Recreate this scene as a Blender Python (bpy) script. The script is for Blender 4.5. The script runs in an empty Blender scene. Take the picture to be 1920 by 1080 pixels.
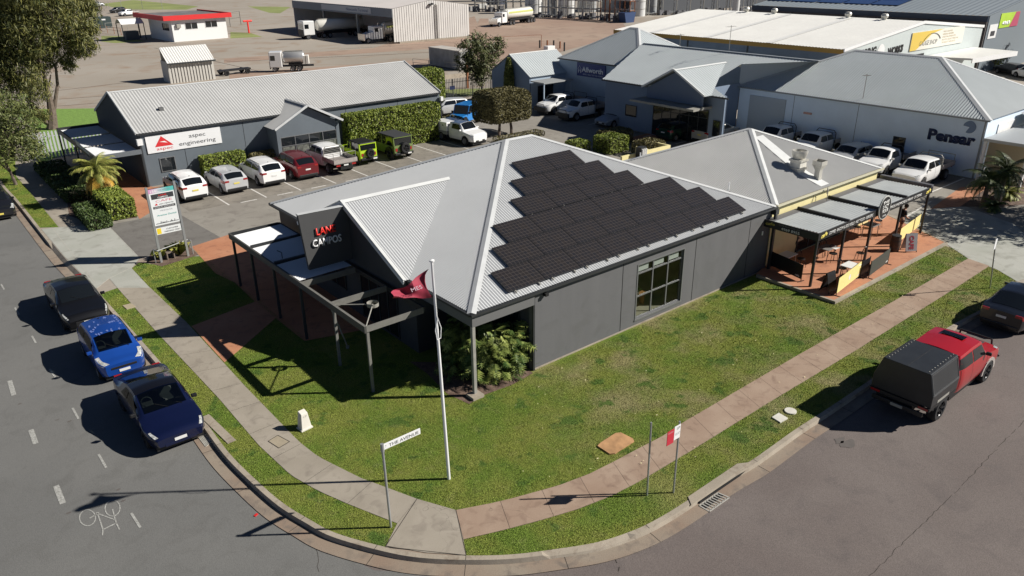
import bpy, math, random
import numpy as np
from mathutils import Vector, Matrix
from mathutils.geometry import tessellate_polygon
R = math.radians
rnd = random.Random(7)
SC = bpy.context.scene
COL = SC.collection

# ------------------------------------------------------------------ camera, sky, sun
F_PX, CAM_Z = 1412.2, 14.5
_th, _ro, _ya = R(23.841), R(-0.606), R(39.287)
_d = np.array([math.sin(_ya)*math.cos(_th), math.cos(_ya)*math.cos(_th), -math.sin(_th)])
_r = np.array([math.cos(_ya), -math.sin(_ya), 0.0]); _u = np.cross(_r, _d)
_r2 = _r*math.cos(_ro)+_u*math.sin(_ro); _u2 = -_r*math.sin(_ro)+_u*math.cos(_ro)
cam_d = bpy.data.cameras.new('camera'); cam = bpy.data.objects.new('camera', cam_d); COL.objects.link(cam)
cam_d.sensor_width = 36; cam_d.lens = 36*F_PX/1920; cam_d.clip_start = .3; cam_d.clip_end = 3000
cam.matrix_world = Matrix(((_r2[0], _u2[0], -_d[0], 0), (_r2[1], _u2[1], -_d[1], 0), (_r2[2], _u2[2], -_d[2], CAM_Z), (0, 0, 0, 1)))
SC.camera = cam
SUN_AZ, SUN_EL = R(127.8), R(34.8)                     # azimuth from +Y towards +X
sdir = Vector((math.sin(SUN_AZ)*math.cos(SUN_EL), math.cos(SUN_AZ)*math.cos(SUN_EL), math.sin(SUN_EL)))
W = bpy.data.worlds.new('World'); SC.world = W; W.use_nodes = True
_nt = W.node_tree; _bg = _nt.nodes['Background']; _sky = _nt.nodes.new('ShaderNodeTexSky')
_sky.sky_type = 'NISHITA'; _sky.sun_disc = False; _sky.sun_elevation = SUN_EL; _sky.sun_rotation = SUN_AZ; _sky.dust_density = 0; _sky.air_density = .35
_nt.links.new(_sky.outputs[0], _bg.inputs[0]); _bg.inputs[1].default_value = .05
sun_d = bpy.data.lights.new('sun', 'SUN'); sun_d.energy = 5.0; sun_d.angle = R(.53); sun_d.color = (1, .955, .88)
sun = bpy.data.objects.new('sun', sun_d); COL.objects.link(sun)
sun.rotation_euler = sdir.to_track_quat('Z', 'Y').to_euler()
SC.view_settings.view_transform = 'Standard'; SC.view_settings.look = 'None'
SC.view_settings.exposure = .42; SC.view_settings.gamma = 1

def G(px, py, z=0.0):
    """the spot at height z that stands at this place of the photo"""
    v = F_PX*_d+(px-960)*_r2-(py-540)*_u2; t = (z-CAM_Z)/v[2]
    return (v[0]*t, v[1]*t)

# ------------------------------------------------------------------ materials
MATS = {}
def mat(name, col, rough=.8, metal=0., var=0., vscale=3., bump=0., bscale=40., coat=0., col2=None, spec=.5, fine=0., emit=None):
    if name in MATS: return MATS[name]
    m = bpy.data.materials.new(name); m.use_nodes = True; nt = m.node_tree; N = nt.nodes; L = nt.links
    b = N['Principled BSDF']; b.inputs['Roughness'].default_value = rough; b.inputs['Metallic'].default_value = metal
    b.inputs['Coat Weight'].default_value = coat; b.inputs['Specular IOR Level'].default_value = spec; b.inputs['Coat Roughness'].default_value = .05
    c = (*col, 1); b.inputs['Base Color'].default_value = c
    if emit: b.inputs['Emission Color'].default_value = (*emit, 1); b.inputs['Emission Strength'].default_value = 1
    if var or fine or bump:
        tc = N.new('ShaderNodeTexCoord')
        last = None
        if var or fine:
            c2 = (*(col2 or tuple(x*(1-var) for x in col)), 1); c1 = (*(col if col2 else tuple(min(1, x*(1+var)) for x in col)), 1)
            n1 = N.new('ShaderNodeTexNoise'); n1.inputs['Scale'].default_value = vscale; n1.inputs['Detail'].default_value = 7; n1.inputs['Roughness'].default_value = .6
            L.new(tc.outputs['Object'], n1.inputs['Vector'])
            cr = N.new('ShaderNodeValToRGB'); cr.color_ramp.elements[0].position = .33; cr.color_ramp.elements[1].position = .67
            cr.color_ramp.elements[0].color = c2; cr.color_ramp.elements[1].color = c1
            L.new(n1.outputs['Fac'], cr.inputs[0]); last = cr.outputs[0]
            if fine:
                n2 = N.new('ShaderNodeTexNoise'); n2.inputs['Scale'].default_value = bscale; n2.inputs['Detail'].default_value = 3
                L.new(tc.outputs['Object'], n2.inputs['Vector'])
                mr = N.new('ShaderNodeMapRange'); mr.inputs['From Min'].default_value = .3; mr.inputs['From Max'].default_value = .7
                mr.inputs['To Min'].default_value = 1-fine; mr.inputs['To Max'].default_value = 1+fine
                L.new(n2.outputs['Fac'], mr.inputs['Value'])
                mx = N.new('ShaderNodeVectorMath'); mx.operation = 'SCALE'
                L.new(last, mx.inputs[0]); L.new(mr.outputs[0], mx.inputs['Scale']); last = mx.outputs[0]
            L.new(last, b.inputs['Base Color'])
        if bump:
            n3 = N.new('ShaderNodeTexNoise'); n3.inputs['Scale'].default_value = bscale; n3.inputs['Detail'].default_value = 4
            L.new(tc.outputs['Object'], n3.inputs['Vector'])
            bp = N.new('ShaderNodeBump'); bp.inputs['Strength'].default_value = bump; bp.inputs['Distance'].default_value = .02
            L.new(n3.outputs['Fac'], bp.inputs['Height']); L.new(bp.outputs[0], b.inputs['Normal'])
    MATS[name] = m
    return m

def nodes_of(m): return m.node_tree.nodes, m.node_tree.links, m.node_tree.nodes['Principled BSDF']

def worn(name, col, col2, col3, s1=.5, s2=6, rough=.9, bump=.3, grit=.12, gscale=60., crack=0., stretch=None):
    """weathered paving: broad stains, smaller blotches, grit"""
    m = mat(name, col, rough); N, L, b = nodes_of(m)
    tc = N.new('ShaderNodeTexCoord'); src = tc.outputs['Object']
    if stretch:
        mp = N.new('ShaderNodeMapping'); mp.inputs['Scale'].default_value = stretch; L.new(src, mp.inputs['Vector']); src2 = mp.outputs[0]
    else: src2 = src
    def noise(s, det=5, dist=0., v=None):
        n = N.new('ShaderNodeTexNoise'); n.inputs['Scale'].default_value = s; n.inputs['Detail'].default_value = det
        n.inputs['Distortion'].default_value = dist; L.new(v or src, n.inputs['Vector']); return n.outputs['Fac']
    def ramp(f, a, c0, c1, p0, p1):
        r = N.new('ShaderNodeValToRGB'); r.color_ramp.elements[0].position = p0; r.color_ramp.elements[1].position = p1
        r.color_ramp.elements[0].color = (*c0, 1); r.color_ramp.elements[1].color = (*c1, 1); L.new(f, r.inputs[0]); return r.outputs[0]
    def mix(f, a, c):
        x = N.new('ShaderNodeMix'); x.data_type = 'RGBA'; L.new(f, x.inputs[0]); L.new(a, x.inputs[6]); L.new(c, x.inputs[7]); return x.outputs[2]
    base = ramp(noise(s1, 6, .4, src2), 0, col, col2, .35, .65)
    st = N.new('ShaderNodeRGB'); st.outputs[0].default_value = (*col3, 1)
    msk = ramp(noise(s2, 8, .8), 0, (0, 0, 0), (.8, .8, .8), .52, .72)
    c = mix(msk, base, st.outputs[0])
    g = N.new('ShaderNodeMapRange'); g.inputs['From Min'].default_value = .25; g.inputs['From Max'].default_value = .75
    g.inputs['To Min'].default_value = 1-grit; g.inputs['To Max'].default_value = 1+grit; L.new(noise(gscale, 2), g.inputs['Value'])
    sc = N.new('ShaderNodeVectorMath'); sc.operation = 'SCALE'; L.new(c, sc.inputs[0]); L.new(g.outputs[0], sc.inputs['Scale']); last = sc.outputs[0]
    if crack:
        v = N.new('ShaderNodeTexVoronoi'); v.feature = 'DISTANCE_TO_EDGE'; v.inputs['Scale'].default_value = crack
        dn = N.new('ShaderNodeTexNoise'); dn.inputs['Scale'].default_value = 1.5; L.new(src, dn.inputs['Vector'])
        av = N.new('ShaderNodeVectorMath'); av.operation = 'ADD'; L.new(src, av.inputs[0]); L.new(dn.outputs['Color'], av.inputs[1]); L.new(av.outputs[0], v.inputs['Vector'])
        cm = N.new('ShaderNodeMapRange'); cm.inputs['From Min'].default_value = 0; cm.inputs['From Max'].default_value = .006*crack
        cm.inputs['To Min'].default_value = .55; cm.inputs['To Max'].default_value = 1; L.new(v.outputs['Distance'], cm.inputs['Value'])
        s2n = N.new('ShaderNodeVectorMath'); s2n.operation = 'SCALE'; L.new(last, s2n.inputs[0]); L.new(cm.outputs[0], s2n.inputs['Scale']); last = s2n.outputs[0]
    L.new(last, b.inputs['Base Color'])
    bp = N.new('ShaderNodeBump'); bp.inputs['Strength'].default_value = bump; bp.inputs['Distance'].default_value = .01
    L.new(noise(gscale, 3), bp.inputs['Height']); L.new(bp.outputs[0], b.inputs['Normal'])
    return m

def grass_mat(name, blade):
    """lawn: lush and dry patches set by place; blades also vary one by one"""
    m = mat(name, (.1, .15, .03), .75 if blade else .95, spec=.15); N, L, b = nodes_of(m)
    tc = N.new('ShaderNodeTexCoord')
    def noise(s, det=4, off=0):
        mp = N.new('ShaderNodeMapping'); mp.inputs['Location'].default_value = (off, off*.7, 0); L.new(tc.outputs['Object'], mp.inputs['Vector'])
        n = N.new('ShaderNodeTexNoise'); n.inputs['Scale'].default_value = s; n.inputs['Detail'].default_value = det; n.inputs['Roughness'].default_value = .55
        L.new(mp.outputs[0], n.inputs['Vector']); return n.outputs['Fac']
    def rng(f, a, c, lo=0., hi=1.):
        r = N.new('ShaderNodeMapRange'); r.interpolation_type = 'SMOOTHSTEP'; r.inputs['From Min'].default_value = a; r.inputs['From Max'].default_value = c
        r.inputs['To Min'].default_value = lo; r.inputs['To Max'].default_value = hi; L.new(f, r.inputs['Value']); return r.outputs[0]
    def mix(f, a, c):
        x = N.new('ShaderNodeMix'); x.data_type = 'RGBA'
        L.new(f, x.inputs[0])
        for k, v in ((6, a), (7, c)):
            if isinstance(v, tuple): x.inputs[k].default_value = (*v, 1)
            else: L.new(v, x.inputs[k])
        return x.outputs[2]
    def mul(a, c):
        x = N.new('ShaderNodeMath'); x.operation = 'MULTIPLY'; L.new(a, x.inputs[0])
        if isinstance(c, (float, int)): x.inputs[1].default_value = c
        else: L.new(c, x.inputs[1])
        return x.outputs[0]
    lush, mid, dry, dark = (.17, .25, .04), (.245, .28, .057), (.35, .31, .15), (.10, .18, .034)
    base = mix(rng(noise(.55, 5), .4, .62), mid, lush)
    sep = N.new('ShaderNodeSeparateXYZ'); L.new(tc.outputs['Object'], sep.inputs[0])
    dx = rng(sep.outputs['X'], 12.5, 18., 0, 1)                       # the strip along the long wall is the driest
    dy = rng(sep.outputs['Y'], 19.5, 17.0, 0, 1)
    dryf = mul(mul(rng(noise(.45, 6, 31), .43, .70), dx), .95)
    c = mix(dryf, base, dry)
    c = mix(mul(rng(noise(1.1, 4, 77), .56, .66), .9), c, dark)
    c = mix(mul(rng(noise(2.6, 5, 12), .5, .75), .22), c, dry)
    if blade:
        at = N.new('ShaderNodeAttribute'); at.attribute_name = 'tint'
        sc = N.new('ShaderNodeVectorMath'); sc.operation = 'SCALE'; L.new(c, sc.inputs[0]); L.new(at.outputs['Fac'], sc.inputs['Scale'])
        L.new(sc.outputs[0], b.inputs['Base Color'])
    else:
        sc = N.new('ShaderNodeVectorMath'); sc.operation = 'SCALE'; L.new(c, sc.inputs[0]); L.new(rng(noise(26, 4), .3, .7, .38, 1.05), sc.inputs['Scale'])
        L.new(sc.outputs[0], b.inputs['Base Color'])
        bp = N.new('ShaderNodeBump'); bp.inputs['Strength'].default_value = .9; bp.inputs['Distance'].default_value = .05
        L.new(noise(30, 4, 3), bp.inputs['Height']); L.new(bp.outputs[0], b.inputs['Normal'])
    return m

def leaf_mat(name, c1, c2, rough=.55, trans=.0):
    m = mat(name, c1, rough, spec=.3); N, L, b = nodes_of(m)
    at = N.new('ShaderNodeAttribute'); at.attribute_name = 'tint'
    x = N.new('ShaderNodeMix'); x.data_type = 'RGBA'; x.inputs[6].default_value = (*c1, 1); x.inputs[7].default_value = (*c2, 1)
    L.new(at.outputs['Fac'], x.inputs[0]); L.new(x.outputs[2], b.inputs['Base Color'])
    return m

# ------------------------------------------------------------------ mesh builder
class MB:
    def __init__(s): s.v = []; s.f = []; s.mi = []; s.cur = 0
    def m(s, i): s.cur = i; return s
    def add(s, vs, fs):
        n = len(s.v); s.v += [tuple(v) for v in vs]; s.f += [tuple(n+i for i in f) for f in fs]; s.mi += [s.cur]*len(fs); return s
    def box(s, x0, x1, y0, y1, z0, z1):
        if x0 > x1: x0, x1 = x1, x0
        if y0 > y1: y0, y1 = y1, y0
        if z0 > z1: z0, z1 = z1, z0
        return s.add([(x0, y0, z0), (x1, y0, z0), (x1, y1, z0), (x0, y1, z0), (x0, y0, z1), (x1, y0, z1), (x1, y1, z1), (x0, y1, z1)],
                     [(0, 3, 2, 1), (4, 5, 6, 7), (0, 1, 5, 4), (1, 2, 6, 5), (2, 3, 7, 6), (3, 0, 4, 7)])
    def bar(s, p, q, w, h=None, up=(0, 0, 1)):
        h = h or w; p = Vector(p); q = Vector(q); d = (q-p).normalized(); a = d.cross(Vector(up))
        if a.length < 1e-4: a = d.cross(Vector((1, 0, 0)))
        a.normalize(); b = a.cross(d); vs = []
        for c in (p, q):
            for i, j in ((-1, -1), (1, -1), (1, 1), (-1, 1)): vs.append(c+a*(i*w/2)+b*(j*h/2))
        return s.add(vs, [(0, 1, 2, 3), (7, 6, 5, 4), (0, 4, 5, 1), (1, 5, 6, 2), (2, 6, 7, 3), (3, 7, 4, 0)])
    def cyl(s, p, q, r, r2=None, n=12, cap=True):
        r2 = r if r2 is None else r2; p = Vector(p); q = Vector(q); d = (q-p).normalized(); a = d.orthogonal().normalized(); b = d.cross(a)
        vs = [c+(a*math.cos(2*math.pi*k/n)+b*math.sin(2*math.pi*k/n))*rr for c, rr in ((p, r), (q, r2)) for k in range(n)]
        fs = [(k, (k+1) % n, n+(k+1) % n, n+k) for k in range(n)]
        if cap: fs += [tuple(reversed(range(n))), tuple(range(n, 2*n))]
        return s.add(vs, fs)
    def tube(s, pts, r, n=8):
        for i in range(len(pts)-1):
            ra = r[i] if isinstance(r, (list, tuple)) else r; rb = r[i+1] if isinstance(r, (list, tuple)) else r
            s.cyl(pts[i], pts[i+1], ra, rb, n)
        return s
    def lathe(s, prof, n=24, M=None):
        """profile of (radius, z) about z"""
        vs = []; M = M or Matrix()
        for r, z in prof:
            for k in range(n): vs.append(M @ Vector((r*math.cos(2*math.pi*k/n), r*math.sin(2*math.pi*k/n), z)))
        fs = [(i*n+k, i*n+(k+1) % n, (i+1)*n+(k+1) % n, (i+1)*n+k) for i in range(len(prof)-1) for k in range(n)]
        return s.add(vs, fs)
    def prism(s, poly, z0, z1, M=None):
        """vertical prism over an (x, y) outline; M may lay it elsewhere"""
        n = len(poly); ar = sum(poly[i][0]*poly[(i+1) % n][1]-poly[(i+1) % n][0]*poly[i][1] for i in range(n))
        if ar < 0: poly = list(reversed(poly))
        vs = [Vector((x, y, z0)) for x, y in poly]+[Vector((x, y, z1)) for x, y in poly]
        if M: vs = [M @ v for v in vs]
        tr = tessellate_polygon([[Vector((x, y, 0)) for x, y in poly]])
        fs = []
        for t in tr:
            a, b, c = [poly[i] for i in t]
            if (b[0]-a[0])*(c[1]-a[1])-(b[1]-a[1])*(c[0]-a[0]) < 0: t = (t[0], t[2], t[1])
            fs.append((t[0]+n, t[1]+n, t[2]+n)); fs.append((t[2], t[1], t[0]))
        fs += [(i, (i+1) % n, n+(i+1) % n, n+i) for i in range(n)]
        return s.add(vs, fs)
    def sheet(s, poly, z):
        n = len(poly); tr = tessellate_polygon([[Vector((p[0], p[1], 0)) for p in poly]]); fs = []
        for t in tr:
            a, b, c = [poly[i] for i in t]
            if (b[0]-a[0])*(c[1]-a[1])-(b[1]-a[1])*(c[0]-a[0]) < 0: t = (t[0], t[2], t[1])
            fs.append(tuple(t))
        return s.add([(p[0], p[1], z) for p in poly], fs)
    def build(s, name, mats, parent=None, smooth=False, loc=None, rz=None, bevel=0):
        me = bpy.data.meshes.new(name); me.from_pydata(s.v, [], s.f)
        if not isinstance(mats, (list, tuple)): mats = [mats]
        for m in mats: me.materials.append(m)
        if len(mats) > 1: me.polygons.foreach_set('material_index', s.mi)
        if smooth: me.polygons.foreach_set('use_smooth', [True]*len(s.f))
        me.update()
        o = bpy.data.objects.new(name, me); COL.objects.link(o)
        if parent: o.parent = parent
        if loc: o.location = loc
        if rz is not None: o.rotation_euler = (0, 0, rz)
        if bevel:
            b = o.modifiers.new('bevel', 'BEVEL'); b.width = bevel; b.segments = 2; b.limit_method = 'ANGLE'; b.angle_limit = R(40)
        if smooth: auto(o)
        return o

def auto(o, ang=35):
    o.data.polygons.foreach_set('use_smooth', [True]*len(o.data.polygons))
    try: o.data.set_sharp_from_angle(angle=R(ang))
    except Exception: pass

def tag(o, label=None, cat=None, group=None, kind=None):
    if label: o['label'] = label
    if cat: o['category'] = cat
    if group: o['group'] = group
    if kind: o['kind'] = kind
    return o
def thing(name, label, cat, loc=(0, 0, 0), rz=0, group=None):
    o = bpy.data.objects.new(name, None); COL.objects.link(o); o.location = (*loc, 0)[:3]; o.rotation_euler = (0, 0, rz); o.empty_display_size = .3
    return tag(o, label, cat, group)
def struct(name, mb, m, label=None):
    o = mb.build(name, m); o['kind'] = 'structure'
    if label: o['label'] = label
    return o
def copy_tree(o, parent=None):
    c = o.copy(); COL.objects.link(c); c.parent = parent
    for ch in [k for k in o.children]: copy_tree(ch, c)
    return c

def text(body, mtl, parent, origin, right, up, height=None, width=None, name='lettering', depth=.02, align='LEFT', bold=0., shear=0.):
    """lettering as a mesh: origin = baseline start (or middle), right/up = directions; sized by capital height or total width"""
    cu = bpy.data.curves.new('t', 'FONT'); cu.body = body; cu.size = 1; cu.align_x = align; cu.extrude = 0; cu.offset = bold; cu.shear = shear; cu.resolution_u = 3
    ob = bpy.data.objects.new('t', cu); COL.objects.link(ob)
    dg = bpy.context.evaluated_depsgraph_get(); me = bpy.data.meshes.new_from_object(ob.evaluated_get(dg))
    bpy.data.objects.remove(ob); bpy.data.curves.remove(cu)
    xs = [v.co.x for v in me.vertices] or [0]; w = max(xs)-min(xs)
    sy = (height/.72) if height else width/w
    sx = (width/w) if width else sy
    right = Vector(right).normalized(); up = Vector(up).normalized(); n = right.cross(up)
    M = Matrix(((right[0]*sx, up[0]*sy, n[0], origin[0]), (right[1]*sx, up[1]*sy, n[1], origin[1]), (right[2]*sx, up[2]*sy, n[2], origin[2]), (0, 0, 0, 1)))
    me.transform(M); me.materials.clear(); me.materials.append(mtl)
    me.name = name
    o = bpy.data.objects.new(name, me); COL.objects.link(o); o.parent = parent
    if depth > .004:
        s = o.modifiers.new('solid', 'SOLIDIFY'); s.thickness = depth; s.offset = 1
    return o

# ------------------------------------------------------------------ roofing sheets
def clip_range(poly, u):
    vs = []
    n = len(poly)
    for i in range(n):
        (a, b), (c, d) = poly[i], poly[(i+1) % n]
        if (a-u)*(c-u) <= 0 and a != c: vs.append(b+(d-b)*(u-a)/(c-a))
    return (min(vs), max(vs)) if len(vs) >= 2 else None
def corrugated(mb, corners, along, pitch=.076, amp=.011, th=.0):
    """a profiled sheet over a planar convex outline; along = direction the eave runs (ribs run square to it)"""
    P = [Vector(c) for c in corners]; n = (P[1]-P[0]).cross(P[2]-P[0])
    for i in range(len(P)-2):
        k = (P[i+1]-P[0]).cross(P[i+2]-P[0])
        if k.length > n.length: n = k
    n.normalize()
    if n.z < 0: n = -n
    U = Vector(along); U = (U-n*U.dot(n)).normalized(); V = n.cross(U)
    O = P[0]; poly = [((p-O).dot(U), (p-O).dot(V)) for p in P]
    u0 = min(p[0] for p in poly); u1 = max(p[0] for p in poly)
    steps = 4; du = pitch/steps; k = int((u1-u0)/du); du = (u1-u0)/k; prof = (0, 1, 0, -1)
    vs = []; fs = []; prev = None
    for i in range(k+1):
        u = u0+i*du; uu = min(max(u, u0+1e-5), u1-1e-5); r = clip_range(poly, uu)
        if r is None: prev = None; continue
        h = n*(amp*prof[i % 4])
        vs += [O+U*u+V*r[0]+h, O+U*u+V*r[1]+h]; c = len(vs)-2
        if prev is not None: fs.append((prev, c, c+1, prev+1))
        prev = c
    mb.add(vs, fs)
def ridge_cap(mb, p, q, nA, nB, w=.2, lift=.03):
    p = Vector(p); q = Vector(q); d = (q-p).normalized(); L3 = Vector((0, 0, lift)); vs = []
    for nn in (nA, nB):
        nn = Vector(nn).normalized(); s = d.cross(nn)
        if s.z > 0: s = -s
        vs += [p+L3, q+L3, q+L3*.8+s*w, p+L3*.8+s*w]
    mb.add(vs, [(0, 1, 2, 3), (7, 6, 5, 4)])
def hip_roof(parent, x0, x1, y0, y1, ze, pitch, m_sheet, m_cap, prof=(.076, .011), thin=.2, gable=()):
    """hipped roof over a rectangle; gable = sides ('x0','x1','y0','y1') that end in a gable instead of a hip"""
    t = math.tan(pitch); lx, ly = x1-x0, y1-y0; mb = MB(); cp = MB()
    if lx >= ly:
        h = ly/2; zr = ze+h*t; ym = (y0+y1)/2; a = (x0 if 'x0' in gable else x0+h, ym, zr); b = (x1 if 'x1' in gable else x1-h, ym, zr)
    else:
        h = lx/2; zr = ze+h*t; xm = (x0+x1)/2; a = (xm, y0 if 'y0' in gable else y0+h, zr); b = (xm, y1 if 'y1' in gable else y1-h, zr)
    c = [(x0, y0, ze), (x1, y0, ze), (x1, y1, ze), (x0, y1, ze)]
    N = {'y0': (0, -t, 1), 'y1': (0, t, 1), 'x0': (-t, 0, 1), 'x1': (t, 0, 1)}
    if lx >= ly:
        corrugated(mb, [c[0], c[1], b, a], (1, 0, 0), *prof); corrugated(mb, [c[2], c[3], a, b], (1, 0, 0), *prof)
        if 'x0' not in gable: corrugated(mb, [c[3], c[0], a], (0, 1, 0), *prof)
        if 'x1' not in gable: corrugated(mb, [c[1], c[2], b], (0, 1, 0), *prof)
        ends = ((a, 'x0', c[0], c[3]), (b, 'x1', c[1], c[2])); lon = ('y0', 'y1')
        ridge_cap(cp, a, b, N['y0'], N['y1'], thin)
    else:
        corrugated(mb, [c[3], c[0], a, b], (0, 1, 0), *prof); corrugated(mb, [c[1], c[2], b, a], (0, 1, 0), *prof)
        if 'y0' not in gable: corrugated(mb, [c[0], c[1], a], (1, 0, 0), *prof)
        if 'y1' not in gable: corrugated(mb, [c[2], c[3], b], (1, 0, 0), *prof)
        ends = ((a, 'y0', c[0], c[1]), (b, 'y1', c[3], c[2])); lon = ('x0', 'x1')
        if Vector(a) != Vector(b): ridge_cap(cp, a, b, N['x0'], N['x1'], thin)
    for apex, side, ca, cb in ends:
        if side in gable: continue
        ridge_cap(cp, ca, apex, N[lon[0]], N[side], thin); ridge_cap(cp, cb, apex, N[lon[1]], N[side], thin)
    # closing sheet under the roofing
    o = mb.build('roof', m_sheet, parent); k = cp.build('ridge_cap', m_cap, o)
    return o, a, b

# ------------------------------------------------------------------ palette
ROAD_L = worn('road_asphalt_grey', (.138, .137, .131), (.158, .156, .148), (.124, .122, .115), .25, 1.2, grit=.26, gscale=48, bump=.4)
ROAD_R = worn('road_asphalt_brown', (.132, .108, .099), (.155, .130, .119), (.116, .097, .091), .3, 1.0, grit=.3, gscale=48, bump=.4)
PARKM = worn('parking_asphalt', (.235, .215, .185), (.28, .26, .225), (.18, .16, .14), .35, 1.5, grit=.12, gscale=45)
BAYM = worn('bay_asphalt', (.20, .18, .15), (.25, .225, .19), (.13, .118, .10), .6, 2.0, grit=.14, gscale=45)
DRIVEM = worn('drive_asphalt', (.145, .135, .122), (.175, .165, .15), (.11, .10, .092), .5, 2.0, grit=.14, gscale=45, stretch=(.35, 1.4, 1))
CONC = worn('crossover_concrete', (.34, .345, .30), (.40, .40, .36), (.24, .235, .20), .5, 1.3, grit=.07, gscale=50)
PATHG = worn('path_concrete', (.29, .255, .205), (.345, .305, .25), (.22, .19, .155), .7, 2.2, grit=.09, gscale=60, crack=.22)
PATHR = worn('path_concrete_brown', (.295, .205, .148), (.355, .262, .195), (.215, .145, .105), .8, 2.5, grit=.12, gscale=60, crack=.2)
KERBM = worn('kerb_concrete', (.30, .26, .205), (.37, .32, .255), (.21, .165, .125), .8, 3, grit=.12, gscale=50)
GUTM = worn('gutter_concrete', (.24, .175, .13), (.27, .225, .175), (.15, .125, .105), .6, 2.2, grit=.14, gscale=50)
YARD = worn('yard_concrete', (.30, .262, .215), (.36, .32, .27), (.27, .19, .13), .035, .22, grit=.06, gscale=6, bump=.1)
YARDR = worn('yard_reddish', (.30, .20, .15), (.36, .265, .20), (.23, .165, .125), .05, .3, grit=.06, gscale=6, bump=.1)
REDP = worn('red_paving', (.42, .18, .095), (.48, .225, .125), (.30, .13, .075), .6, 2, grit=.1, gscale=40)
MULCH = worn('mulch', (.10, .062, .045), (.17, .115, .085), (.06, .04, .03), 3, 12, grit=.5, gscale=30, bump=1)
LINEW = mat('line_paint', (.62, .6, .56), .8, var=.25, vscale=9)
PALE = mat('path_edge', (.42, .40, .35), .9, var=.12, vscale=4)
GRASS = grass_mat('lawn', False); BLADE = grass_mat('lawn_blades', True)

Z = {'lawn': .0, 'a': .004, 'b': .008, 'c': .012, 'd': .016}
def P(*pts): return [G(*p) for p in pts]
def smooth_line(pts, n=8):
    out = []
    for i in range(len(pts)-1):
        p0 = pts[max(i-1, 0)]; p1 = pts[i]; p2 = pts[i+1]; p3 = pts[min(i+2, len(pts)-1)]
        for k in range(n):
            t = k/n
            out.append(tuple(.5*((2*p1[j])+(-p0[j]+p2[j])*t+(2*p0[j]-5*p1[j]+4*p2[j]-p3[j])*t*t+(-p0[j]+3*p1[j]-3*p2[j]+p3[j])*t**3) for j in (0, 1)))
    out.append(tuple(pts[-1])); return out
def offset(line, d):
    out = []
    for i, p in enumerate(line):
        a = line[max(i-1, 0)]; b = line[min(i+1, len(line)-1)]; t = Vector((b[0]-a[0], b[1]-a[1])).normalized()
        out.append((p[0]+t.y*d, p[1]-t.x*d))
    return out

# kerb line: back of kerb from far up the left street, round the corner, along the right street
kl = [(5.9, 240), (5.75, 120), (5.68, 80)]+P((0, 336), (35, 377), (75, 427), (120, 482), (175, 538), (262, 635), (330, 714), (385, 790), (430, 850), (480, 900), (530, 943), (580, 974), (630, 1000),
     (722, 1026), (790, 1038), (874, 1042), (960, 1040), (1042, 1030), (1120, 1017), (1185, 996), (1235, 972), (1290, 938), (1345, 900), (1405, 866), (1440, 842), (1489, 807), (1540, 774), (1600, 734), (1765, 622), (1850, 575), (1920, 537))
kl += [(48, 10.75), (75, 10.9), (160, 11)]
kerb = smooth_line(kl, 6)
ROAD_Z = -.13
mb = MB(); mb.sheet([(-300, -200), (600, -200), (600, 900), (-300, 900)], ROAD_Z-.004)
struct('ground', mb, ROAD_R)
mb = MB(); seam = [(6.0, 600), (-40, 600), (-40, -20), (11.0, -20)]+P((1000, 1079), (700, 1062), (560, 990))+[(6.0, 19.5), (6.6, 22.4), (7, 40)]
mb.sheet(seam, ROAD_Z); struct('road', mb, ROAD_L, 'grey asphalt street running up the left side')
# block of land inside the kerb
mb = MB(); mb.sheet(kerb+[(900, 11), (900, 900), (6, 900)], 0.0); o = struct('land', mb, YARD, 'pale concrete and bitumen yards inside the kerb')
# kerb: top, face, gutter pan
def strip(mb, A, B, za, zb):
    n = len(A); mb.add([(x, y, za) for x, y in A]+[(x, y, zb) for x, y in B], [(i, n+i, n+i+1, i+1) for i in range(n-1)])
k1 = offset(kerb, .16); k2 = offset(kerb, .20); k3 = offset(kerb, .62)
# lower the kerb where driveways cross
def ktop(p):
    if 36.4 < p[1] < 46.6 and p[0] < 12: return -.095
    if p[0] > 40.2 and p[0] < 47.5: return -.095
    if 10.4 < p[0] < 12.6 and p[1] < 14: return -.06+.0
    return .012
for nm, A, B, fa, fb, mm in (('kerb', kerb, k1, ktop, ktop, KERBM), ('gutter', k2, k3, None, None, GUTM)):
    mb = MB(); n = len(A)
    if fa:
        mb.add([(x, y, fa((x, y)) if fa((x, y)) > 0 else .012) for x, y in A]+[(B[i][0], B[i][1], fb(A[i])) for i in range(n)]+[(k2[i][0], k2[i][1], ROAD_Z+.006) for i in range(n)],
               [(i, n+i, n+i+1, i+1) for i in range(n-1)]+[(n+i, 2*n+i, 2*n+i+1, n+i+1) for i in range(n-1)])
    else: mb.add([(x, y, ROAD_Z+.012) for x, y in A]+[(x, y, ROAD_Z+.018) for x, y in B], [(i, n+i, n+i+1, i+1) for i in range(n-1)])
    struct(nm, mb, mm)
# joints across kerb and gutter
mb = MB(); acc = 0
for i in range(1, len(kerb)):
    acc += math.hypot(kerb[i][0]-kerb[i-1][0], kerb[i][1]-kerb[i-1][1])
    if acc > 2.4 and kerb[i][1] < 60 and kerb[i][0] < 50:
        acc = 0; a, b, c = Vector((*k1[i], 0)), Vector((*k2[i], 0)), Vector((*k3[i], 0))
        if ktop(kerb[i]) > 0: mb.bar(Vector((*kerb[i], .012)), a+Vector((0, 0, .012)), .014, .006)
        mb.bar(b+Vector((0, 0, ROAD_Z+.014)), c+Vector((0, 0, ROAD_Z+.019)), .014, .005)
struct('kerb_joints', mb, mat('joint_dark', (.05, .042, .035), .9))

def area(name, poly, z, m, label=None):
    mb = MB(); mb.sheet(poly, z); return struct(name, mb, m, label)
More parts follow.
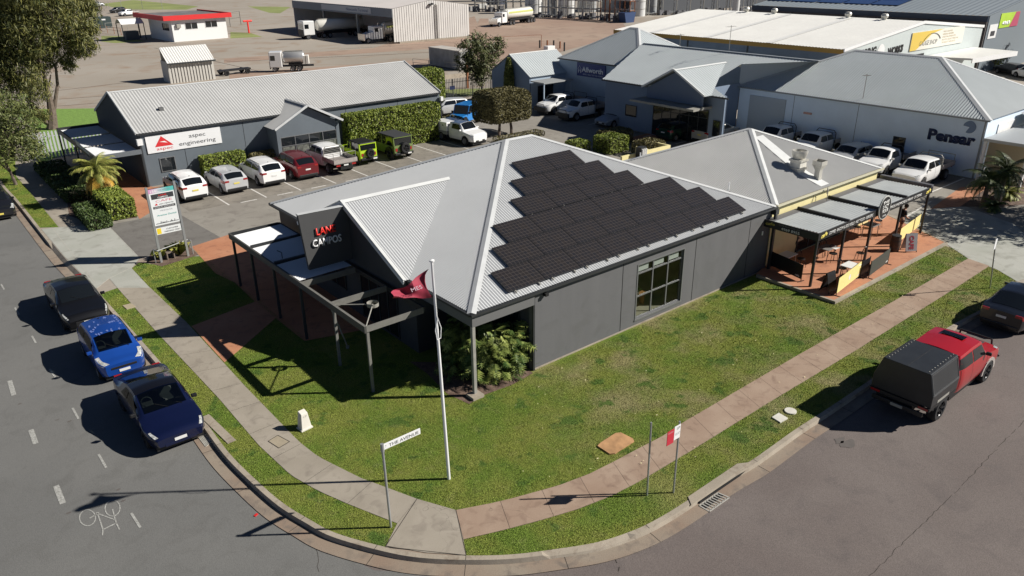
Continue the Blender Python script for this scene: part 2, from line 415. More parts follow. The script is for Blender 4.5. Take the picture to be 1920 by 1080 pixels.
# lawn pieces -------------------------------------------------------------
pathL_out = P((25, 368), (55, 402), (86, 428)); 
L_in = P((282, 540), (350, 605), (462, 727), (530, 797), (561, 829), (597, 857), (675, 896), (782, 936), (855, 957))
L_out = P((220, 540), (300, 630), (410, 747), (485, 835), (546, 892), (597, 921), (656, 947), (745, 982))
Rt_up = P((855, 957), (922, 944), (960, 935), (1047, 911), (1105, 889), (1151, 866), (1196, 842), (1241, 819), (1280, 793), (1500, 664), (1720, 540), (1815, 485))
Rt_lo = P((869, 1012), (942, 995), (1014, 976), (1084, 955), (1147, 930), (1201, 902), (1246, 875), (1290, 849), (1440, 756), (1600, 660), (1792, 540), (1855, 499))
corner_lawn = P((247, 503), (262, 492), (300, 498), (362, 470))+[(12, 38), (15, 34), (20, 26), (31, 19.2)]+[(31.2, 14.5)]+P((1765, 459), (1795, 468))+list(reversed(Rt_up))+list(reversed(L_in))
LAWNS = [('corner_lawn', corner_lawn)]
inner = offset(kerb, -.0)
def kpart(a, b): return [p for p in kerb[a:b]]
def kidx(pt): return min(range(len(kerb)), key=lambda i: (kerb[i][0]-pt[0])**2+(kerb[i][1]-pt[1])**2)
i0, i1 = kidx(G(182, 546)), kidx(G(722, 1026)); vergeL = kerb[i0:i1+1]+list(reversed(L_out))
j0, j1 = kidx(G(874, 1042)), kidx(G(1895, 550)); vergeR = kerb[j0:j1+1]+P((1905, 527), (1870, 506))+list(reversed(Rt_lo))
f0, f1 = kidx((5.7, 110)), kidx(G(75, 427)); vergeF = kerb[f0:f1+1]+P((110, 426), (60, 365), (30, 330))+[(8.2, 80), (8.2, 110)]
LAWNS += [('left_verge_grass', vergeL), ('right_verge_grass', vergeR), ('far_verge_grass', vergeF)]
for nm, pl in LAWNS: area(nm, pl, Z['a'], GRASS, nm.replace('_', ' '))
area('fenced_grass', P((40, 205), (190, 203), (200, 262), (60, 312), (10, 290)), Z['a'], mat('far_grass', (.16, .27, .05), .95, var=.2, vscale=3, fine=.3, bscale=8))
area('far_field', [G(185, 8), G(250, 0), G(372, 12), G(350, 18), G(235, 18)], Z['a'], mat('far_field_grass', (.22, .25, .08), .95, var=.2, vscale=.1))
area('yard_grass_strip', P((465, 12), (545, 13), (525, 25), (505, 24)), Z['a'], MATS['far_field_grass'])
area('hut_grass_strip', P((432, 60), (470, 62), (492, 69), (432, 72)), Z['a'], MATS['far_field_grass'])
area('hut_side_grass', P((190, 67), (228, 68), (275, 78), (215, 81), (190, 78)), Z['a'], MATS['far_field_grass'])
area('far_fence_grass', P((828, 168), (938, 165), (938, 174), (828, 185)), Z['a'], MATS['far_field_grass'])
# paths -------------------------------------------------------------------
def slabs(name, A, B, size, m, z, label, gap=.012):
    """concrete slabs between two edge lines, cut by joints square across"""
    def dens(L):
        out = [Vector(L[0])]
        for a, b in zip(L, L[1:]):
            a = Vector(a); b = Vector(b); k = max(1, int((b-a).length/.1))
            out += [a+(b-a)*(i/k) for i in range(1, k+1)]
        acc = [0]
        for a, b in zip(out, out[1:]): acc.append(acc[-1]+(b-a).length)
        return out, acc
    DA, aa = dens(A); DB, ab = dens(B); T = (aa[-1]+ab[-1])/2; n = max(1, round(T/size))
    def at(D, ac, f):
        t = f*ac[-1]; i = min(int(np.searchsorted(ac, t)), len(ac)-1); i = max(i, 1)
        w = (t-ac[i-1])/max(1e-9, ac[i]-ac[i-1]); return D[i-1].lerp(D[i], w)
    mb = MB(); g = gap/T/2
    for k in range(n):
        for s in range(4):
            f0 = k/n+g+(1/n-2*g)*s/4; f1 = k/n+g+(1/n-2*g)*(s+1)/4
            q = [at(DA, aa, f0), at(DB, ab, f0), at(DB, ab, f1), at(DA, aa, f1)]; z0 = z+rnd.uniform(0, .0)
            mb.add([(p.x, p.y, z0) for p in q], [(0, 1, 2, 3)])
    un = MB(); un.sheet([tuple(p) for p in A]+[tuple(p) for p in reversed(B)], z-.004)
    struct(name+'_bed', un, MATS['joint_dark']); return struct(name, mb, m, label)
L_in2 = L_in[:-1]; L_out2 = L_out
slabs('footpath_left', L_out2, L_in2, 1.75, PATHG, Z['d'], 'grey concrete footpath beside the left street')
slabs('footpath_right', Rt_lo, Rt_up, 1.32, PATHR, Z['d'], 'brown stained concrete footpath beside the right street')
area('kerb_ramp', P((855, 957), (869, 1012), (874, 1041), (800, 1037), (724, 1024), (745, 982), (782, 936)), Z['d'], PATHG, 'concrete kerb ramp at the street corner')
mb = MB()
for a, b in ((G(855, 957), G(874, 1041)), (G(782, 936), G(724, 1024)), (G(722, 1026), G(874, 1042))): mb.bar((*a, Z['d']), (*b, Z['d']), .02, .006)
struct('ramp_joints', mb, MATS['joint_dark'])
area('upper_footpath', P((30, 330), (60, 365), (112, 426), (200, 420), (160, 395), (95, 330), (60, 290))+[(10.5, 80), (9.0, 110), (8.2, 110), (8.2, 80)], Z['a']+.001, PATHG)
area('driveway', P((78, 430), (112, 426), (200, 420), (262, 484), (247, 503), (282, 541), (221, 541), (205, 522), (180, 541), (120, 480)), Z['b'], CONC, 'pale concrete driveway crossing the footpath')
mb = MB()
for a, b in (((98, 428), (178, 530)), ((200, 420), (262, 484)), ((205, 522), (250, 500)), ((205, 522), (181, 541))): mb.bar((*G(*a), Z['b']), (*G(*b), Z['b']), .025, .006)
struct('driveway_joints', mb, PALE)
# car park ----------------------------------------------------------------
area('car_park', [G(200, 420), G(262, 484), (9.6, 40.4), (12, 38.6), (13.9, 36.5), (13.9, 35.4), (31.5, 35.4), (31.5, 29), (45, 29), (45, 14.6), G(1815, 485), G(1870, 506), G(1907, 528), (44, 10.95), (48, 10.9), (70, 11.1), (70, 20), (58, 20), (58, 64), (40, 66), (38.5, 55), (13, 55), (12.5, 50)], Z['b'], PARKM, 'worn asphalt car park behind the buildings')
area('drive_strip', P((203, 422), (262, 483), (360, 462), (425, 452), (330, 398), (262, 411)), Z['c'], DRIVEM, 'dark streaked asphalt entry to the car park')
area('right_driveway', P((1770, 455), (1815, 485), (1870, 506), (1907, 528), (1990, 500), (1900, 420), (1790, 380), (1700, 400), (1690, 440)), Z['c'], CONC)
area('parking_bays', [(13, 47.6), (40, 47.6), (40, 54.9), (13, 54.9)], Z['c'], BAYM, 'darker asphalt of the parking bays')
area('bay_apron', P((1165, 262), (1215, 250), (1265, 262), (1220, 272)), Z['d'], REDP)
area('fore_bays', [(50.2, 34.5), (57, 34.5), (57, 48), (50.2, 48)], Z['c'], BAYM)
area('shop_bays', [(51.6, 19.6), (56.9, 19.6), (56.9, 33), (51.6, 33)], Z['c'], BAYM)
mb = MB()
bx = [15.4, 17.9, 20.35, 22.96, 25.6, 28.2, 30.8, 33.4, 36.0, 38.6]
for x in bx: mb.box(x-.05, x+.05, 47.4, 53.8, .012, .0165)
for x in bx[:-1]: mb.box(x+.75, x+1.85, 47.35, 47.46, .012, .0165)
for y in (35.8, 39.4, 42.9, 46.3, 49.7, 53.3): mb.box(50.0, 55.5, y-.05, y+.05, .012, .0165)
for y in (19.4, 22.4, 25.4, 28.4, 31.4): mb.box(51.2, 56.6, y-.05, y+.05, .012, .0165)
for q, w in (((1655, 435), (1745, 378)),): mb.bar((*G(*q), .02), (*G(*w), .02), .1, .006)
struct('bay_lines', mb, LINEW)
area('side_red_strip', P((1745, 392), (1800, 352), (1862, 345), (1800, 388)), Z['d'], REDP)
area('garden_bed', P((1800, 388), (1862, 345), (1920, 335), (1960, 380), (1880, 388)), Z['d']+.002, MULCH)
# red paving round the office entry
area('entry_paving', P((359, 463), (430, 440))+[(13.9, 37.0), (13.9, 25.9)]+P((571, 640), (517, 597), (445, 660), (421, 680), (359, 612), (478, 566), (440, 530), (404, 513)), Z['c']+.003, REDP, 'red paved entry under the pergola')
area('apron_paving', P((207, 354), (283, 351), (325, 350), (325, 372), (262, 411), (232, 366))+[], Z['c']+.002, REDP)
area('left_carport_floor', [(9.9, 54.9), (12.9, 54.9), (12.9, 65), (9.9, 65)], Z['c'], REDP)
area('mulch_bed', P((880, 758), (905, 742), (960, 722), (1000, 700))+[(16.3, 19.6), (13.2, 22.5)]+P((800, 700), (840, 740)), Z['c'], MULCH)
area('sign_garden', P((275, 492), (303, 500), (345, 487), (372, 478), (350, 458), (285, 470)), Z['c'], MULCH)
area('hedge_bed', P((130, 405), (175, 420), (258, 408), (205, 355), (120, 345)), Z['c'], MULCH)
area('yard_dirt', P((420, 118), (860, 88), (960, 85), (1130, 60), (1080, 35), (900, 60), (890, 30), (700, 90), (420, 110)), Z['a'], YARDR)
area('yard_patch', P((900, 35), (1160, 30), (1180, 62), (950, 125), (830, 125), (700, 133), (430, 150), (430, 138), (820, 110), (880, 70)), Z['b'], YARDR)
# street markings
mb = MB(); rz = ROAD_Z+.005
def dash(p, q, w): a = G(*p, z=ROAD_Z); b = G(*q, z=ROAD_Z); mb.bar((*a, rz), (*b, rz), w, .004)
for p, q in (((18, 714), (26, 741)), ((58, 806), (67, 832)), ((105, 911), (118, 944))): dash(p, q, .16)
for p, q in (((60, 630), (67, 643)), ((93, 692), (104, 708)), ((136, 765), (147, 785)), ((185, 852), (199, 877)), ((246, 962), (263, 989)), ((28, 577), (36, 590)), ((2, 533), (8, 543))): dash(p, q, .07)
struct('lane_lines', mb, mat('worn_line_paint', (.48, .48, .45), .8, vscale=16, var=.5, col2=(.19, .185, .17)))
# bicycle symbol
mb = MB()
def ring(cx, cy, rx, ry, a):
    pts = [(cx+math.cos(t)*rx*math.cos(a)-math.sin(t)*ry*math.sin(a), cy+math.cos(t)*rx*math.sin(a)+math.sin(t)*ry*math.cos(a)) for t in [2*math.pi*k/20 for k in range(21)]]
    for p, q in zip(pts, pts[1:]): mb.bar((*G(*p, z=ROAD_Z), rz), (*G(*q, z=ROAD_Z), rz), .03, .004)
ring(211, 953, 14, 15, .3); ring(164, 971, 15, 15, .3)
for p, q in (((168, 972), (183, 963)), ((183, 963), (216, 975)), ((183, 963), (193, 993)), ((193, 993), (218, 981)), ((218, 981), (216, 973)), ((218, 981), (224, 993)), ((193, 993), (192, 1004)), ((216, 975), (211, 955)), ((180, 962), (186, 961))):
    mb.bar((*G(*p, z=ROAD_Z), rz), (*G(*q, z=ROAD_Z), rz), .035, .004)
struct('bicycle_marking', mb, MATS['worn_line_paint'])
# road cracks and seams
mb = MB()
def crack(pts, w, seed=1):
    r = random.Random(seed); P3 = [Vector(G(*p, z=ROAD_Z)) for p in pts]; out = []
    for a, b in zip(P3, P3[1:]):
        k = max(2, int((b-a).length/.18))
        for i in range(k):
            out.append(a.lerp(b, i/k)+Vector((r.uniform(-.03, .03), r.uniform(-.03, .03))))
    for a, b in zip(out, out[1:]):
        if r.random() < .9: mb.bar((a.x, a.y, rz-.003), (b.x, b.y, rz-.003), w*r.uniform(.5, 1.3), .003)
crack([(1632, 1079), (1700, 1010), (1790, 925), (1880, 830), (1925, 785)], .012)
crack([(1155, 1049), (1160, 1062), (1164, 1080)], .018, 3); crack([(560, 955), (590, 1010), (600, 1080)], .012, 5)
struct('road_cracks', mb, MATS['joint_dark'])

# ------------------------------------------------------------------ grass blades (one mass nobody could count)
def in_poly(px, py, poly):
    n = len(poly); inside = np.zeros(len(px), bool); j = n-1
    for i in range(n):
        xi, yi = poly[i]; xj, yj = poly[j]
        if yi != yj:
            c = ((yi > py) != (yj > py)) & (px < (xj-xi)*(py-yi)/(yj-yi)+xi); inside ^= c
        j = i
    return inside
def grow(poly, dens, seed, far=70):
    rs = np.random.RandomState(seed); xs = [p[0] for p in poly]; ys = [p[1] for p in poly]
    x0, x1, y0, y1 = min(xs), min(max(xs), far), min(ys), min(max(ys), far)
    n = int((x1-x0)*(y1-y0)*dens); x = rs.uniform(x0, x1, n); y = rs.uniform(y0, y1, n)
    k = in_poly(x, y, poly); x, y = x[k], y[k]
    dist = np.hypot(x, y); keep = rs.uniform(0, 1, len(x)) < np.clip(26/np.maximum(dist, 1), .12, 1)**1.6
    k2 = ~((x > 16.2) & (y > 18.7) & (x < 32)) & ~((x > 13.6) & (y > 21.5)) 
    keep &= k2
    return x[keep], y[keep]
def blades():
    rs = np.random.RandomState(5); X = []; Y = []
    for i, (nm, pl) in enumerate(LAWNS):
        x, y = grow(pl, 950, i+1); X.append(x); Y.append(y)
    x = np.concatenate(X); y = np.concatenate(Y); n = len(x)
    # leave the walk and plates clear
    for pl in PLATES:
        k = ~in_poly(x, y, pl); x, y = x[k], y[k]
    n = len(x); a = rs.uniform(0, 2*np.pi, n)
    clump = .5+.5*np.sin(x*2.1+1.3*np.sin(y*1.7))*np.sin(y*2.6+1.1*np.sin(x*1.3))
    h = rs.uniform(.018, .042, n)*(.8+.4*clump); w = rs.uniform(.006, .011, n)*np.clip(np.hypot(x, y)/22, 1, 2.2)
    lean = rs.uniform(.2, 1.1, n)*h; b = rs.uniform(0, 2*np.pi, n)
    v = np.zeros((n, 3, 3), np.float32)
    v[:, 0, 0] = x-np.cos(a)*w; v[:, 0, 1] = y-np.sin(a)*w; v[:, 1, 0] = x+np.cos(a)*w; v[:, 1, 1] = y+np.sin(a)*w
    v[:, 2, 0] = x+np.cos(b)*lean; v[:, 2, 1] = y+np.sin(b)*lean; v[:, 2, 2] = h; v[:, :2, 2] = .003
    me = bpy.data.meshes.new('grass'); me.vertices.add(n*3); me.vertices.foreach_set('co', v.ravel())
    me.loops.add(n*3); me.loops.foreach_set('vertex_index', np.arange(n*3, dtype=np.int32))
    me.polygons.add(n); me.polygons.foreach_set('loop_start', np.arange(0, n*3, 3, dtype=np.int32)); me.polygons.foreach_set('loop_total', np.full(n, 3, np.int32))
    t = me.attributes.new('tint', 'FLOAT', 'FACE'); t.data.foreach_set('value', rs.uniform(.65, 1.4, n).astype(np.float32))
    me.update(); me.materials.append(BLADE)
    o = bpy.data.objects.new('grass', me); COL.objects.link(o); tag(o, 'short mown grass blades over the lawn and verges', 'grass', kind='stuff')
PLATES = [P((1120, 835), (1160, 812), (1190, 826), (1150, 855)), P((1447, 784), (1460, 776), (1477, 786), (1463, 794)), P((1470, 772), (1482, 765), (1494, 772), (1482, 779)),
          P((229, 574), (246, 570), (256, 576), (238, 581)), P((517, 597), (445, 660), (421, 680), (359, 612), (478, 566)),
          P((880, 758), (905, 742), (960, 722), (1000, 700))+[(16.3, 19.6), (13.2, 22.5)]+P((800, 700), (840, 740)), [(9.6, 40.2), (11, 38.5), (11, 23.5), (13.5, 23.5), (13.6, 40)], P((275, 492), (303, 500), (345, 487), (372, 478), (350, 458), (285, 470))]
blades()
# ragged dry leaves scattered on the lawn
mb = MB(); r = random.Random(11)
for k in range(110):
    px, py = (r.uniform(950, 1750), r.uniform(520, 900)); g = G(px, py)
    if not (12 < g[0] < 40 and 11.2 < g[1] < 18.4): continue
    a = r.uniform(0, 6.3); s = r.uniform(.02, .045); c = Vector((g[0], g[1], .055)); u = Vector((math.cos(a), math.sin(a), r.uniform(-.3, .3)))*s; v = Vector((-math.sin(a), math.cos(a), r.uniform(-.3, .3)))*s*.5
    mb.add([c-u, c-v, c+u, c+v], [(0, 1, 2, 3)])
tag(mb.build('fallen_leaves', mat('dry_leaf', (.62, .55, .33), .8)), 'small pale fallen leaves scattered over the lawn', 'fallen leaves', kind='stuff')

# expansion joints and worn tracks in the truck yard
mb = MB()
for a, b, w in (((90, 172), (236, 155), .18), ((425, 116), (860, 96), .35), ((110, 186), (200, 180), .12), ((95, 200), (200, 192), .1), ((120, 60), (330, 82), .2), ((290, 90), (560, 150), .12), ((640, 92), (1010, 70), .15)): mb.bar((*G(*a), .012), (*G(*b), .012), w, .006)
struct('yard_joints', mb, mat('yard_joint', (.13, .10, .08), .9, var=.3, vscale=.5))
mb = MB(); r = random.Random(12)
for px, py, s in ((1590, 832, .5), (1574, 826, .35), (130, 790, .12), (37, 757, .12), (108, 787, .1), (222, 918, .1), (231, 939, .1), (128, 962, .12)):
    g = G(px, py, z=ROAD_Z); pts = [(g[0]+math.cos(a)*s*r.uniform(.4, 1), g[1]+math.sin(a)*s*.5*r.uniform(.4, 1)) for a in [2*math.pi*k/11 for k in range(11)]]; mb.sheet(pts, ROAD_Z+.004)
struct('road_stains', mb, mat('oil_stain', (.108, .095, .088), .9, var=.12, vscale=3))

# ------------------------------------------------------------------ building materials
ZINC = mat('roof_zinc', (.49, .50, .505), .5, .0, var=.035, vscale=.5, fine=.0)
ZINCB = mat('roof_zinc_aged', (.44, .44, .43), .55, .0, var=.06, vscale=.4, fine=.0)
ZINCD = mat('roof_bluegrey', (.43, .465, .475), .55, .0, var=.04, vscale=.4, fine=.0)
CAPM = mat('ridge_flashing', (.53, .54, .54), .5, .0, var=.06, vscale=2)
CAPW = mat('ridge_flashing_pale', (.62, .63, .62), .5, .0, var=.05, vscale=2)
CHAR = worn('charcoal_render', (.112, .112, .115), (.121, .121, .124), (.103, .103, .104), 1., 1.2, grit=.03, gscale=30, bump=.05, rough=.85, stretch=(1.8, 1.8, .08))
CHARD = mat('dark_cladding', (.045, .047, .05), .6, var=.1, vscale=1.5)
STEELD = mat('dark_steel', (.028, .03, .032), .5, var=.1)
GREYST = mat('grey_steel', (.30, .29, .26), .55, var=.12, vscale=5)
BLACK = mat('black_gap', (.006, .006, .007), .9)
GLASS = mat('window_glass', (.012, .015, .018), .04, spec=.7)
WHITE = mat('white_paint', (.78, .78, .77), .55, var=.04)
REDL = mat('red_lettering', (.82, .035, .025), .5)
WHL = mat('white_lettering', (.8, .8, .8), .5)
WIN = mat('aluminium_frame', (.22, .225, .23), .4, .4)
WHITED = mat('blind_white', (.75, .75, .75), .7)
def wall_box(parent, x0, x1, y0, y1, z0, z1, m, name='wall'):
    return MB().box(x0, x1, y0, y1, z0, z1).build(name, m, parent)
def window(parent, face, a0, a1, z0, z1, pos, out=-1, cols=2, rows=1, fm=None, depth=.05, rowz=None):
    """framed glazing standing just proud of a wall: face 'y' = wall of constant y at pos, out = side it faces"""
    f = MB(); g = MB(); t = .05; fm = fm or WIN
    def bx(mb, u0, u1, w0, w1, d0, d1):
        d0 = pos+out*d0; d1 = pos+out*d1
        if face == 'y': mb.box(u0, u1, d0, d1, w0, w1)
        else: mb.box(d0, d1, u0, u1, w0, w1)
    bx(g, a0+t*.5, a1-t*.5, z0+t*.5, z1-t*.5, .004, depth*.5)
    bx(f, a0, a1, z0, z0+t, .002, depth); bx(f, a0, a1, z1-t, z1, .002, depth)
    for k in range(cols+1):
        u = a0+(a1-a0-t)*k/cols; bx(f, u, u+t, z0+t, z1-t, .002, depth)
    zz = rowz or [z0+(z1-z0)*k/rows for k in range(1, rows)]
    for z in zz: bx(f, a0+t, a1-t, z-t/2, z+t/2, .003, depth-.004)
    w = f.build('window', fm, parent); g.build('pane', GLASS, w); return w
def joint(parent_mb, face, a, z0, z1, pos, out=-1, w=.03):
    d0, d1 = pos+out*.001, pos+out*.006
    if face == 'y': parent_mb.box(a-w/2, a+w/2, d0, d1, z0, z1)
    else: parent_mb.box(d0, d1, a-w/2, a+w/2, z0, z1)

# ================================================================== OFFICE WITH SOLAR ROOF
E0 = 3.33; X0, X1, Y0, Y1 = 13.58, 31.86, 18.80, 35.5
off = thing('office_building', 'dark charcoal corner office with hipped metal roof covered in solar panels', 'building', (X0, Y0, 0))
off.location = (0, 0, 0)
PIT = R(21.6)
roof, ra, rb = hip_roof(off, X0, X1, Y0, Y1, E0, PIT, ZINC, CAPM, (.12, .0155), .17)
wy = Y0+.08; wx = 16.42
# long wall with a real opening
ox0, ox1, oz0, oz1 = 22.18, 25.12, .32, 2.78
ow = MB()
for a, b, c, e in ((wx, ox0, 0, E0), (ox1, 31.72, 0, E0), (ox0, ox1, 0, oz0), (ox0, ox1, oz1, E0)): ow.box(a, b, wy, wy+.2, c, e)
ow.build('wall', CHAR, off)
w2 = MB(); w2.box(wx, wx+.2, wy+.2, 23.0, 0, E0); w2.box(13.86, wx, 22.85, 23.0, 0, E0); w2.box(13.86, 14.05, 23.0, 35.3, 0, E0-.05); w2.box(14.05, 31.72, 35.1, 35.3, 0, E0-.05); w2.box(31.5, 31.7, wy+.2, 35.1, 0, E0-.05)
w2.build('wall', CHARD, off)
j = MB()
for a in (21.25, 25.95, 30.0): joint(j, 'y', a, .0, E0-.12, wy)
j.build('panel_joint', BLACK, off)
pl = MB(); pl.box(wx+.1, 31.7, wy-.03, wy-.002, 0, .06); pl.build('footing', KERBM, off)
# window frame, glass and the room behind
fr = MB(); yy0, yy1 = wy+.05, wy+.11; cw = (ox1-ox0)/3
for k in range(4): u = ox0+min(k*cw, ox1-ox0-.06) if k < 3 else ox1-.06; fr.box(u, u+.06, yy0, yy1, oz0, oz1)
for z in (oz0, 1.30, 2.34, oz1-.06): fr.box(ox0+.06, ox1-.06, yy0+.003, yy1-.003, z, z+.06)
fw = fr.build('window', WIN, off)
gl = bpy.data.materials.new('clear_glass'); gl.use_nodes = True; gn = gl.node_tree; gn.nodes.remove(gn.nodes['Principled BSDF'])
g1 = gn.nodes.new('ShaderNodeBsdfTransparent'); g1.inputs[0].default_value = (.62, .66, .62, 1); g2 = gn.nodes.new('ShaderNodeBsdfGlossy'); g2.inputs['Roughness'].default_value = .01; g3 = gn.nodes.new('ShaderNodeMixShader'); g3.inputs[0].default_value = .08
gn.links.new(g1.outputs[0], g3.inputs[1]); gn.links.new(g2.outputs[0], g3.inputs[2]); gn.links.new(g3.outputs[0], gn.nodes['Material Output'].inputs['Surface'])
MB().add([(ox0+.03, wy+.08, oz0+.03), (ox1-.03, wy+.08, oz0+.03), (ox1-.03, wy+.08, oz1-.03), (ox0+.03, wy+.08, oz1-.03)], [(0, 1, 2, 3)]).build('pane', gl, fw)
b = MB()
for k in range(3): b.box(ox0+k*cw+.08, ox0+(k+1)*cw-.22, wy+.115, wy+.15, 2.44, 2.68)
b.build('blind', WHITED, fw)
sv = MB(); sv.box(ox0-.08, ox1+.08, wy-.03, wy-.003, oz0-.08, oz0-.002); sv.box(ox0-.06, ox0-.002, wy-.02, wy-.003, oz0, oz1+.05); sv.box(ox1+.002, ox1+.06, wy-.02, wy-.003, oz0, oz1+.05); sv.box(ox0, ox1, wy-.02, wy-.003, oz1+.004, oz1+.06); sv.build('sill', WIN, fw)
MB().box(wx+.2, 31.5, wy+.2, 24, .05, .1).build('floor', mat('vinyl_floor', (.46, .42, .34), .5), off)
MB().box(21, 27, 23.9, 24.0, .1, 3.2).build('partition', mat('partition_grey', (.12, .12, .11), .8), off)
# verandah: fascia, corner post, soffit
f = MB(); f.box(X0+.02, wx+.02, Y0-.0, Y0+.06, E0-.55, E0-.06); f.box(X0+.02, X0+.08, Y0+.06, 22.9, E0-.55, E0-.06); f.build('fascia', mat('fascia_grey', (.13, .13, .13), .7), off)
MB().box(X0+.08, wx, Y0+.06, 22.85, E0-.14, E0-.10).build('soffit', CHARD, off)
MB().box(X0+.02, X0+.14, Y0+.0+.002, Y0+.13, .12, E0-.55).build('post', GREYST, off)
MB().box(X0-.2, X0+.28, Y0-.22, Y0+.22, 0, .12).build('post_base', KERBM, off)
MB().box(wx-.02, wx+.06, wy-.06, wy-.004, 0, E0-.1).build('downpipe', STEELD, off)
g = MB(); g.box(X0-.08, X1+.05, Y0-.12, Y0-.0, E0-.1, E0-.015); g.box(X0-.12, X0-.0, Y0-.02, 22.7, E0-.1, E0-.015); g.box(X0-.12, X0-.0, 31.95, Y1, E0-.1, E0-.015); g.box(X0-.08, X1, Y1, Y1+.12, E0-.1, E0-.015); g.build('gutter', STEELD, off)
MB().box(16.9, 17.05, wy-.18, wy-.005, 3.0, 3.12).build('security_light', BLACK, off)
MB().box(31.05, 31.13, wy-.04, wy-.005, 2.0, 2.2).build('wall_plate', WHITE, off)
# entry gable
gy, gh, gt = 27.32, 4.6, math.tan(R(24.0)); gz = E0+gh*gt; gx = 13.35
rt = math.tan(PIT); xr = X0+(gz-E0)/rt
mb = MB()
corrugated(mb, [(gx, gy-gh, E0), (X0+.0, gy-gh, E0), (xr, gy, gz), (gx, gy, gz)], (1, 0, 0), .115, .014)
corrugated(mb, [(gx, gy+gh, E0), (X0, gy+gh, E0), (xr, gy, gz), (gx, gy, gz)], (1, 0, 0), .115, .014)
gr = mb.build('gable_roof', ZINC, off)
cp = MB(); ridge_cap(cp, (gx-.02, gy, gz+.01), (xr, gy, gz+.01), (0, -gt, 1), (0, gt, 1), .19)
for s in (-1, 1):
    a = Vector((gx-.03, gy+s*gh, E0+.03)); bb = Vector((gx-.03, gy, gz+.05)); n = Vector((0, s*gt, 1)).normalized()
    cp.add([a, bb, bb+Vector((.13, 0, 0)), a+Vector((.13, 0, 0))], [(0, 1, 2, 3)]); cp.bar(a-Vector((0, 0, .12)), bb-Vector((0, 0, .12)), .03, .16)
cp.build('barge_cap', CAPW, gr)
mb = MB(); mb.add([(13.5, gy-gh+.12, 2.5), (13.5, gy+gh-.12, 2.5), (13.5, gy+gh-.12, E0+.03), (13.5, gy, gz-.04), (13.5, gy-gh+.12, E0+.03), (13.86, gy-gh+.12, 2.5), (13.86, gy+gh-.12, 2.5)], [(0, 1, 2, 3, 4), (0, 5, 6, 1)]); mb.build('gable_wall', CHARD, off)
window(off, 'x', 24.2, 27.2, .1, 2.3, 13.86, -1, 4, 1, STEELD); window(off, 'x', 28.6, 31.2, .8, 2.3, 13.86, -1, 3, 1, STEELD)
window(off, 'x', 19.6, 21.8, .8, 2.4, wx, -1, 2, 1, STEELD)
# blade wall carrying the name
bl = MB(); bl.add([(11.543, 27.05, 2.899), (13.5, 27.05, 2.899), (13.5, 27.05, 5.223), (11.347, 27.05, 5.282), (11.543, 27.2, 2.899), (13.5, 27.2, 2.899), (13.5, 27.2, 5.223), (11.347, 27.2, 5.282)], [(0, 1, 2, 3), (7, 6, 5, 4), (0, 4, 5, 1), (1, 5, 6, 2), (2, 6, 7, 3), (3, 7, 4, 0)])
bw = bl.build('blade_wall', mat('blade_charcoal', (.06, .06, .061), .8, var=.05), off)
MB().bar((11.327, 27.125, 5.296), (13.5, 27.125, 5.238), .19, .03).build('coping', CAPM, bw)
text('LANE', REDL, bw, (11.972, 27.015, 4.295), (1, 0, -.012), (0, 0, 1), height=.31, width=.86, depth=.03, bold=.02)
text('CAMPOS', WHL, bw, (11.777, 27.015, 3.836), (1, 0, -.012), (0, 0, 1), height=.31, width=1.28, depth=.03, bold=.02)

# solar panels, each its own thing, on rails above the front slope
CELL = mat('solar_cell', (.02, .02, .022), .22, var=.25, vscale=1.2, spec=.6); N_, L_, b_ = nodes_of(CELL)
_tc = N_.new('ShaderNodeTexCoord'); _br = N_.new('ShaderNodeTexBrick'); _br.offset = 0; _br.inputs['Scale'].default_value = 1; _br.inputs['Brick Width'].default_value = .17; _br.inputs['Row Height'].default_value = .16
_br.inputs['Mortar Size'].default_value = .009; _br.inputs['Color1'].default_value = (.020, .019, .021, 1); _br.inputs['Color2'].default_value = (.026, .022, .020, 1); _br.inputs['Mortar'].default_value = (.065, .055, .049, 1)
L_.new(_tc.outputs['Object'], _br.inputs['Vector']); L_.new(_br.outputs['Color'], b_.inputs['Base Color'])
PFR = mat('panel_frame', (.02, .02, .022), .5)
ct, st_ = math.cos(PIT), math.sin(PIT)
PW, PH = 1.765, 1.12
panel0 = None
def solar(x, s, label):
    """x = left edge, s = distance up the slope of the lower edge"""
    global panel0
    if panel0 is None:
        t = thing('solar_panel', label, 'solar panel', group='solar panels on the office roof')
        MB().box(0, PW, 0, PH, -.035, 0).build('frame', PFR, t)
        MB().box(.012, PW-.012, .012, PH-.012, .0, .002).build('cells', CELL, t); panel0 = t
        r = MB(); r.box(.3, .34, -.1, PH+.05, -.1, -.036); r.box(1.42, 1.46, -.1, PH+.05, -.1, -.036); r.build('rail', GREYST, t)
    else: t = copy_tree(panel0)
    t.location = (x, Y0+s*ct-.12*st_, E0+s*st_+.12*ct); t.rotation_euler = (PIT, 0, 0); t['label'] = label
rows = [(15.4, .27, 8, 'bottom'), (16.3, 1.42, 7, 'second lowest'), (17.2, 2.57, 6, 'third lowest'), (19.0, 3.74, 4, 'third from top'), (19.9, 4.89, 3, 'second from top'), (20.85, 6.05, 2, 'top')]
ordn = ['first', 'second', 'third', 'fourth', 'fifth', 'sixth', 'seventh', 'last']
for x0_, s0, n, nm in rows:
    for k in range(n):
        solar(x0_+k*1.79, s0, 'black solar panel, %s from the left in the %s row' % (ordn[k] if k < n-1 else 'last', nm))

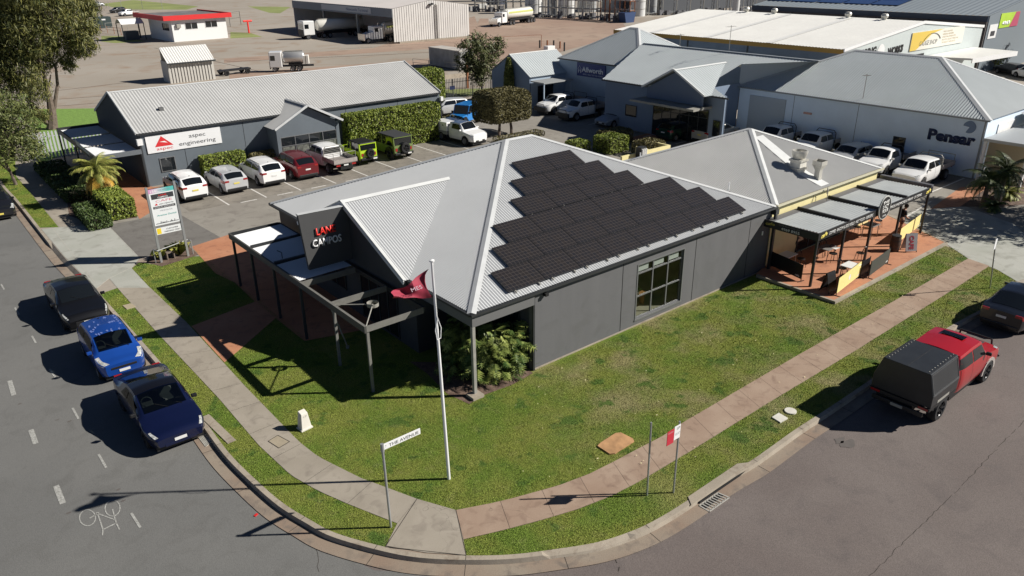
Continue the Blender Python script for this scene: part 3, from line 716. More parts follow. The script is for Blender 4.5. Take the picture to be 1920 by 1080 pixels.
# ================================================================== PERGOLA in front of the office
FRAMET = mat('frame_taupe', (.17, .165, .15), .55, var=.1, vscale=5)
pg = thing('entry_pergola', 'long dark steel pergola with part metal roof along the office entry', 'pergola')
PX0, PX1, PZ = 10.85, 13.3, 2.72
m = MB(); m.box(PX0, PX0+.08, 21.4, 34.2, PZ-.26, PZ); m.build('front_beam', mat('beam_grey', (.065, .063, .058), .6), pg)
MB().box(PX0-.004, PX0+.09, 21.4, 26.6, PZ+.001, PZ+.012).build('beam_flange', FRAMET, pg)
for y in (34.2, 26.55, 24.05, 21.4):
    MB().box(PX0+.082, PX1, y-.03+(.03 if y == 21.4 else 0), y+.03, PZ-.24, PZ-.002).build('cross_beam', FRAMET if y < 26.6 else STEELD, pg)
MB().box(PX1, PX1+.08, 21.4, 34.2, PZ-.2, PZ-.01).build('rear_beam', STEELD, pg)
for y in (34.1, 31.95, 29.5, 26.9, 24.0, 21.48):
    MB().box(PX0+.085 if y > 26 else PX0+.09, PX0+.19, y-.04, y+.04, 0, PZ-.262 if y < 34 else PZ-.262).build('post', STEELD if y > 26 else FRAMET, pg)
m = MB(); ys = [34.0, 31.75, 29.2, 26.75]
for a, b in zip(ys, ys[1:]): corrugated(m, [(PX0+.12, a-.1, PZ-.06), (PX1, a-.1, PZ-.02), (PX1, b+.1, PZ-.02), (PX0+.12, b+.1, PZ-.06)], (0, 1, 0), .12, .015)
m.build('roof_sheet', mat('white_sheet', (.72, .73, .74), .5), pg)
m = MB()
for y in ys[1:-1]: m.box(PX0+.1, PX1, y-.06, y+.06, PZ-.12, PZ+.05)
m.build('valley_beam', STEELD, pg)
m = MB(); m.cyl((12.1, 23.0, PZ-.14), (12.1, 23.0, PZ+.0), .22, .22, 20, False); m.build('ring_tie', GREYST, pg)
m = MB()
for q in ((PX0+.1, 24.0), (PX0+.1, 21.5)): m.cyl((12.1, 23.0, PZ-.08), (*q, PZ-.1), .022)
m.build('tie_rod', GREYST, pg)
m = MB(); m.cyl((PX0+.15, 24.3, PZ-.3), (11.9, 25.1, .08), .028); m.cyl((11.9, 25.1, 0), (11.9, 25.1, .1), .07); m.build('stay_rod', GREYST, pg)
MB().tube([(11.4, 29.4, PZ+.03), (11.4, 29.4, PZ+.3), (11.25, 29.5, PZ+.4)], .02).build('aerial_stub', STEELD, pg)

# ================================================================== CAFE
EC = 3.35
cf = thing('cafe_building', 'pale yellow single storey cafe with pyramid hipped metal roof', 'building')
YEL = mat('cafe_yellow', (.72, .64, .33), .8, var=.06, vscale=1, fine=.02)
hip_roof(cf, 31.92, 42.4, 18.85, 29.5, EC, R(22), ZINCB, CAPW, (.12, .0155), .17)
m = MB(); m.box(31.95, 42.3, 18.98, 19.18, 0, EC); m.box(31.95, 32.15, 19.18, 29.3, 0, EC); m.box(42.1, 42.3, 19.18, 29.3, 0, EC); m.box(32.15, 42.1, 29.1, 29.3, 0, EC); m.build('wall', YEL, cf)
m = MB(); m.box(31.9, 42.53, 18.73, 18.84, EC-.1, EC-.015); m.box(42.42, 42.53, 18.835, 29.5, EC-.1, EC-.015); m.build('gutter', mat('gutter_cream', (.55, .52, .38), .6), cf)
m = MB(); joint(m, 'y', 35.6, 0, EC-.1, 18.98); m.build('panel_joint', mat('joint_brown', (.2, .17, .1), .9), cf)
window(cf, 'y', 34.6, 39.0, .2, 2.2, 18.98, -1, 4, 1, STEELD); window(cf, 'y', 39.6, 41.0, .1, 2.2, 18.98, -1, 2, 1, STEELD)
# valley gutter box between the two roofs
m = MB(); m.box(31.62, 31.9, 18.6, 18.95, E0-.38, E0-.12); m.box(31.68, 31.82, 18.62, 18.74, .1, E0-.38); m.build('rainwater_head', STEELD, off)
# tank-like roof flashing and the two exhaust stacks
def slope_z(x, y): return EC+(y-18.85)*math.tan(R(22))
fx = thing('exhaust_fan', 'round topped galvanised exhaust fan on the cafe roof', 'exhaust fan', (35.0, 19.75, slope_z(0, 19.75)))
GALV = mat('galvanised', (.58, .56, .50), .45, .4, var=.1, vscale=6)
MB().box(-.3, .3, -.3, .3, -.2, .55).build('base_box', mat('base_white', (.62, .6, .54), .7, var=.1), fx)
m = MB(); m.box(-.36, .36, -.36, .36, .1, .16); m.box(-.36, .36, -.36, .36, .5, .6); m.build('flange', GALV, fx)
MB().lathe([(.28, .6), (.36, .72), (.42, .95), (.42, 1.05), (.34, 1.05), (.3, .8), (.01, .75)], 20).build('cowl', GALV, fx, True)
fy = thing('kitchen_flue', 'square flared galvanised kitchen flue on the cafe roof', 'flue', (35.1, 18.35+.9, slope_z(0, 19.25)))
m = MB(); m.box(-.14, .14, -.14, .14, -.2, .5); m.add([(-.14, -.14, .5), (.14, -.14, .5), (.14, .14, .5), (-.14, .14, .5), (-.27, -.27, .78), (.27, -.27, .78), (.27, .27, .78), (-.27, .27, .78), (-.27, -.27, 1.0), (.27, -.27, 1.0), (.27, .27, 1.0), (-.27, .27, 1.0)], [(0, 1, 5, 4), (1, 2, 6, 5), (2, 3, 7, 6), (3, 0, 4, 7), (4, 5, 9, 8), (5, 6, 10, 9), (6, 7, 11, 10), (7, 4, 8, 11)])
m.build('duct', GALV, fy); MB().box(-.24, .24, -.24, .24, .85, .86).build('flue_mouth', BLACK, fy)
fy.location = (34.2, 18.98, slope_z(0, 18.98)); fy.location = (36.7, 19.5, 3.6); fx.location = (36.25, 20.45, 4.1)
for o_ in (fx, fy): o_.location.z = slope_z(0, o_.location.y)
m = MB(); n = Vector((0, -math.sin(R(22)), math.cos(R(22))))
def on_roof(x, y, l=.025): return Vector((x, y, slope_z(x, y)))+n*l
m.add([on_roof(33.9, 21.9), on_roof(34.6, 21.9), on_roof(34.9, 18.9), on_roof(33.5, 18.9)][:4], [(0, 3, 2, 1)])
m = MB(); m.add([on_roof(36.55, 23.4), on_roof(37.3, 23.4), on_roof(36.75, fx.location.y-.3), on_roof(35.9, fx.location.y-.3)], [(0, 3, 2, 1)])
m.add([on_roof(35.9, fx.location.y-.3), on_roof(36.75, fx.location.y-.3), on_roof(37.0, 18.98), on_roof(36.2, 18.98)], [(0, 3, 2, 1)])
m.build('roof_flashing', CAPW, cf)

# seen through the office window: two timber benches and a pot plant
TIM = mat('bench_timber', (.42, .20, .08), .5)
for k, (x, y) in enumerate(((22.45, 19.9), (23.7, 20.1))):
    t = thing('timber_bench', ('timber bench inside the office, left pane of the long window', 'timber bench inside the office, middle pane of the long window')[k], 'bench', (x, y, .1)); MB().box(-.35, .35, -.15, .15, .55, .62).build('seat', TIM, t, bevel=.01)
    for i in (-1, 1): MB().box(i*.28-.03, i*.28+.03, -.12, .12, 0, .55).build('leg', TIM, t)
t = thing('pot_plant', 'pot plant on the ledge inside the office window', 'pot plant', (22.75, 19.35, 1.15)); MB().lathe([(.001, 0), (.07, 0), (.1, .16), (.001, .14)], 12).build('pot', mat('pot_white', (.7, .65, .55), .5), t); m = MB(); r = random.Random(2)
for k in range(40): a = r.uniform(0, 6.28); e = r.uniform(.2, 1.3); d = Vector((math.cos(a)*math.cos(e), math.sin(a)*math.cos(e), math.sin(e)))*r.uniform(.15, .3); s_ = Vector((-math.sin(a), math.cos(a), 0))*.025; m.add([Vector((0, 0, .15)), d*.6+s_+Vector((0, 0, .15)), d+Vector((0, 0, .15)), d*.6-s_+Vector((0, 0, .15))], [(0, 1, 2, 3)])
m.build('leaves', mat('pot_green', (.08, .16, .03), .6), t); MB().box(-.5, .5, -.12, .15, -.06, 0).build('ledge', TIM, t)

# slab, pergola and furniture of the cafe
m = MB(); m.prism([(30.75, 18.7), (30.75, 14.65), (42.1, 14.65), (44.6, 19.4), (44.6, 22.2), (42.5, 22.2), (42.5, 19.0), (31.9, 19.0)], -.02, .13)
o = m.build('terrace', [REDP]); tag(o, 'red paved terrace in front of the cafe', kind='structure')
m = MB(); m.box(30.6, 42.2, 14.5, 14.64, -.02, .14); m.bar((42.15, 14.57, .06), (44.7, 19.4, .06), .14, .16); m.box(30.6, 30.74, 14.64, 18.6, -.02, .14); struct('terrace_kerb', m, KERBM)
cp_ = thing('cafe_awning', 'black framed cafe pergola with grey sheet roof and lettered fascia', 'awning')
CX0, CX1, CY0, CY1, CZ = 31.2, 42.75, 16.1, 18.95, 2.78
SHEET = mat('sheet_grey', (.38, .40, .40), .5, .2, var=.08, vscale=1)
BLK = mat('black_steel', (.014, .014, .016), .45)
m = MB(); m.box(CX0, CX1, CY0-.04, CY0, CZ-.34, CZ+.02); m.box(CX0-.04, CX0, CY0-.04, CY1-.0, CZ-.34, CZ+.02); m.build('fascia', BLK, cp_)
m = MB(); m.box(CX0, CX1, CY1-.42, CY1-.02, CZ-.2, CZ-.06); m.build('wall_plate', mat('plate_grey', (.13, .13, .14), .6), cp_)
MB().box(CX1-.12, CX1+.12, CY0, CY1, CZ-.1, CZ+.10).build('end_beam', mat('plate_grey2', (.11, .11, .12), .6), cp_)
xs = [31.3, 33.95, 36.85, 39.8, 42.6]
for x in xs[1:-1]: MB().box(x-.06, x+.06, CY0+.01, CY1-.13, CZ-.12, CZ+.07).build('rafter', BLK, cp_)
m = MB()
for a, b in zip(xs, xs[1:]): corrugated(m, [(a+.12, CY0+.02, CZ-.03), (b-.12, CY0+.02, CZ-.03), (b-.12, CY1-.42, CZ-.08), (a+.12, CY1-.42, CZ-.08)], (0, 1, 0), .16, .013)
m.build('roof_sheet', SHEET, cp_)
for x in (31.3, 33.75, 36.4, 39.45, 42.6): MB().box(x-.05, x+.05, CY0+.01, CY0+.11, .13, CZ-.34).build('post', BLK, cp_)
MB().tube([(36.1, 18.5, CZ), (36.1, 18.5, CZ+.5), (36.2, 18.6, CZ+.68), (36.3, 18.65, CZ+.5), (36.3, 18.65, CZ+.3)], .02).build('conduit', GREYST, cp_)
LET = mat('fascia_lettering', (.72, .72, .70), .6); LETY = mat('fascia_yellow', (.75, .62, .12), .6)
text('COFFEE · BACON & EGG ROLLS · HOT FOOD · BURGERS', LET, cp_, (32.05, CY0-.045, CZ-.23), (1, 0, 0), (0, 0, 1), height=.15, width=4.1, depth=.006, bold=.012, shear=.2)
text('FRESHLY MADE SANDWICHES & WRAPS · CATERING', LET, cp_, (37.2, CY0-.045, CZ-.23), (1, 0, 0), (0, 0, 1), height=.15, width=4.2, depth=.006, bold=.012, shear=.2)
text('cafe', LETY, cp_, (31.35, CY0-.045, CZ-.27), (1, 0, .12), (-.1, 0, 1), height=.2, width=.55, depth=.006, bold=.05, shear=.3)
text('cafe', LETY, cp_, (41.95, CY0-.045, CZ-.27), (1, 0, .12), (-.1, 0, 1), height=.2, width=.55, depth=.006, bold=.05, shear=.3)
text('4969 8955', LET, cp_, (CX0-.045, 17.95, CZ-.28), (0, -1, 0), (0, 0, 1), height=.13, width=.95, depth=.006, bold=.01)
text('COME RELAX OUR CAFE', mat('dim_lettering', (.2, .2, .19), .7), cp_, (CX0-.045, 18.1, CZ-.1), (0, -1, 0), (0, 0, 1), height=.08, width=1.1, depth=.006)
text('cafe', mat('dim_yellow', (.42, .36, .09), .7), cp_, (CX0-.045, 18.8, CZ-.22), (0, -1, .1), (0, .05, 1), height=.14, width=.5, depth=.006, bold=.04)
rs_ = thing('round_sign', 'round black cafe sign with white lettering on the awning edge', 'sign', (37.15, CY0-.08, CZ+.02))
m = MB(); Mx = Matrix.Rotation(R(90), 4, 'X'); m.lathe([(.001, .0), (.6, .0), (.6, .06), (.001, .06)], 36, Mx); m.build('disc', BLK, rs_)
m = MB(); m.lathe([(.565, -.001), (.6, -.001), (.615, .03), (.6, .061), (.565, .061)], 36, Mx); m.build('rim', mat('rim_pale', (.5, .5, .47), .6), rs_)
for i, (w, hh, zz) in enumerate((('THE', .15, .2), ('LAZY', .19, -.04), ('POUR', .19, -.27))):
    text(w, LET, rs_, (-.3+.02*i, -.065, zz), (1, 0, .06), (0, 0, 1), height=hh, width=.6, depth=.006, bold=.03)
text('CAFE', LET, rs_, (-.16, -.065, -.46), (1, 0, 0), (0, 0, 1), height=.1, width=.34, depth=.006, bold=.01)
# tables and chairs
DARKM = mat('chair_black', (.015, .015, .016), .4); TW = mat('table_white', (.78, .77, .74), .4); TG = mat('table_grey', (.2, .19, .18), .5)
def cafe_table(x, y, rz, top, label):
    t = thing('cafe_table', label, 'table', (x, y, .13), rz, 'cafe terrace tables')
    MB().box(-.42, .42, -.32, .32, .71, .74).build('table_top', top, t, bevel=.01)
    for i in (-1, 1):
        for k in (-1, 1): MB().bar((i*.36, k*.26, 0), (i*.33, k*.24, .71), .03).build('leg', GREYST, t)
    return t
cafe_table(*G(1595, 497, z=.85), 0, TW, 'white square cafe table in full sun near the yellow banner')
cafe_table(*G(1551, 464, z=.85), 0, TG, 'table half in sunlight with white paper, beside the cafe wall')
cafe_table(*G(1477, 477, z=.85), 0, TW, 'white table in the shaded corner of the terrace')
tb = cafe_table(*G(1634, 421, z=.85), 0, TG, 'grey table in the far shaded part of the terrace')
o = MB().add([(-.1, -.25, .0), (.32, -.28, .0), (.35, .05, .012), (.0, .08, .0)], [(0, 1, 2, 3)]).build('paper_menu', TW); o.location = (*G(1560, 464, z=.885), .875); tag(o, 'white paper menu lying on the half shaded table', 'menu')
def cafe_chair(x, y, rz, label):
    t = thing('cafe_chair', label, 'chair', (x, y, .13), rz, 'black bentwood style terrace chairs')
    MB().cyl((0, 0, .43), (0, 0, .46), .2, .2, 16).build('seat', DARKM, t)
    m = MB(); pts = [(-.19, .2*0-.0, .45)]
    pts = [(.2*math.sin(a), -.2*math.cos(a)*.4-.14, .46+.38*max(0, math.cos((a)*.95))) for a in [R(-90+180*k/10) for k in range(11)]]
    m.tube(pts, .02, 6)
    for k in (3, 5, 7): m.cyl(pts[k], (pts[k][0]*.8, -.14, .45), .008, n=5)
    m.build('backrest', DARKM, t)
    for i in (-1, 1):
        for k in (-1, 1): MB().cyl((i*.2, k*.19, 0), (i*.14, k*.14, .44), .012, n=6).build('leg', DARKM, t)
ch = [((1611, 487), 0, 'black chair behind the sunlit white table'), ((1577, 516), 3.0, 'black chair in front of the sunlit white table'), ((1538, 478), 1.7, 'black chair left of the half sunlit table'), ((1560, 488), 2.6, 'black chair tucked in front of the half sunlit table'),
      ((1487, 470), 0.1, 'black chair behind the table in the shaded corner'), ((1500, 498), 2.9, 'black chair beside the low black screen at the terrace corner'), ((1605, 437), 1.6, 'black chair left of the far shaded table'), ((1645, 425), -1.4, 'black chair right of the far shaded table')]
for q, a, l in ch: cafe_chair(*G(*q, z=.2), a, l)
# banners between posts
def barrier(p, q, m, label, logo=None, h=.85, cat='barrier'):
    a = Vector((*G(*p, z=.13), .13)); b = Vector((*G(*q, z=.13), .13)); L = (b-a).length; ang = math.atan2(b.y-a.y, b.x-a.x)
    t = thing('cafe_barrier', label, cat, a, ang, 'fabric barriers round the cafe terrace')
    MB().box(.04, L-.04, -.012, .012, .12, h).build('banner', m, t)
    for x in (0.02, L-.02):
        MB().cyl((x, 0, 0), (x, 0, h+.05), .02, n=8).build('post', BLK, t); MB().bar((x, -.2, .01), (x, .2, .01), .05, .02).build('foot', BLK, t)
    if logo == 'face':
        m2 = MB(); M2 = Matrix.Translation((L*.5, -.014, .48)) @ Matrix.Rotation(R(90), 4, 'X'); m2.lathe([(.001, 0), (.14, 0), (.13, .004)], 16, M2); m2.build('logo', TW, t)
    if logo: text('cafe', LET if logo == 'dim' else TW, t, (L-.42, -.016, .2), (1, 0, 0), (0, 0, 1), height=.08, width=.28, depth=.004, bold=.03)
    return t
YB = mat('banner_yellow', (.78, .66, .26), .7, var=.04); GB = mat('banner_dark', (.045, .048, .038), .7)
barrier((1567, 555), (1611, 520), YB, 'yellow fabric barrier with a white emblem at the terrace front corner', 'face')
barrier((1628, 522), (1664, 495), GB, 'dark olive fabric barrier along the terrace front', 'dim')
barrier((1441, 500), (1502, 528), BLK, 'long low black barrier across the shaded end of the terrace', 'dim')
barrier((1683, 458), (1722, 428), YB, 'yellow fabric barrier near the far end post', 'none')
barrier((1612, 521), (1627, 512), BLK, 'short black barrier beside the yellow one')
# A-frame boards
def a_frame(p, m, label, words, rz, col, h=.95, w=.62):
    t = thing('a_frame_sign', label, 'A-frame sign', (*G(*p, z=.13), .13), rz)
    for s, nme in ((1, 'front_board'), (-1, 'rear_board')):
        b_ = MB(); b_.add([(-w/2, -s*.24, .06), (w/2, -s*.24, .06), (w/2, -s*.03, h), (-w/2, -s*.03, h), (-w/2, -s*.22, .06), (w/2, -s*.22, .06), (w/2, -s*.012, h), (-w/2, -s*.012, h)], [(0, 1, 2, 3), (7, 6, 5, 4), (0, 4, 5, 1), (1, 5, 6, 2), (2, 6, 7, 3), (3, 7, 4, 0)])
        b_.build(nme, m, t)
        for i in (-1, 1): MB().bar((i*(w/2-.02), -s*.25, 0), (i*(w/2-.02), -s*.235, .08), .03).build('leg', BLK, t)
    u = Vector((0, .21, .89)).normalized()
    if words == 'CAFE':
        text('CAFE', col, t, (-.12, -.061, .86), -u, (1, 0, 0), height=.24, width=.72, depth=.003, bold=.04)
    return t
a_frame((1703, 470), mat('board_silver', (.36, .35, .36), .5, var=.05), 'silver A-frame board with red CAFE lettering down its face', 'CAFE', R(-34), mat('cafe_red', (.35, .03, .05), .6))
af = a_frame((1552, 545), BLK, 'black chalkboard A-frame standing by the front corner post', '', R(-5), BLK)
# wine-barrel style bin
t = thing('barrel_bin', 'dark timber barrel bin beside the awning post', 'bin', (*G(1676, 470, z=.13), .13))
MB().lathe([(.001, 0), (.22, 0), (.27, .35), (.27, .5), (.23, .82), (.001, .82)], 20).build('barrel', mat('dark_timber', (.06, .035, .022), .7, var=.3, vscale=8), t, True)
m = MB(); [m.lathe([(r1+.004, z-.02), (r1+.006, z+.02)], 20) for r1, z in ((.25, .2), (.262, .6))]; m.build('hoop', STEELD, t)
MB().lathe([(.24, .82), (.24, .86), (.001, .88)], 20).build('lid', STEELD, t)
# person
def person():
    t = thing('person', 'person in black t-shirt and shorts walking across the cafe terrace looking down', 'person', (*G(1685, 440, z=.13), .13), R(-35))
    def skin(name, verts, edges, radii, m, parent, root=0):
        me = bpy.data.meshes.new(name); me.from_pydata(verts, edges, []); o = bpy.data.objects.new(name, me); COL.objects.link(o); o.parent = parent
        s = o.modifiers.new('skin', 'SKIN'); lay = me.skin_vertices[0] if me.skin_vertices else None
        if lay is None:
            bpy.context.view_layer.objects.active = o; lay = me.skin_vertices[0]
        for i, r_ in enumerate(radii): lay.data[i].radius = (r_, r_) if not isinstance(r_, tuple) else r_
        lay.data[root].use_root = True
        ss = o.modifiers.new('sub', 'SUBSURF'); ss.levels = ss.render_levels = 2
        me.materials.append(m); return o
    SK = mat('skin', (.42, .24, .16), .6)
    # x forward, y left, z up; mid-stride
    V = [(0, 0, .92), (0, 0, 1.08), (.02, 0, 1.28), (.04, 0, 1.42), (.07, 0, 1.5), (.13, 0, 1.6), (.14, 0, 1.68),
         (.02, .1, .88), (.14, .1, .5), (.06, .1, .1), (.16, .1, .04), (-.02, -.1, .88), (-.06, -.1, .48), (-.3, -.1, .16), (-.24, -.1, .06),
         (.03, .19, 1.38), (.02, .25, 1.12), (.2, .2, 1.0), (.27, .17, 1.0), (.03, -.19, 1.38), (.04, -.26, 1.12), (.22, -.2, 1.02), (.29, -.17, 1.02)]
    Eg = [(0, 1), (1, 2), (2, 3), (3, 4), (4, 5), (5, 6), (0, 7), (7, 8), (8, 9), (9, 10), (0, 11), (11, 12), (12, 13), (13, 14), (3, 15), (15, 16), (16, 17), (17, 18), (3, 19), (19, 20), (20, 21), (21, 22)]
    Rr = [(.15, .11), (.135, .1), (.16, .11), (.1, .09), .055, .09, .085, .1, .062, .042, .035, .1, .062, .042, .035, .06, .045, .036, .03, .06, .045, .036, .03]
    b = skin('body', V, Eg, Rr, SK, t)
    # face and hands
    m = MB(); m.add([(.215, -.012, 1.60), (.215, .012, 1.60), (.24, 0, 1.585), (.21, 0, 1.63)], [(0, 1, 2), (0, 2, 3), (1, 3, 2)]); m.build('nose', SK, t)
    for s in (-1, 1):
        base = Vector((.29, s*.17, 1.01))
        for k in range(4): MB().tube([base+Vector((.0, (k-1.5)*.017, 0)), base+Vector((.04, (k-1.5)*.018, -.01)), base+Vector((.06, (k-1.5)*.018, -.035))], [.009, .008, .007], 6).build('finger', SK, b)
        MB().tube([base+Vector((-.01, -s*.03, .0)), base+Vector((.02, -s*.055, .01))], [.01, .009], 6).build('thumb', SK, b)
    T = mat('cloth_black', (.012, .012, .014), .9)
    skin('t_shirt', [(0, 0, .9), (0, 0, 1.08), (.02, 0, 1.28), (.035, 0, 1.4), (.03, .19, 1.39), (.022, .25, 1.2), (.03, -.19, 1.39), (.035, -.25, 1.2)], [(0, 1), (1, 2), (2, 3), (3, 4), (4, 5), (3, 6), (6, 7)], [(.18, .14), (.165, .13), (.185, .135), (.11, .1), .08, .07, .08, .07], T, t)
    skin('shorts', [(0, 0, .95), (.03, .1, .82), (.09, .11, .62), (-.01, -.1, .82), (-.04, -.11, .62)], [(0, 1), (1, 2), (0, 3), (3, 4)], [(.16, .13), .12, .1, .12, .1], mat('cloth_rust', (.25, .12, .085), .9), t)
    m = MB(); Mh = Matrix.Translation((.115, 0, 1.66)); m.lathe([(.001, .11), (.06, .1), (.1, .06), (.115, 0), (.11, -.06), (.09, -.08)], 14, Mh); m.build('hair', mat('hair_dark', (.03, .02, .014), .7), t, True)
    for x, y, z in ((.16, .1, .03), (-.22, -.1, .05)): MB().box(x-.14, x+.12, y-.045, y+.045, z-.03, z+.05).build('shoe', TW, t, bevel=.02)
person()

# ================================================================== VEHICLES
TYRE = mat('tyre_rubber', (.012, .012, .013), .85); RIM = mat('alloy_rim', (.32, .32, .33), .35, .6); RIMD = mat('dark_rim', (.03, .03, .032), .4, .3)
TRIM = mat('black_trim', (.012, .012, .013), .5); HEAD = mat('headlight_glass', (.42, .43, .42), .12, coat=.6, var=.5, vscale=14); TAILR = mat('tail_light_red', (.32, .012, .012), .2, coat=.6)
PLATEW = mat('number_plate_white', (.7, .7, .68), .5); PLATEY = mat('number_plate_yellow', (.72, .6, .12), .5); CHROME = mat('chrome', (.6, .6, .6), .15, 1.); SEATM = mat('seat_grey', (.13, .14, .135), .9)
TINT = bpy.data.materials.new('tinted_glass'); TINT.use_nodes = True; _n = TINT.node_tree; _n.nodes.remove(_n.nodes['Principled BSDF'])
_a = _n.nodes.new('ShaderNodeBsdfTransparent'); _a.inputs[0].default_value = (.26, .29, .28, 1); _b = _n.nodes.new('ShaderNodeBsdfGlossy'); _b.inputs['Roughness'].default_value = .02; _c = _n.nodes.new('ShaderNodeMixShader'); _c.inputs[0].default_value = .12
_n.links.new(_a.outputs[0], _c.inputs[1]); _n.links.new(_b.outputs[0], _c.inputs[2]); _n.links.new(_c.outputs[0], _n.nodes['Material Output'].inputs['Surface'])
CARGL = mat('car_glass', (.008, .010, .012), .03, coat=.3, spec=.6)
def paint(name, col, metal=.2): return mat('paint_'+name, col, .32, metal, coat=.7, var=.03, vscale=2)
WHEELS = {}
def wheel(parent, x, y, r, w, rim=None, spokes=6):
    """thing > wheel > rim; axle along y"""
    key = (round(r, 3), round(w, 3), (rim or RIM).name, spokes)
    s = -1 if y > 0 else 1
    if key not in WHEELS:
        M = Matrix.Rotation(R(90), 4, 'X'); t = MB()
        t.lathe([(r*.62, -w/2), (r*.9, -w/2), (r, -w*.34), (r, w*.34), (r*.9, w/2), (r*.62, w/2), (r*.6, w*.2), (r*.6, -w/2), (r*.62, -w/2)], 24, M)
        o = t.build('wheel', TYRE, parent, True)
        q = MB(); q.lathe([(r*.62, w*.48), (r*.58, w*.40), (r*.5, w*.2), (r*.2, w*.22), (.001, w*.25)], 24, M)
        for k in range(spokes):
            a = 2*math.pi*k/spokes; q.bar((math.cos(a)*r*.12, -w*.36, math.sin(a)*r*.12), (math.cos(a)*r*.6, -w*.42, math.sin(a)*r*.6), .03, r*.15, up=(0, 1, 0))
        c = q.build('rim', [rim or RIM], o); WHEELS[key] = (o, c)
    else:
        o0, c0 = WHEELS[key]; o = o0.copy(); COL.objects.link(o); c = c0.copy(); COL.objects.link(c); o.parent = parent; c.parent = o
    o.location = (x, y, r); o.rotation_euler = (0, 0, 0 if y < 0 else math.pi)
    return o
def shell(sp):
    """parametric car body: returns S(x, t); x from 0 (nose) to L (tail), t 0 sill .. 1 side .. 2 belt .. 3 roof edge .. 4 centre line"""
    L_, W_, H_ = sp['L'], sp['W'], sp['H']; xs = np.linspace(0, L_, 121)
    g = lambda k, d=None: sp.get(k, d)
    hf, hc, belt = g('hf'), g('hc'), g('belt'); xc, xr, xe, xd = [v*L_ for v in g('x')]; dk = g('deck'); tail = g('tail', dk); He = g('He', H_-.05); hn = g('hn', hf-.12)
    top = np.interp(xs, [0, .03*L_, .10*L_, xc, xr, (xr*.6+xe*.4), xe, xd, L_-.02*L_, L_], [hn, hf-.04, hf, hc, H_-.025, H_, He, dk, tail, tail-.04])
    plan_f = 1-g('nf', .20)*np.clip(1-xs/(g('nl', .15)*L_), 0, 1)**2.2
    plan_r = 1-g('rf', .14)*np.clip(1-(L_-xs)/(g('rl', .13)*L_), 0, 1)**2.2
    plan = plan_f*plan_r; W2 = W_/2
    ws = W2*plan*g('sh', .965); wm = W2*plan; wb = W2*plan*.93
    z_s = np.full_like(xs, g('sill', .27)); beltz = np.minimum(np.interp(xs, [0, .1*L_, xc, xd, L_], [hf-.14, hf-.06, belt-.03, belt+g('brise', .05), tail-.06]), top-.035)
    roofw = W2*g('rw', .74)
    wr = np.interp(xs, [0, xc-.05, xr+.15, xe-.1, xd, L_], [0, 0, 1, 1, 0, 0]); hoodw = ws-g('hw', .16)
    wr = hoodw*(1-wr)+np.minimum(roofw, ws-.05)*wr
    crown = g('crown', .05); ez = top-np.interp(xs, [0, xc, xr, xe, xd, L_], [.035, .05, crown+.02, crown+.02, .04, .03])
    ez = np.maximum(ez, beltz+.012)
    k = np.ones(5)/5
    def sm(a):
        p = np.concatenate([[a[0]]*2, a, [a[-1]]*2]); return np.convolve(p, k, 'valid')
    if not sp.get('sharp'): top, ez, beltz, wr = map(sm, (top, ez, beltz, wr))
    zmid = np.minimum(np.full_like(xs, g('mid', .58)), beltz-.06)
    rw_ = sp['wr']+.055
    for wx_ in sp['wx']:
        dx = xs-wx_; arch = np.where(np.abs(dx) < rw_, np.sqrt(np.maximum(rw_**2-dx**2, 0))+sp['wr'], 0); z_s = np.maximum(z_s, np.minimum(arch, beltz-.09))
    z_s = np.where(xs < .12*L_, np.maximum(z_s, .2+.14*np.clip(1-xs/(.12*L_), 0, 1)), z_s)
    zmid = np.maximum(zmid, z_s+.03)
    tab = [(wb, z_s), (wm, zmid), (ws, beltz), (wr, ez), (np.zeros_like(xs), top)]
    def S(x, t):
        i = min(int(t), 3); f = t-i; a = [np.interp(x, xs, tab[j][c]) for j in (i, i+1) for c in (0, 1)]
        if i == 3:   # crowned roof: flat in the middle, rounding off towards the edge
            y = a[0]*(1-f)+a[2]*f; z = a[1]+(a[3]-a[1])*math.sin(f*math.pi/2); return Vector((x, y, z))
        bulge = .018*math.sin(f*math.pi) if i in (0, 1) else .03*math.sin(f*math.pi)*min(1, (a[3]-a[1])*3)
        return Vector((x, a[0]*(1-f)+a[2]*f+bulge, a[1]*(1-f)+a[3]*f))
    return S, xs
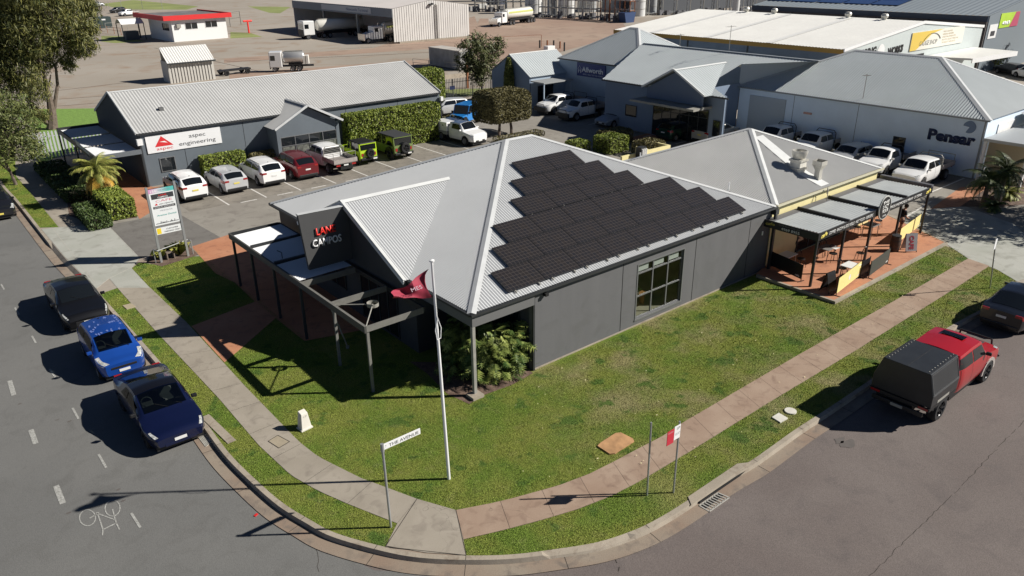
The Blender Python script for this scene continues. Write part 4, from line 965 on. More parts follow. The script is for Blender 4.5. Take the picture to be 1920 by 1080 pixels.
def car(label, sp, pm, loc, rz, cat='car', plate='w', rim=None, group=None, roofm=None, name='parked_car', glass=None, extras=None, seams=True, interior=False):
    t = thing(name, label, cat, loc, rz, group); S, xs = shell(sp); L_ = sp['L']; W_ = sp['W']
    X = lambda v: Vector((L_/2-v.x, v.y, v.z))                     # nose towards +x
    tt = [0, .33, .66, 1, 1.33, 1.66, 2, 2.25, 2.5, 2.75, 3, 3.12, 3.3, 3.6, 4]; xx = list(xs[::2])
    mb = MB(); nt = 2*len(tt)-1; ring = []
    for x in xx:
        row = [S(x, v) for v in tt]; row = row+[Vector((p.x, -p.y, p.z)) for p in reversed(row[:-1])]; ring.append([X(p) for p in row])
    vs = [p for r_ in ring for p in r_]; fs = []; ri = []
    rf = lambda i, j: False
    xr_, xe_ = sp['x'][1]*L_, sp['x'][2]*L_
    for i in range(len(xx)-1):
        for j in range(nt-1):
            jj = j if j < nt//2 else nt-2-j
            xm_ = (xx[i]+xx[i+1])/2
            if interior and ((jj >= 11 and sp['x'][0]*L_+.16 < xm_ < xr_-.04) or (jj in (7, 8) and sp['x'][0]*L_+.5 < xm_ < xe_-.15)): continue
            fs.append((i*nt+j, i*nt+j+1, (i+1)*nt+j+1, (i+1)*nt+j)); ri.append(1 if roofm and jj >= 10 and xr_-.02 < xx[i] < xe_ else 0)
    mb.add(vs, fs); mb.mi = ri
    for e, rev in ((0, 0), (len(xx)-1, 1)):
        idx = [e*nt+j for j in range(nt)]; mb.f.append(tuple(idx) if not rev else tuple(reversed(idx))); mb.mi.append(0)
    # make normals point outwards
    body = mb.build('body', [pm, roofm or pm], t, False)
    import bmesh
    bm = bmesh.new(); bm.from_mesh(body.data); bmesh.ops.recalc_face_normals(bm, faces=bm.faces); bm.to_mesh(body.data); bm.free(); auto(body, 32)
    # dark underside filling the wheel wells
    u = MB(); u.box(-L_/2+.12, L_/2-.12, -W_/2*.80, W_/2*.80, .16, min(.62, sp['hf']-.2)); 
    u.build('underbody', TRIM, t)
    def patch(name, f, na, nb, m, par=t, off=.009, mirror=False):
        mb = MB()
        for s in ((1, -1) if mirror == 'both' else (1,)):
            P_ = [[None]*(nb+1) for _ in range(na+1)]
            for a in range(na+1):
                for b in range(nb+1):
                    x, tq, sg = f(a/na, b/nb); e = .02
                    p = S(x, tq); px_ = S(min(x+e, L_), tq)-S(max(x-e, 0), tq); pt_ = S(x, min(tq+.05, 4))-S(x, max(tq-.05, 0))
                    n = px_.cross(pt_); n = n.normalized() if n.length > 1e-9 else Vector((0, 0, 1))
                    c = Vector((x-L_/2, 0, .5)); 
                    if n.dot(Vector((p.x-L_/2, p.y, p.z-.6))) < 0: n = -n
                    p = p+n*off; p.y *= sg*s; P_[a][b] = X(p)
            n0 = len(mb.v); mb.add([q for r_ in P_ for q in r_], [(a*(nb+1)+b, a*(nb+1)+b+1, (a+1)*(nb+1)+b+1, (a+1)*(nb+1)+b) for a in range(na) for b in range(nb)])
        return mb.build(name, m, par, True)
    gls = glass or CARGL
    if interior:
        gls = TINT; xw = L_/2-sp['x'][0]*L_
        for s_ in (1, -1):
            q = MB(); q.box(-.25, .25, -.24, .24, .5, .72); q.build('seat', SEATM, t, loc=(xw-1.35, s_*.38, 0), bevel=.05)
            q = MB(); q.add([(-.3, -.23, .66), (-.3, .23, .66), (-.44, .2, 1.12), (-.44, -.2, 1.12), (-.2, -.23, .66), (-.2, .23, .66), (-.34, .2, 1.12), (-.34, -.2, 1.12)], [(0, 1, 2, 3), (7, 6, 5, 4), (0, 4, 5, 1), (1, 5, 6, 2), (2, 6, 7, 3), (3, 7, 4, 0)]); q.box(-.44, -.34, -.12, .12, 1.14, 1.27); q.build('seat', SEATM, t, loc=(xw-1.35, s_*.38, 0), bevel=.03)
        q = MB(); q.box(-2.9, .0, -W_*.44, W_*.44, .62, .64); q.box(-.55, -.1, -W_*.42, W_*.42, .64, .86); q.build('dashboard', TRIM, t, loc=(xw-.25, 0, 0))
        q = MB(); q.lathe([(.16, -.012), (.185, 0), (.16, .012)], 16, Matrix.Translation((xw-.98, -.38, .93)) @ Matrix.Rotation(R(62), 4, 'Y')); q.build('steering_wheel', SEATM, t)
    xc, xr, xe, xd = [v*L_ for v in sp['x']]
    def lat(c): return 4-abs(c)*.93, (1 if c >= 0 else -1)
    patch('windscreen', lambda a, b: ((xc+.07)*(1-b)+(xr-.0)*b+.05*abs(a*2-1)**2*(1-b), *lat(a*2-1)), 12, 5, gls)
    if xd-xe > .08 and not sp.get('norear'):
        patch('rear_window', lambda a, b: ((xe+.06)*(1-b)+(xd-.05)*b, *(lambda q: (q[0], q[1]))(lat((a*2-1)*.93))), 10, 4, CARGL)
    bp = sp.get('bp', .5*(xr+xe)/L_)*L_; re = sp.get('re', xe*.97/L_)*L_
    for sg in (1, -1):
        def fr(a, b): # a along, b up
            tq = 2.12+.72*b; xa = (xc+.22)*(1-b)+(xr+.06)*b; xb = bp-.035; return (xa*(1-a)+xb*a, tq, sg)
        def rr_(a, b):
            tq = 2.12+.72*b; xa = bp+.035; xb = (min(re+.28, xd-.1))*(1-b)+re*b; return (xa*(1-a)+xb*a, tq, sg)
        patch('side_window', fr, 6, 3, gls)
        if sp.get('doors', 4) >= 3: patch('side_window', rr_, 6, 3, gls)
        if seams:
            mb = MB()
            for xs_ in (xc+.12, bp, min(re+.02, xd)-.02)[:3 if sp.get('doors', 4) == 4 else 2]:
                for k in range(6):
                    q = [S(xs_+dx, .3+1.75*(k+dk)/6) for dx, dk in ((0, 0), (.014, 0), (.014, 1), (0, 1))]; n0 = len(mb.v)
                    mb.add([X(Vector((p.x, (p.y+.004)*sg, p.z))) for p in q], [(0, 1, 2, 3)])
            mb.build('door_seam', TRIM, body)
        # mirrors
        p = S(xc+.32, 2.05); m = MB(); m.prism([(-.05, 0), (.05, 0), (.07, .17), (-.02, .19)], -.055, .065); o = m.build('mirror', sp.get('mirm', pm), t, bevel=.02)
        o.location = X(Vector((p.x-.02, (p.y+.005)*sg, p.z+.07))); o.scale = (1, sg, 1) if sg > 0 else (1, -1, 1)
        patch('headlight', lambda a, b: (.02*L_+a*sp.get('hl', .085)*L_, sp.get('hlt', (1.72, 2.9))[0]+(sp.get('hlt', (1.72, 2.9))[1]-sp.get('hlt', (1.72, 2.9))[0])*b*(1-.35*a)+.25*a, sg), 4, 3, sp.get('hm', HEAD))
        if not sp.get('notail'):
            patch('tail_light', lambda a, b: (L_-.004-a*sp.get('tll', .07)*L_, 1.55+.42*b, sg), 4, 2, TAILR)
            zt = S(L_, 1.8).z; yw = S(L_, 1.8).y
            m = MB(); m.box(-L_/2-.012, -L_/2+.05, yw-.27, yw-.0, zt-.02, zt+.1); o = m.build('tail_light', TAILR, t, bevel=.01)
            if sg < 0: o.scale = (1, -1, 1)
    # front: grille, plate; rear: plate, bumper
    zf = S(0, 4).z; m = MB(); m.box(L_/2-.03, L_/2+.010, -W_*.27, W_*.27, sp.get('gz', .36), sp.get('gz', .36)+sp.get('gh', .16)); m.build('grille', sp.get('gm', TRIM), t, bevel=.01)
    m = MB(); m.box(L_/2+.008, L_/2+.022, -.19, .19, .42, .52); m.build('number_plate', PLATEW if plate == 'w' else PLATEY, t)
    if not sp.get('notail'):
        zp = S(L_, 4).z*.5+.25; m = MB(); m.box(-L_/2-.02, -L_/2-.006, -.19, .19, zp-.05, zp+.05); m.build('number_plate', PLATEW if plate == 'w' else PLATEY, t)
        m = MB(); m.box(-L_/2-.035, -L_/2+.06, -W_*.38, W_*.38, .26, .44); m.build('rear_bumper', sp.get('bm', TRIM), t, bevel=.03)
    for wx_ in sp['wx']:
        for s in (1, -1): wheel(t, L_/2-wx_, s*(W_/2-.115), sp['wr'], .22 if not sp.get('fat') else .28, rim, sp.get('spk', 6))
    if sp.get('rails'):
        for s in (1, -1):
            m = MB(); a, b = S(xr+.25, 3.02), S(xe-.15, 3.02); m.cyl(X(Vector((a.x, s*(a.y-.01), a.z+.05))), X(Vector((b.x, s*(b.y-.01), b.z+.05))), .022, n=6); m.build('roof_rail', sp['rails'], t)
    if sp.get('aerial'): m = MB(); p = X(S(xe-.25, 4)); m.add([p+Vector((-.07, 0, .0)), p+Vector((.06, .012, 0)), p+Vector((.06, -.012, 0)), p+Vector((-.05, 0, .07))], [(0, 1, 3), (0, 3, 2), (1, 2, 3)]); m.build('aerial', TRIM, t)
    # wipers
    m = MB(); p0 = X(S(xc+.07, 3.95)); 
    for a_, b_ in ((3.3, .35), (3.9, .2)):
        p = X(S(xc+.05, a_))+Vector((0, 0, .02)); q = X(S(xc+.30, a_+.0))+Vector((0, -.35, .015)); m.bar(p, q, .015, .012)
    m.build('wiper', TRIM, t)
    return t, S, X, body
SEDAN = dict(L=4.69, W=1.85, H=1.44, hf=.80, hc=.98, belt=.93, x=(.255, .42, .70, .90), deck=1.03, tail=.98, wr=.335, wx=(.86, 3.73), hn=.58)
HATCH = dict(L=4.25, W=1.77, H=1.48, hf=.84, hc=1.02, belt=.98, x=(.23, .38, .86, .985), deck=1.05, tail=1.02, wr=.32, wx=(.85, 3.5), He=1.42, re=.84, aerial=1)
SUV = dict(L=4.55, W=1.82, H=1.62, hf=.98, hc=1.12, belt=1.06, x=(.235, .37, .87, .985), deck=1.12, tail=1.08, wr=.36, wx=(.88, 3.6), He=1.55, mid=.68, sill=.32, re=.85, aerial=1)
UTE = dict(L=3.55, W=1.86, H=1.79, hf=1.08, hc=1.2, belt=1.17, x=(.32, .475, .93, .995), deck=1.30, tail=1.28, wr=.39, wx=(.95,), He=1.74, mid=.75, sill=.42, rw=.72, notail=1, bp=.70, re=.925, brise=.04, crown=.05, fat=1, norear=1)
def upd(d, **k): e = dict(d); e.update(k); return e

# --- three cars at the left kerb (all face down the street)
FACE = R(-90)
DB = paint('deep_blue', (.004, .008, .040), .25); BLP = mat('black_roof_glass', (.006, .006, .008), .05, coat=.5)
def seats(t, xf, z=.0):
    for s in (-1, 1): pass
tesla = car('deep blue electric sedan with black glass roof, nearest of the cars at the left kerb', upd(SEDAN, x=(.24, .43, .66, .90), hf=.78, hn=.60, hl=.075, hlt=(1.95, 2.6), tll=.03, mirm=TRIM, gm=DB, nf=.24, He=1.36, gz=.30, gh=.1), DB, (4.58, 24.95, ROAD_Z), FACE, roofm=BLP, rim=RIMD, interior=True)
JB = paint('bright_blue', (.012, .075, .38), .35)
jazz = car('small bright blue hatchback with peeling roof lacquer between two dark cars', upd(HATCH, L=3.83, W=1.68, H=1.52, x=(.18, .37, .87, .985), hf=.88, hc=1.02, wr=.29, wx=(.72, 3.17), hl=.14, hlt=(1.75, 3.1), nf=.26, gz=.56, gh=.09), JB, (4.4, 30.45, ROAD_Z), FACE, roofm=JB, interior=True)
m = MB(); r = random.Random(4); S_, X_ = jazz[1], jazz[2]
for k in range(34):                                                  # worn lacquer blotches on the roof
    x = r.uniform(1.5, 3.1); side = r.random(); tq = 3.12+.5*r.random()**1.5 if side < .6 else r.uniform(3.2, 3.95); sg = r.choice((-1, 1)); 
    if side >= .6: x = r.choice((1.52, 3.05, 2.3))+r.uniform(-.08, .08)
    c = S_(x, min(tq, 3.97)); c.y *= sg; c = X_(c)+Vector((0, 0, .006)); n = 7; pts = []
    for a in range(n): an = 2*math.pi*a/n; q = r.uniform(.4, 1.2); pts.append(c+Vector((math.cos(an)*.1*q, math.sin(an)*.045*q, 0)))
    m.add(pts, [tuple(range(n))])
m.build('worn_lacquer', mat('bare_primer', (.13, .19, .45), .6), jazz[3])
car('glossy black sedan, furthest of the three cars parked beside the corner lawn', upd(SEDAN, L=4.75, hf=.86, hc=1.0, H=1.43, hl=.1, hlt=(1.9, 2.35), gh=.2, gz=.34), paint('black', (.006, .006, .007), .1), (4.35, 36.35, ROAD_Z), FACE, rim=RIMD)
car('black hatchback at the left edge of the photo, parked up the left street', upd(HATCH, L=4.3, W=1.8, hl=.13), paint('ink', (.012, .013, .017), .2), (3.72, 55.95, ROAD_Z), FACE, plate='y')

# --- row of cars nose-in to the sign-written building
UP = R(90); RY = 49.45
def row_car(label, x, sp, pm, **k):
    c = car(label, sp, pm, (x, RY+sp['L']/2+k.pop('dy', 0), 0.012), UP, **k); return c
WHP = paint('white', (.84, .84, .83), 0.0); SILV = paint('silver', (.58, .59, .60), .25)
row_car('white wagon with roof rails, first in the row behind the pylon sign', 14.1, upd(SUV, L=4.45, W=1.8, H=1.6, rails=TRIM, tll=.1), WHP, plate='y')
row_car('silver hatchback parked in front of the clipped rectangular hedge', 16.8, upd(HATCH, L=4.25, tll=.12), SILV, plate='y')
row_car('white sporty SUV with black lower trim parked beside the silver hatchback', 19.45, upd(SUV, L=4.6, W=1.86, rails=TRIM), WHP)
row_car('dark red SUV with silver roof rails between white SUV and white tray ute', 21.95, upd(SUV, L=4.6, W=1.84, H=1.66, rails=RIM), paint('maroon', (.16, .012, .018), .3))
def tray_ute(label, loc, rz, pm=WHP, tray=None, cat='ute', hoop=True, group=None, rimm=None, canopy=False, roofm=None, rail_black=False, traylen=1.95, sp=UTE, dark=False):
    c = car(label, sp, pm, loc, rz, cat=cat, group=group, rim=rimm, name='tray_ute', roofm=roofm); t = c[0]; L_ = sp['L']
    # the loft is centred on the cab; rear wheels, chassis and tray follow behind it
    xb = -L_/2; tm = tray or mat('tray_alloy', (.42, .38, .36), .5, .3, var=.12, vscale=4)
    for s in (1, -1): wheel(t, xb-.86, s*(.93-.13), sp['wr'], .28, rimm)
    MB().box(xb-traylen, xb+.3, -.42, .42, .42, .66).build('chassis', TRIM, t)
    W2 = .93; z0 = .86
    if not canopy:
        m = MB(); m.box(xb-traylen-.04, xb-.08, -W2, W2, z0, z0+.06); m.build('tray_floor', mat('tray_floor', (.24, .215, .20), .7, var=.15, vscale=5), t)
        side = tm
        m = MB(); m.box(xb-traylen, xb-.1, W2-.03, W2+.0, z0+.06, z0+.32); m.build('tray_side', side, t)
        m = MB(); m.box(xb-traylen, xb-.1, -W2, -W2+.03, z0+.06, z0+.32); m.build('tray_side', side, t)
        m = MB(); m.box(xb-traylen-.04, xb-traylen-.01, -W2, W2, z0+.06, z0+.32); m.build('tailgate', tm, t)
        hm = GREYST if not rail_black else STEELD
        m = MB(); xq = xb-.16; m.tube([(xq, -W2+.12, z0+.06), (xq, -W2+.12, 1.62), (xq, -W2+.3, 1.82), (xq, W2-.3, 1.82), (xq, W2-.12, 1.62), (xq, W2-.12, z0+.06)], .028, 6)
        for k in range(5): m.cyl((xq, -W2+.13, 1.2+.11*k), (xq, W2-.13, 1.2+.11*k), .012, n=5)
        m.build('headboard', hm, t)
        if hoop:
            m = MB(); xq = xb-traylen+.1; m.tube([(xq, -W2+.05, z0+.1), (xq, -W2+.05, 1.62), (xq, W2-.05, 1.62), (xq, W2-.05, z0+.1)], .022, 6); m.build('rear_rack', hm, t)
    else:
        m = MB(); m.prism([(xb-traylen, -W2), (xb-.08, -W2), (xb-.08, W2), (xb-traylen, W2)], z0-.25, z0+.02); m.build('tray_box', mat('box_grey', (.33, .33, .33), .6), t)
        m = MB(); m.box(xb-traylen+.05, xb-.12, -W2+.02, W2-.02, z0+.02, 1.62); m.build('canopy', WHP, t, bevel=.03)
        m = MB()
        for x in (xb-.6, xb-1.4): m.box(x-.05, x+.05, -W2-.0, -W2+.019, 1.3, 1.4); m.box(x-.05, x+.05, W2-.019, W2, 1.3, 1.4)
        m.build('handle', TRIM, t)
    if 'bull bar' in label:
        hx = L_/2; m = MB(); m.box(hx-.02, hx+.16, -.86, .86, .42, .78); m.tube([(hx+.1, -.6, .7), (hx+.1, -.5, 1.08), (hx+.1, .5, 1.08), (hx+.1, .6, .7)], .03, 6); m.build('bull_bar', TRIM, t)
    for s in (1, -1): MB().box(xb-traylen-.06, xb-traylen-.041, s*.62-.16, s*.62+.16, .7, .82).build('tail_light', TAILR, t)
    MB().box(xb-traylen-.06, xb-traylen-.041, -.18, .18, .7, .8).build('number_plate', PLATEW, t)
    MB().add([(xb-.02, -.68, 1.28), (xb-.02, .68, 1.28), (xb+.05, .62, 1.66), (xb+.05, -.62, 1.66)], [(0, 1, 2, 3)]).build('rear_window', CARGL, t)
    return c
tray_ute('white dual cab ute with alloy tray between the red SUV and lime 4x4', (24.65, 48.95+1.95+UTE['L']/2, .012), UP)
def boxy4x4(label, loc, rz, pm, topm, group=None, L_=3.9, W_=1.66, H_=1.75, spare=True, long=False, flare=TRIM, wr=.37, open_top=False):
    t = thing('boxy_offroader', label, 'off-road car', loc, rz, group); h = L_/2
    def pr(pts, y0, y1, name, m, par=t, bev=.02):
        b_ = MB(); Mx = Matrix(((1, 0, 0, 0), (0, 0, 1, 0), (0, 1, 0, 0), (0, 0, 0, 1))); b_.prism(pts, y0, y1, Mx); o = b_.build(name, m, par, bevel=bev)
        import bmesh
        bm = bmesh.new(); bm.from_mesh(o.data); bmesh.ops.recalc_face_normals(bm, faces=bm.faces); bm.to_mesh(o.data); bm.free(); return o
    wf, wrx = h-.72, -h+.72; zb = 1.08
    def arch(cx): return [(cx+math.cos(a)*(wr+.07), wr+math.sin(a)*(wr+.07)) for a in [R(10+160*k/8) for k in range(9)]]
    prof = [(-h, .5), (-h, zb), (h-1.35, zb), (h-.12, zb-.06), (h, zb-.16), (h, .5)]+arch(wf)+[(wf-wr-.1, .42), (wrx+wr+.1, .42)]+arch(wrx)
    pr(prof, -W_/2+.1, W_/2-.1, 'body', pm)
    cab = [(-h+.03, zb), (-h+.1, H_-.06), (h-1.72, H_-.06), (h-1.38, zb)]
    pr([(-h+.06, zb+.01), (-h+.12, H_-.05), (h-1.74, H_-.05), (h-1.42, zb+.01)], -W_/2+.14, W_/2-.14, 'window', CARGL, bev=.02)
    m = MB(); m.box(-h+.04, h-1.68, -W_/2+.13, W_/2-.13, H_-.08, H_); m.build('roof', topm, t, bevel=.04)
    pil = MB()
    for s in (1, -1):
        y = s*(W_/2-.125)
        for a, b in (((-h+.05, zb), (-h+.11, H_-.06)), ((-h+.22, zb), (-h+.25, H_-.06)), ((-.25, zb), (-.28, H_-.06)), ((h-1.4, zb), (h-1.72, H_-.06))): pil.bar((a[0], y, a[1]), (b[0], y, b[1]), .07, .05)
    pil.bar((-h+.04, -W_/2+.16, zb+.04), (-h+.04, W_/2-.16, zb+.04), .06, .08); pil.bar((-h+.09, -W_/2+.16, H_-.1), (-h+.09, W_/2-.16, H_-.1), .06, .08)
    pil.build('pillar', pm if not open_top else topm, t)
    for cx in (wf, wrx):
        for s in (1, -1):
            a = MB(); pts = [(cx+math.cos(q)*(wr+.08), s*(W_/2-.02), wr+math.sin(q)*(wr+.08)) for q in [R(-5+190*k/9) for k in range(10)]]
            for p, q in zip(pts, pts[1:]): a.bar(p, q, .05, .2, up=(0, 0, 1)) if abs(p[2]-q[2]) < abs(p[0]-q[0]) else a.bar(p, q, .2, .05, up=(1, 0, 0))
            a.build('wheel_arch', flare, t); wheel(t, cx, s*(W_/2-.12), wr, .26, RIMD, 5)
    MB().box(h-.02, h+.12, -W_/2+.1, W_/2-.1, .42, .6).build('front_bumper', TRIM, t, bevel=.03)
    MB().box(-h-.12, -h+.02, -W_/2+.1, W_/2-.1, .42, .6).build('rear_bumper', TRIM if topm is not WHP else GREYST, t, bevel=.03)
    MB().box(h+.0, h+.02, -.4, .4, .66, .92).build('grille', TRIM, t)
    for s in (1, -1):
        MB().cyl((h-.01, s*.56, .8), (h+.03, s*.56, .8), .1, n=14).build('headlight', HEAD, t); MB().box(-h-.02, -h+.02, s*(W_/2-.28)-.08, s*(W_/2-.28)+.08, .72, .95).build('tail_light', TAILR, t)
        MB().box(h-1.5, h-1.4, s*(W_/2-.1), s*(W_/2+.12), zb+.03, zb+.22).build('mirror', TRIM, t, bevel=.02)
    if spare:
        w_ = wheel(t, 0, 0, wr, .24, RIMD, 5); w_.location = (-h-.13, -.08, .92); w_.rotation_euler = (0, 0, R(-90)); w_.name = 'spare_wheel'
    MB().box(-h-.14, -h-.121, -.62, -.3, .44, .54).build('number_plate', PLATEW, t)
    return t
LIME = paint('lime', (.42, .62, .02), .0)
boxy4x4('bright lime green boxy 4x4 with black roof and rear spare wheel', (27.3, 50.3+1.75, .012), UP, LIME, TRIM, L_=3.5, W_=1.62, H_=1.72, wr=.34)
boxy4x4('olive green soft-top off-roader with black roof and spare wheel, beside the tall hedge', (30.2, 50.0+2.1, .012), UP, paint('olive', (.15, .21, .06), .1), mat('soft_top', (.03, .032, .035), .9), L_=4.2, W_=1.85, H_=1.85, wr=.41)
tray_ute('white single cab ute with reflection painted blue on its roof and white canopy box beside the shrubs', (37.25, 49.6+UTE['L']/2-.2, .012), FACE+R(5), canopy=True, roofm=mat('roof_painted_reflection', (.10, .14, .22), .2, coat=.5), sp=upd(UTE, L=3.1, x=(.36, .54, .93, .995), bp=.85, re=.9, doors=2), traylen=1.9)  # roof reflection is painted in as a bluish base colour
boxy4x4('bright blue vintage style 4x4 parked beyond the canopy ute behind the big shrub', (41.6, 57.7, .012), R(-155), paint('sky_blue', (.02, .22, .62), .1), paint('sky_blue', (.02, .22, .62), .1), L_=4.0, W_=1.75, H_=1.85, wr=.4, spare=False)
car('silver wagon parked at the back corner past the tall hedge', upd(SUV), SILV, (43.2, 62.6, .012), R(172))
# --- cars in front of the blue-signed building
LEFT = R(180)
tray_ute('white dual cab ute with black bull bar, left of the pair below the blue sign', (49.9+UTE['L']/2, 56.2, .012), LEFT, rail_black=True, group='white utes by the blue-signed building')
tray_ute('white dual cab ute with black bull bar, right of the pair below the blue sign', (49.4+UTE['L']/2, 52.5, .012), LEFT, rail_black=True, group='white utes by the blue-signed building')
car('silver-blue coupe in front of the roller door', upd(SEDAN, x=(.27, .44, .66, .93), H=1.38), paint('pale_blue', (.30, .34, .40), .5), (49.9+2.3, 48.0, .012), LEFT)
car('dark green small hatch parked tail-out by the glazed entrance', upd(HATCH, L=3.9, W=1.75, H=1.42, x=(.24, .36, .88, .985), wx=(.75, 3.2)), paint('bottle_green', (.012, .05, .035), .3), (49.9+1.95, 40.75, .012), 0, roofm=paint('black', (.006, .006, .007), .1))
car('pale silver wagon parked tail-out beside the dark green hatch', upd(SUV, L=4.6, H=1.52, x=(.24, .37, .88, .985)), paint('pale_silver', (.52, .51, .47), .4), (51.2+2.3, 38.0, .012), 0, plate='y')
# --- utes along the wall with the round logo
tray_ute('white dual cab ute with tray, nearest the palm garden on the right', (50.7+UTE['L']/2, 21.0, .012), LEFT, group='white utes along the pale blue wall')
tray_ute('white single cab ute second from the palm garden', (51.6+UTE['L']/2, 24.0, .012), LEFT, group='white utes along the pale blue wall', sp=upd(UTE, L=3.1, x=(.36, .54, .93, .995), bp=.85, re=.9, doors=2), traylen=2.3, rail_black=True)
car('silver hatchback half hidden behind the cafe roof', HATCH, SILV, (54.4, 26.6, .012), LEFT)
tray_ute('white ute with black roof rack half hidden behind the cafe roof', (52.6+UTE['L']/2, 29.8, .012), LEFT, group='white utes along the pale blue wall', rail_black=True)
tray_ute('white ute furthest left along the pale blue wall, behind the cafe ridge', (52.6+UTE['L']/2, 33.2, .012), LEFT, group='white utes along the pale blue wall', rail_black=True)

# --- red pickup with black canopy at the right kerb
RED = paint('red', (.42, .008, .014), .15); PB = mat('canopy_black', (.022, .024, .026), .38, var=.15, vscale=2)
BIG = dict(L=3.75, W=1.98, H=1.98, hf=1.22, hc=1.36, belt=1.32, x=(.33, .47, .95, .995), deck=1.5, tail=1.48, wr=.44, wx=(.98,), He=1.94, mid=.85, sill=.5, rw=.78, notail=1, bp=.70, re=.94, crown=.05, fat=1, hw=.2, norear=1, gz=.62, gh=.42, nl=.1, nf=.12, mirm=TRIM)
rr = car('red pickup with lifted black canopy, at the right kerb', BIG, RED, (29.72-3.75/2, 8.55, ROAD_Z), 0, cat='pickup', name='red_pickup', rim=RIMD)
t, S_, X_ = rr[0], rr[1], rr[2]; xb = -3.75/2
m = MB(); a = [X_(S_(2.05, 3.35)), X_(S_(2.05, 3.35)), X_(S_(2.38, 3.35)), X_(S_(2.38, 3.35))]
for i, s in enumerate((1, -1, -1, 1)): a[i] = Vector((a[i].x, a[i].y*s*.8, a[i].z+.062))
m.add(a, [(0, 1, 2, 3), (3, 2, 1, 0)]); m.build('sunroof', CARGL, t)
m = MB()
for s in (1, -1):
    for x0, x1, t0, t1 in ((.28, .95, 3.35, 3.8),):
        q = [S_(x0, t0), S_(x0, t1), S_(x1, t1), S_(x1, t0)]; m.add([X_(Vector((p.x, p.y*s, p.z)))+Vector((0, 0, .03)) for p in q], [(0, 1, 2, 3), (3, 2, 1, 0)])
m.build('hood_panel', mat('matt_black', (.03, .026, .024), .7), t)
m = MB()
for s in (1, -1):
    q = [S_(.9, t_) for t_ in (3.3,)]
for cx, tm_ in ((3.75/2-.98, mat('flare_grey', (.40, .36, .33), .6)),):
    for s in (1, -1):
        fl = MB(); pts = [(cx+math.cos(q)*.52, s*.98, .44+math.sin(q)*.52) for q in [R(0+180*k/10) for k in range(11)]]
        for p, q in zip(pts, pts[1:]): fl.bar(p, q, .13, .06, up=(0, 1, 0))
        fl.build('wheel_arch', tm_, t)
TL = 2.1
for s in (1, -1): wheel(t, xb-1.12, s*.86, .46, .30, RIMD, 6)
MB().box(xb-TL, xb+.3, -.45, .45, .5, .85).build('chassis', TRIM, t)
m = MB(); pro = [(-1.0, .86), (1.0, .86), (1.0, 1.30), (.78, 2.06), (-.78, 2.06), (-1.0, 1.30)]; My = Matrix(((0, 0, 1, 0), (1, 0, 0, 0), (0, 1, 0, 0), (0, 0, 0, 1)))
m.prism(pro, xb-TL, xb-.06, My); can = m.build('canopy', PB, t, bevel=.02)
m = MB(); e = .012
for s in (1, -1):
    for x in (xb-TL+.15+.2*k for k in range(10)): m.box(x-.02, x+.02, s*.66-.015, s*.66+.015, 2.062, 2.075)
m.build('hinge', GREYST, can)
m = MB(); m.box(xb-TL+.02, xb-.08, -.008, .008, 2.061, 2.066); m.box(xb-TL+.02, xb-.08, -.735, -.72, 2.061, 2.068); m.box(xb-TL+.02, xb-.08, .72, .735, 2.061, 2.068); m.build('lid_seam', TRIM, can)
m = MB()
for s in (1, -1):
    pts = [(xb-TL+.06, 1.34), (xb-.12, 1.34), (xb-.12, 2.0), (xb-TL+.06, 2.0)]
    def sd(x, z): return Vector((x, s*(1.0-(z-1.30)/.76*.22+.006), z))
    for (x0, z0), (x1, z1) in zip(pts, pts[1:]+pts[:1]): m.bar(sd(x0, z0), sd(x1, z1), .03, .012, up=(0, s, 0))
    m.bar((xb-TL+.06, s*1.006, 1.3), (xb-.12, s*1.006, 1.3), .02, .01)
m.build('side_door_frame', mat('frame_grey', (.07, .072, .075), .5), can)
m = MB(); m.box(xb-TL-.02, xb-.1, .96, 1.0, .74, .856); m.box(xb-TL-.02, xb-.1, -1.0, -.96, .74, .856); m.box(xb-TL-.06, xb-TL-.0, -1.0, 1.0, .74, .856); m.build('tray_edge', TRIM, t)
for s in (1, -1):
    fl = MB(); pts = [(xb-1.12+math.cos(q)*.53, s*.93, .46+math.sin(q)*.5) for q in [R(12+156*k/8) for k in range(9)]]
    for p, q in zip(pts, pts[1:]): fl.bar(p, q, .16, .03, up=(0, 1, 0))
    fl.build('mudguard', TRIM, t)
MB().bar((xb-1.6, -.99, .93), (xb-.72, -.99, .93), .03, .1).build('guard_plate', GREYST, t)
MB().box(xb-TL-.14, xb-TL-.062, -.85, .85, .5, .66).build('rear_bumper', TRIM, t, bevel=.02)
for s in (1, -1): MB().box(xb-TL-.075, xb-TL-.061, s*.8-.16, s*.8+.16, .76, .84).build('tail_light', TAILR, t)
MB().box(xb-TL-.16, xb-TL-.141, -.2, .2, .53, .63).build('number_plate', mat('plate_dim', (.3, .3, .26), .5), t)
m = MB(); hx = 3.75/2; m.tube([(hx-.05, -.95, .75), (hx+.22, -.8, .8), (hx+.25, .8, .8), (hx-.05, .95, .75)], .05, 8); m.tube([(hx+.24, -.6, .8), (hx+.2, -.55, 1.2), (hx+.2, .55, 1.2), (hx+.24, .6, .8)], .035, 8); m.build('bull_bar', STEELD, t)
MB().cyl((hx-.75, .92, 1.3), (hx-.78, .95, 2.6), .008, n=5).build('aerial', TRIM, t)
car('black sedan parked at the right kerb beyond the red pickup', upd(SEDAN, L=4.6, W=1.8, bm=None or paint('black', (.006, .006, .007), .1)), paint('navy_black', (.008, .010, .016), .3), (33.45+2.3, 8.85, ROAD_Z), 0, plate='w', rim=RIMD)

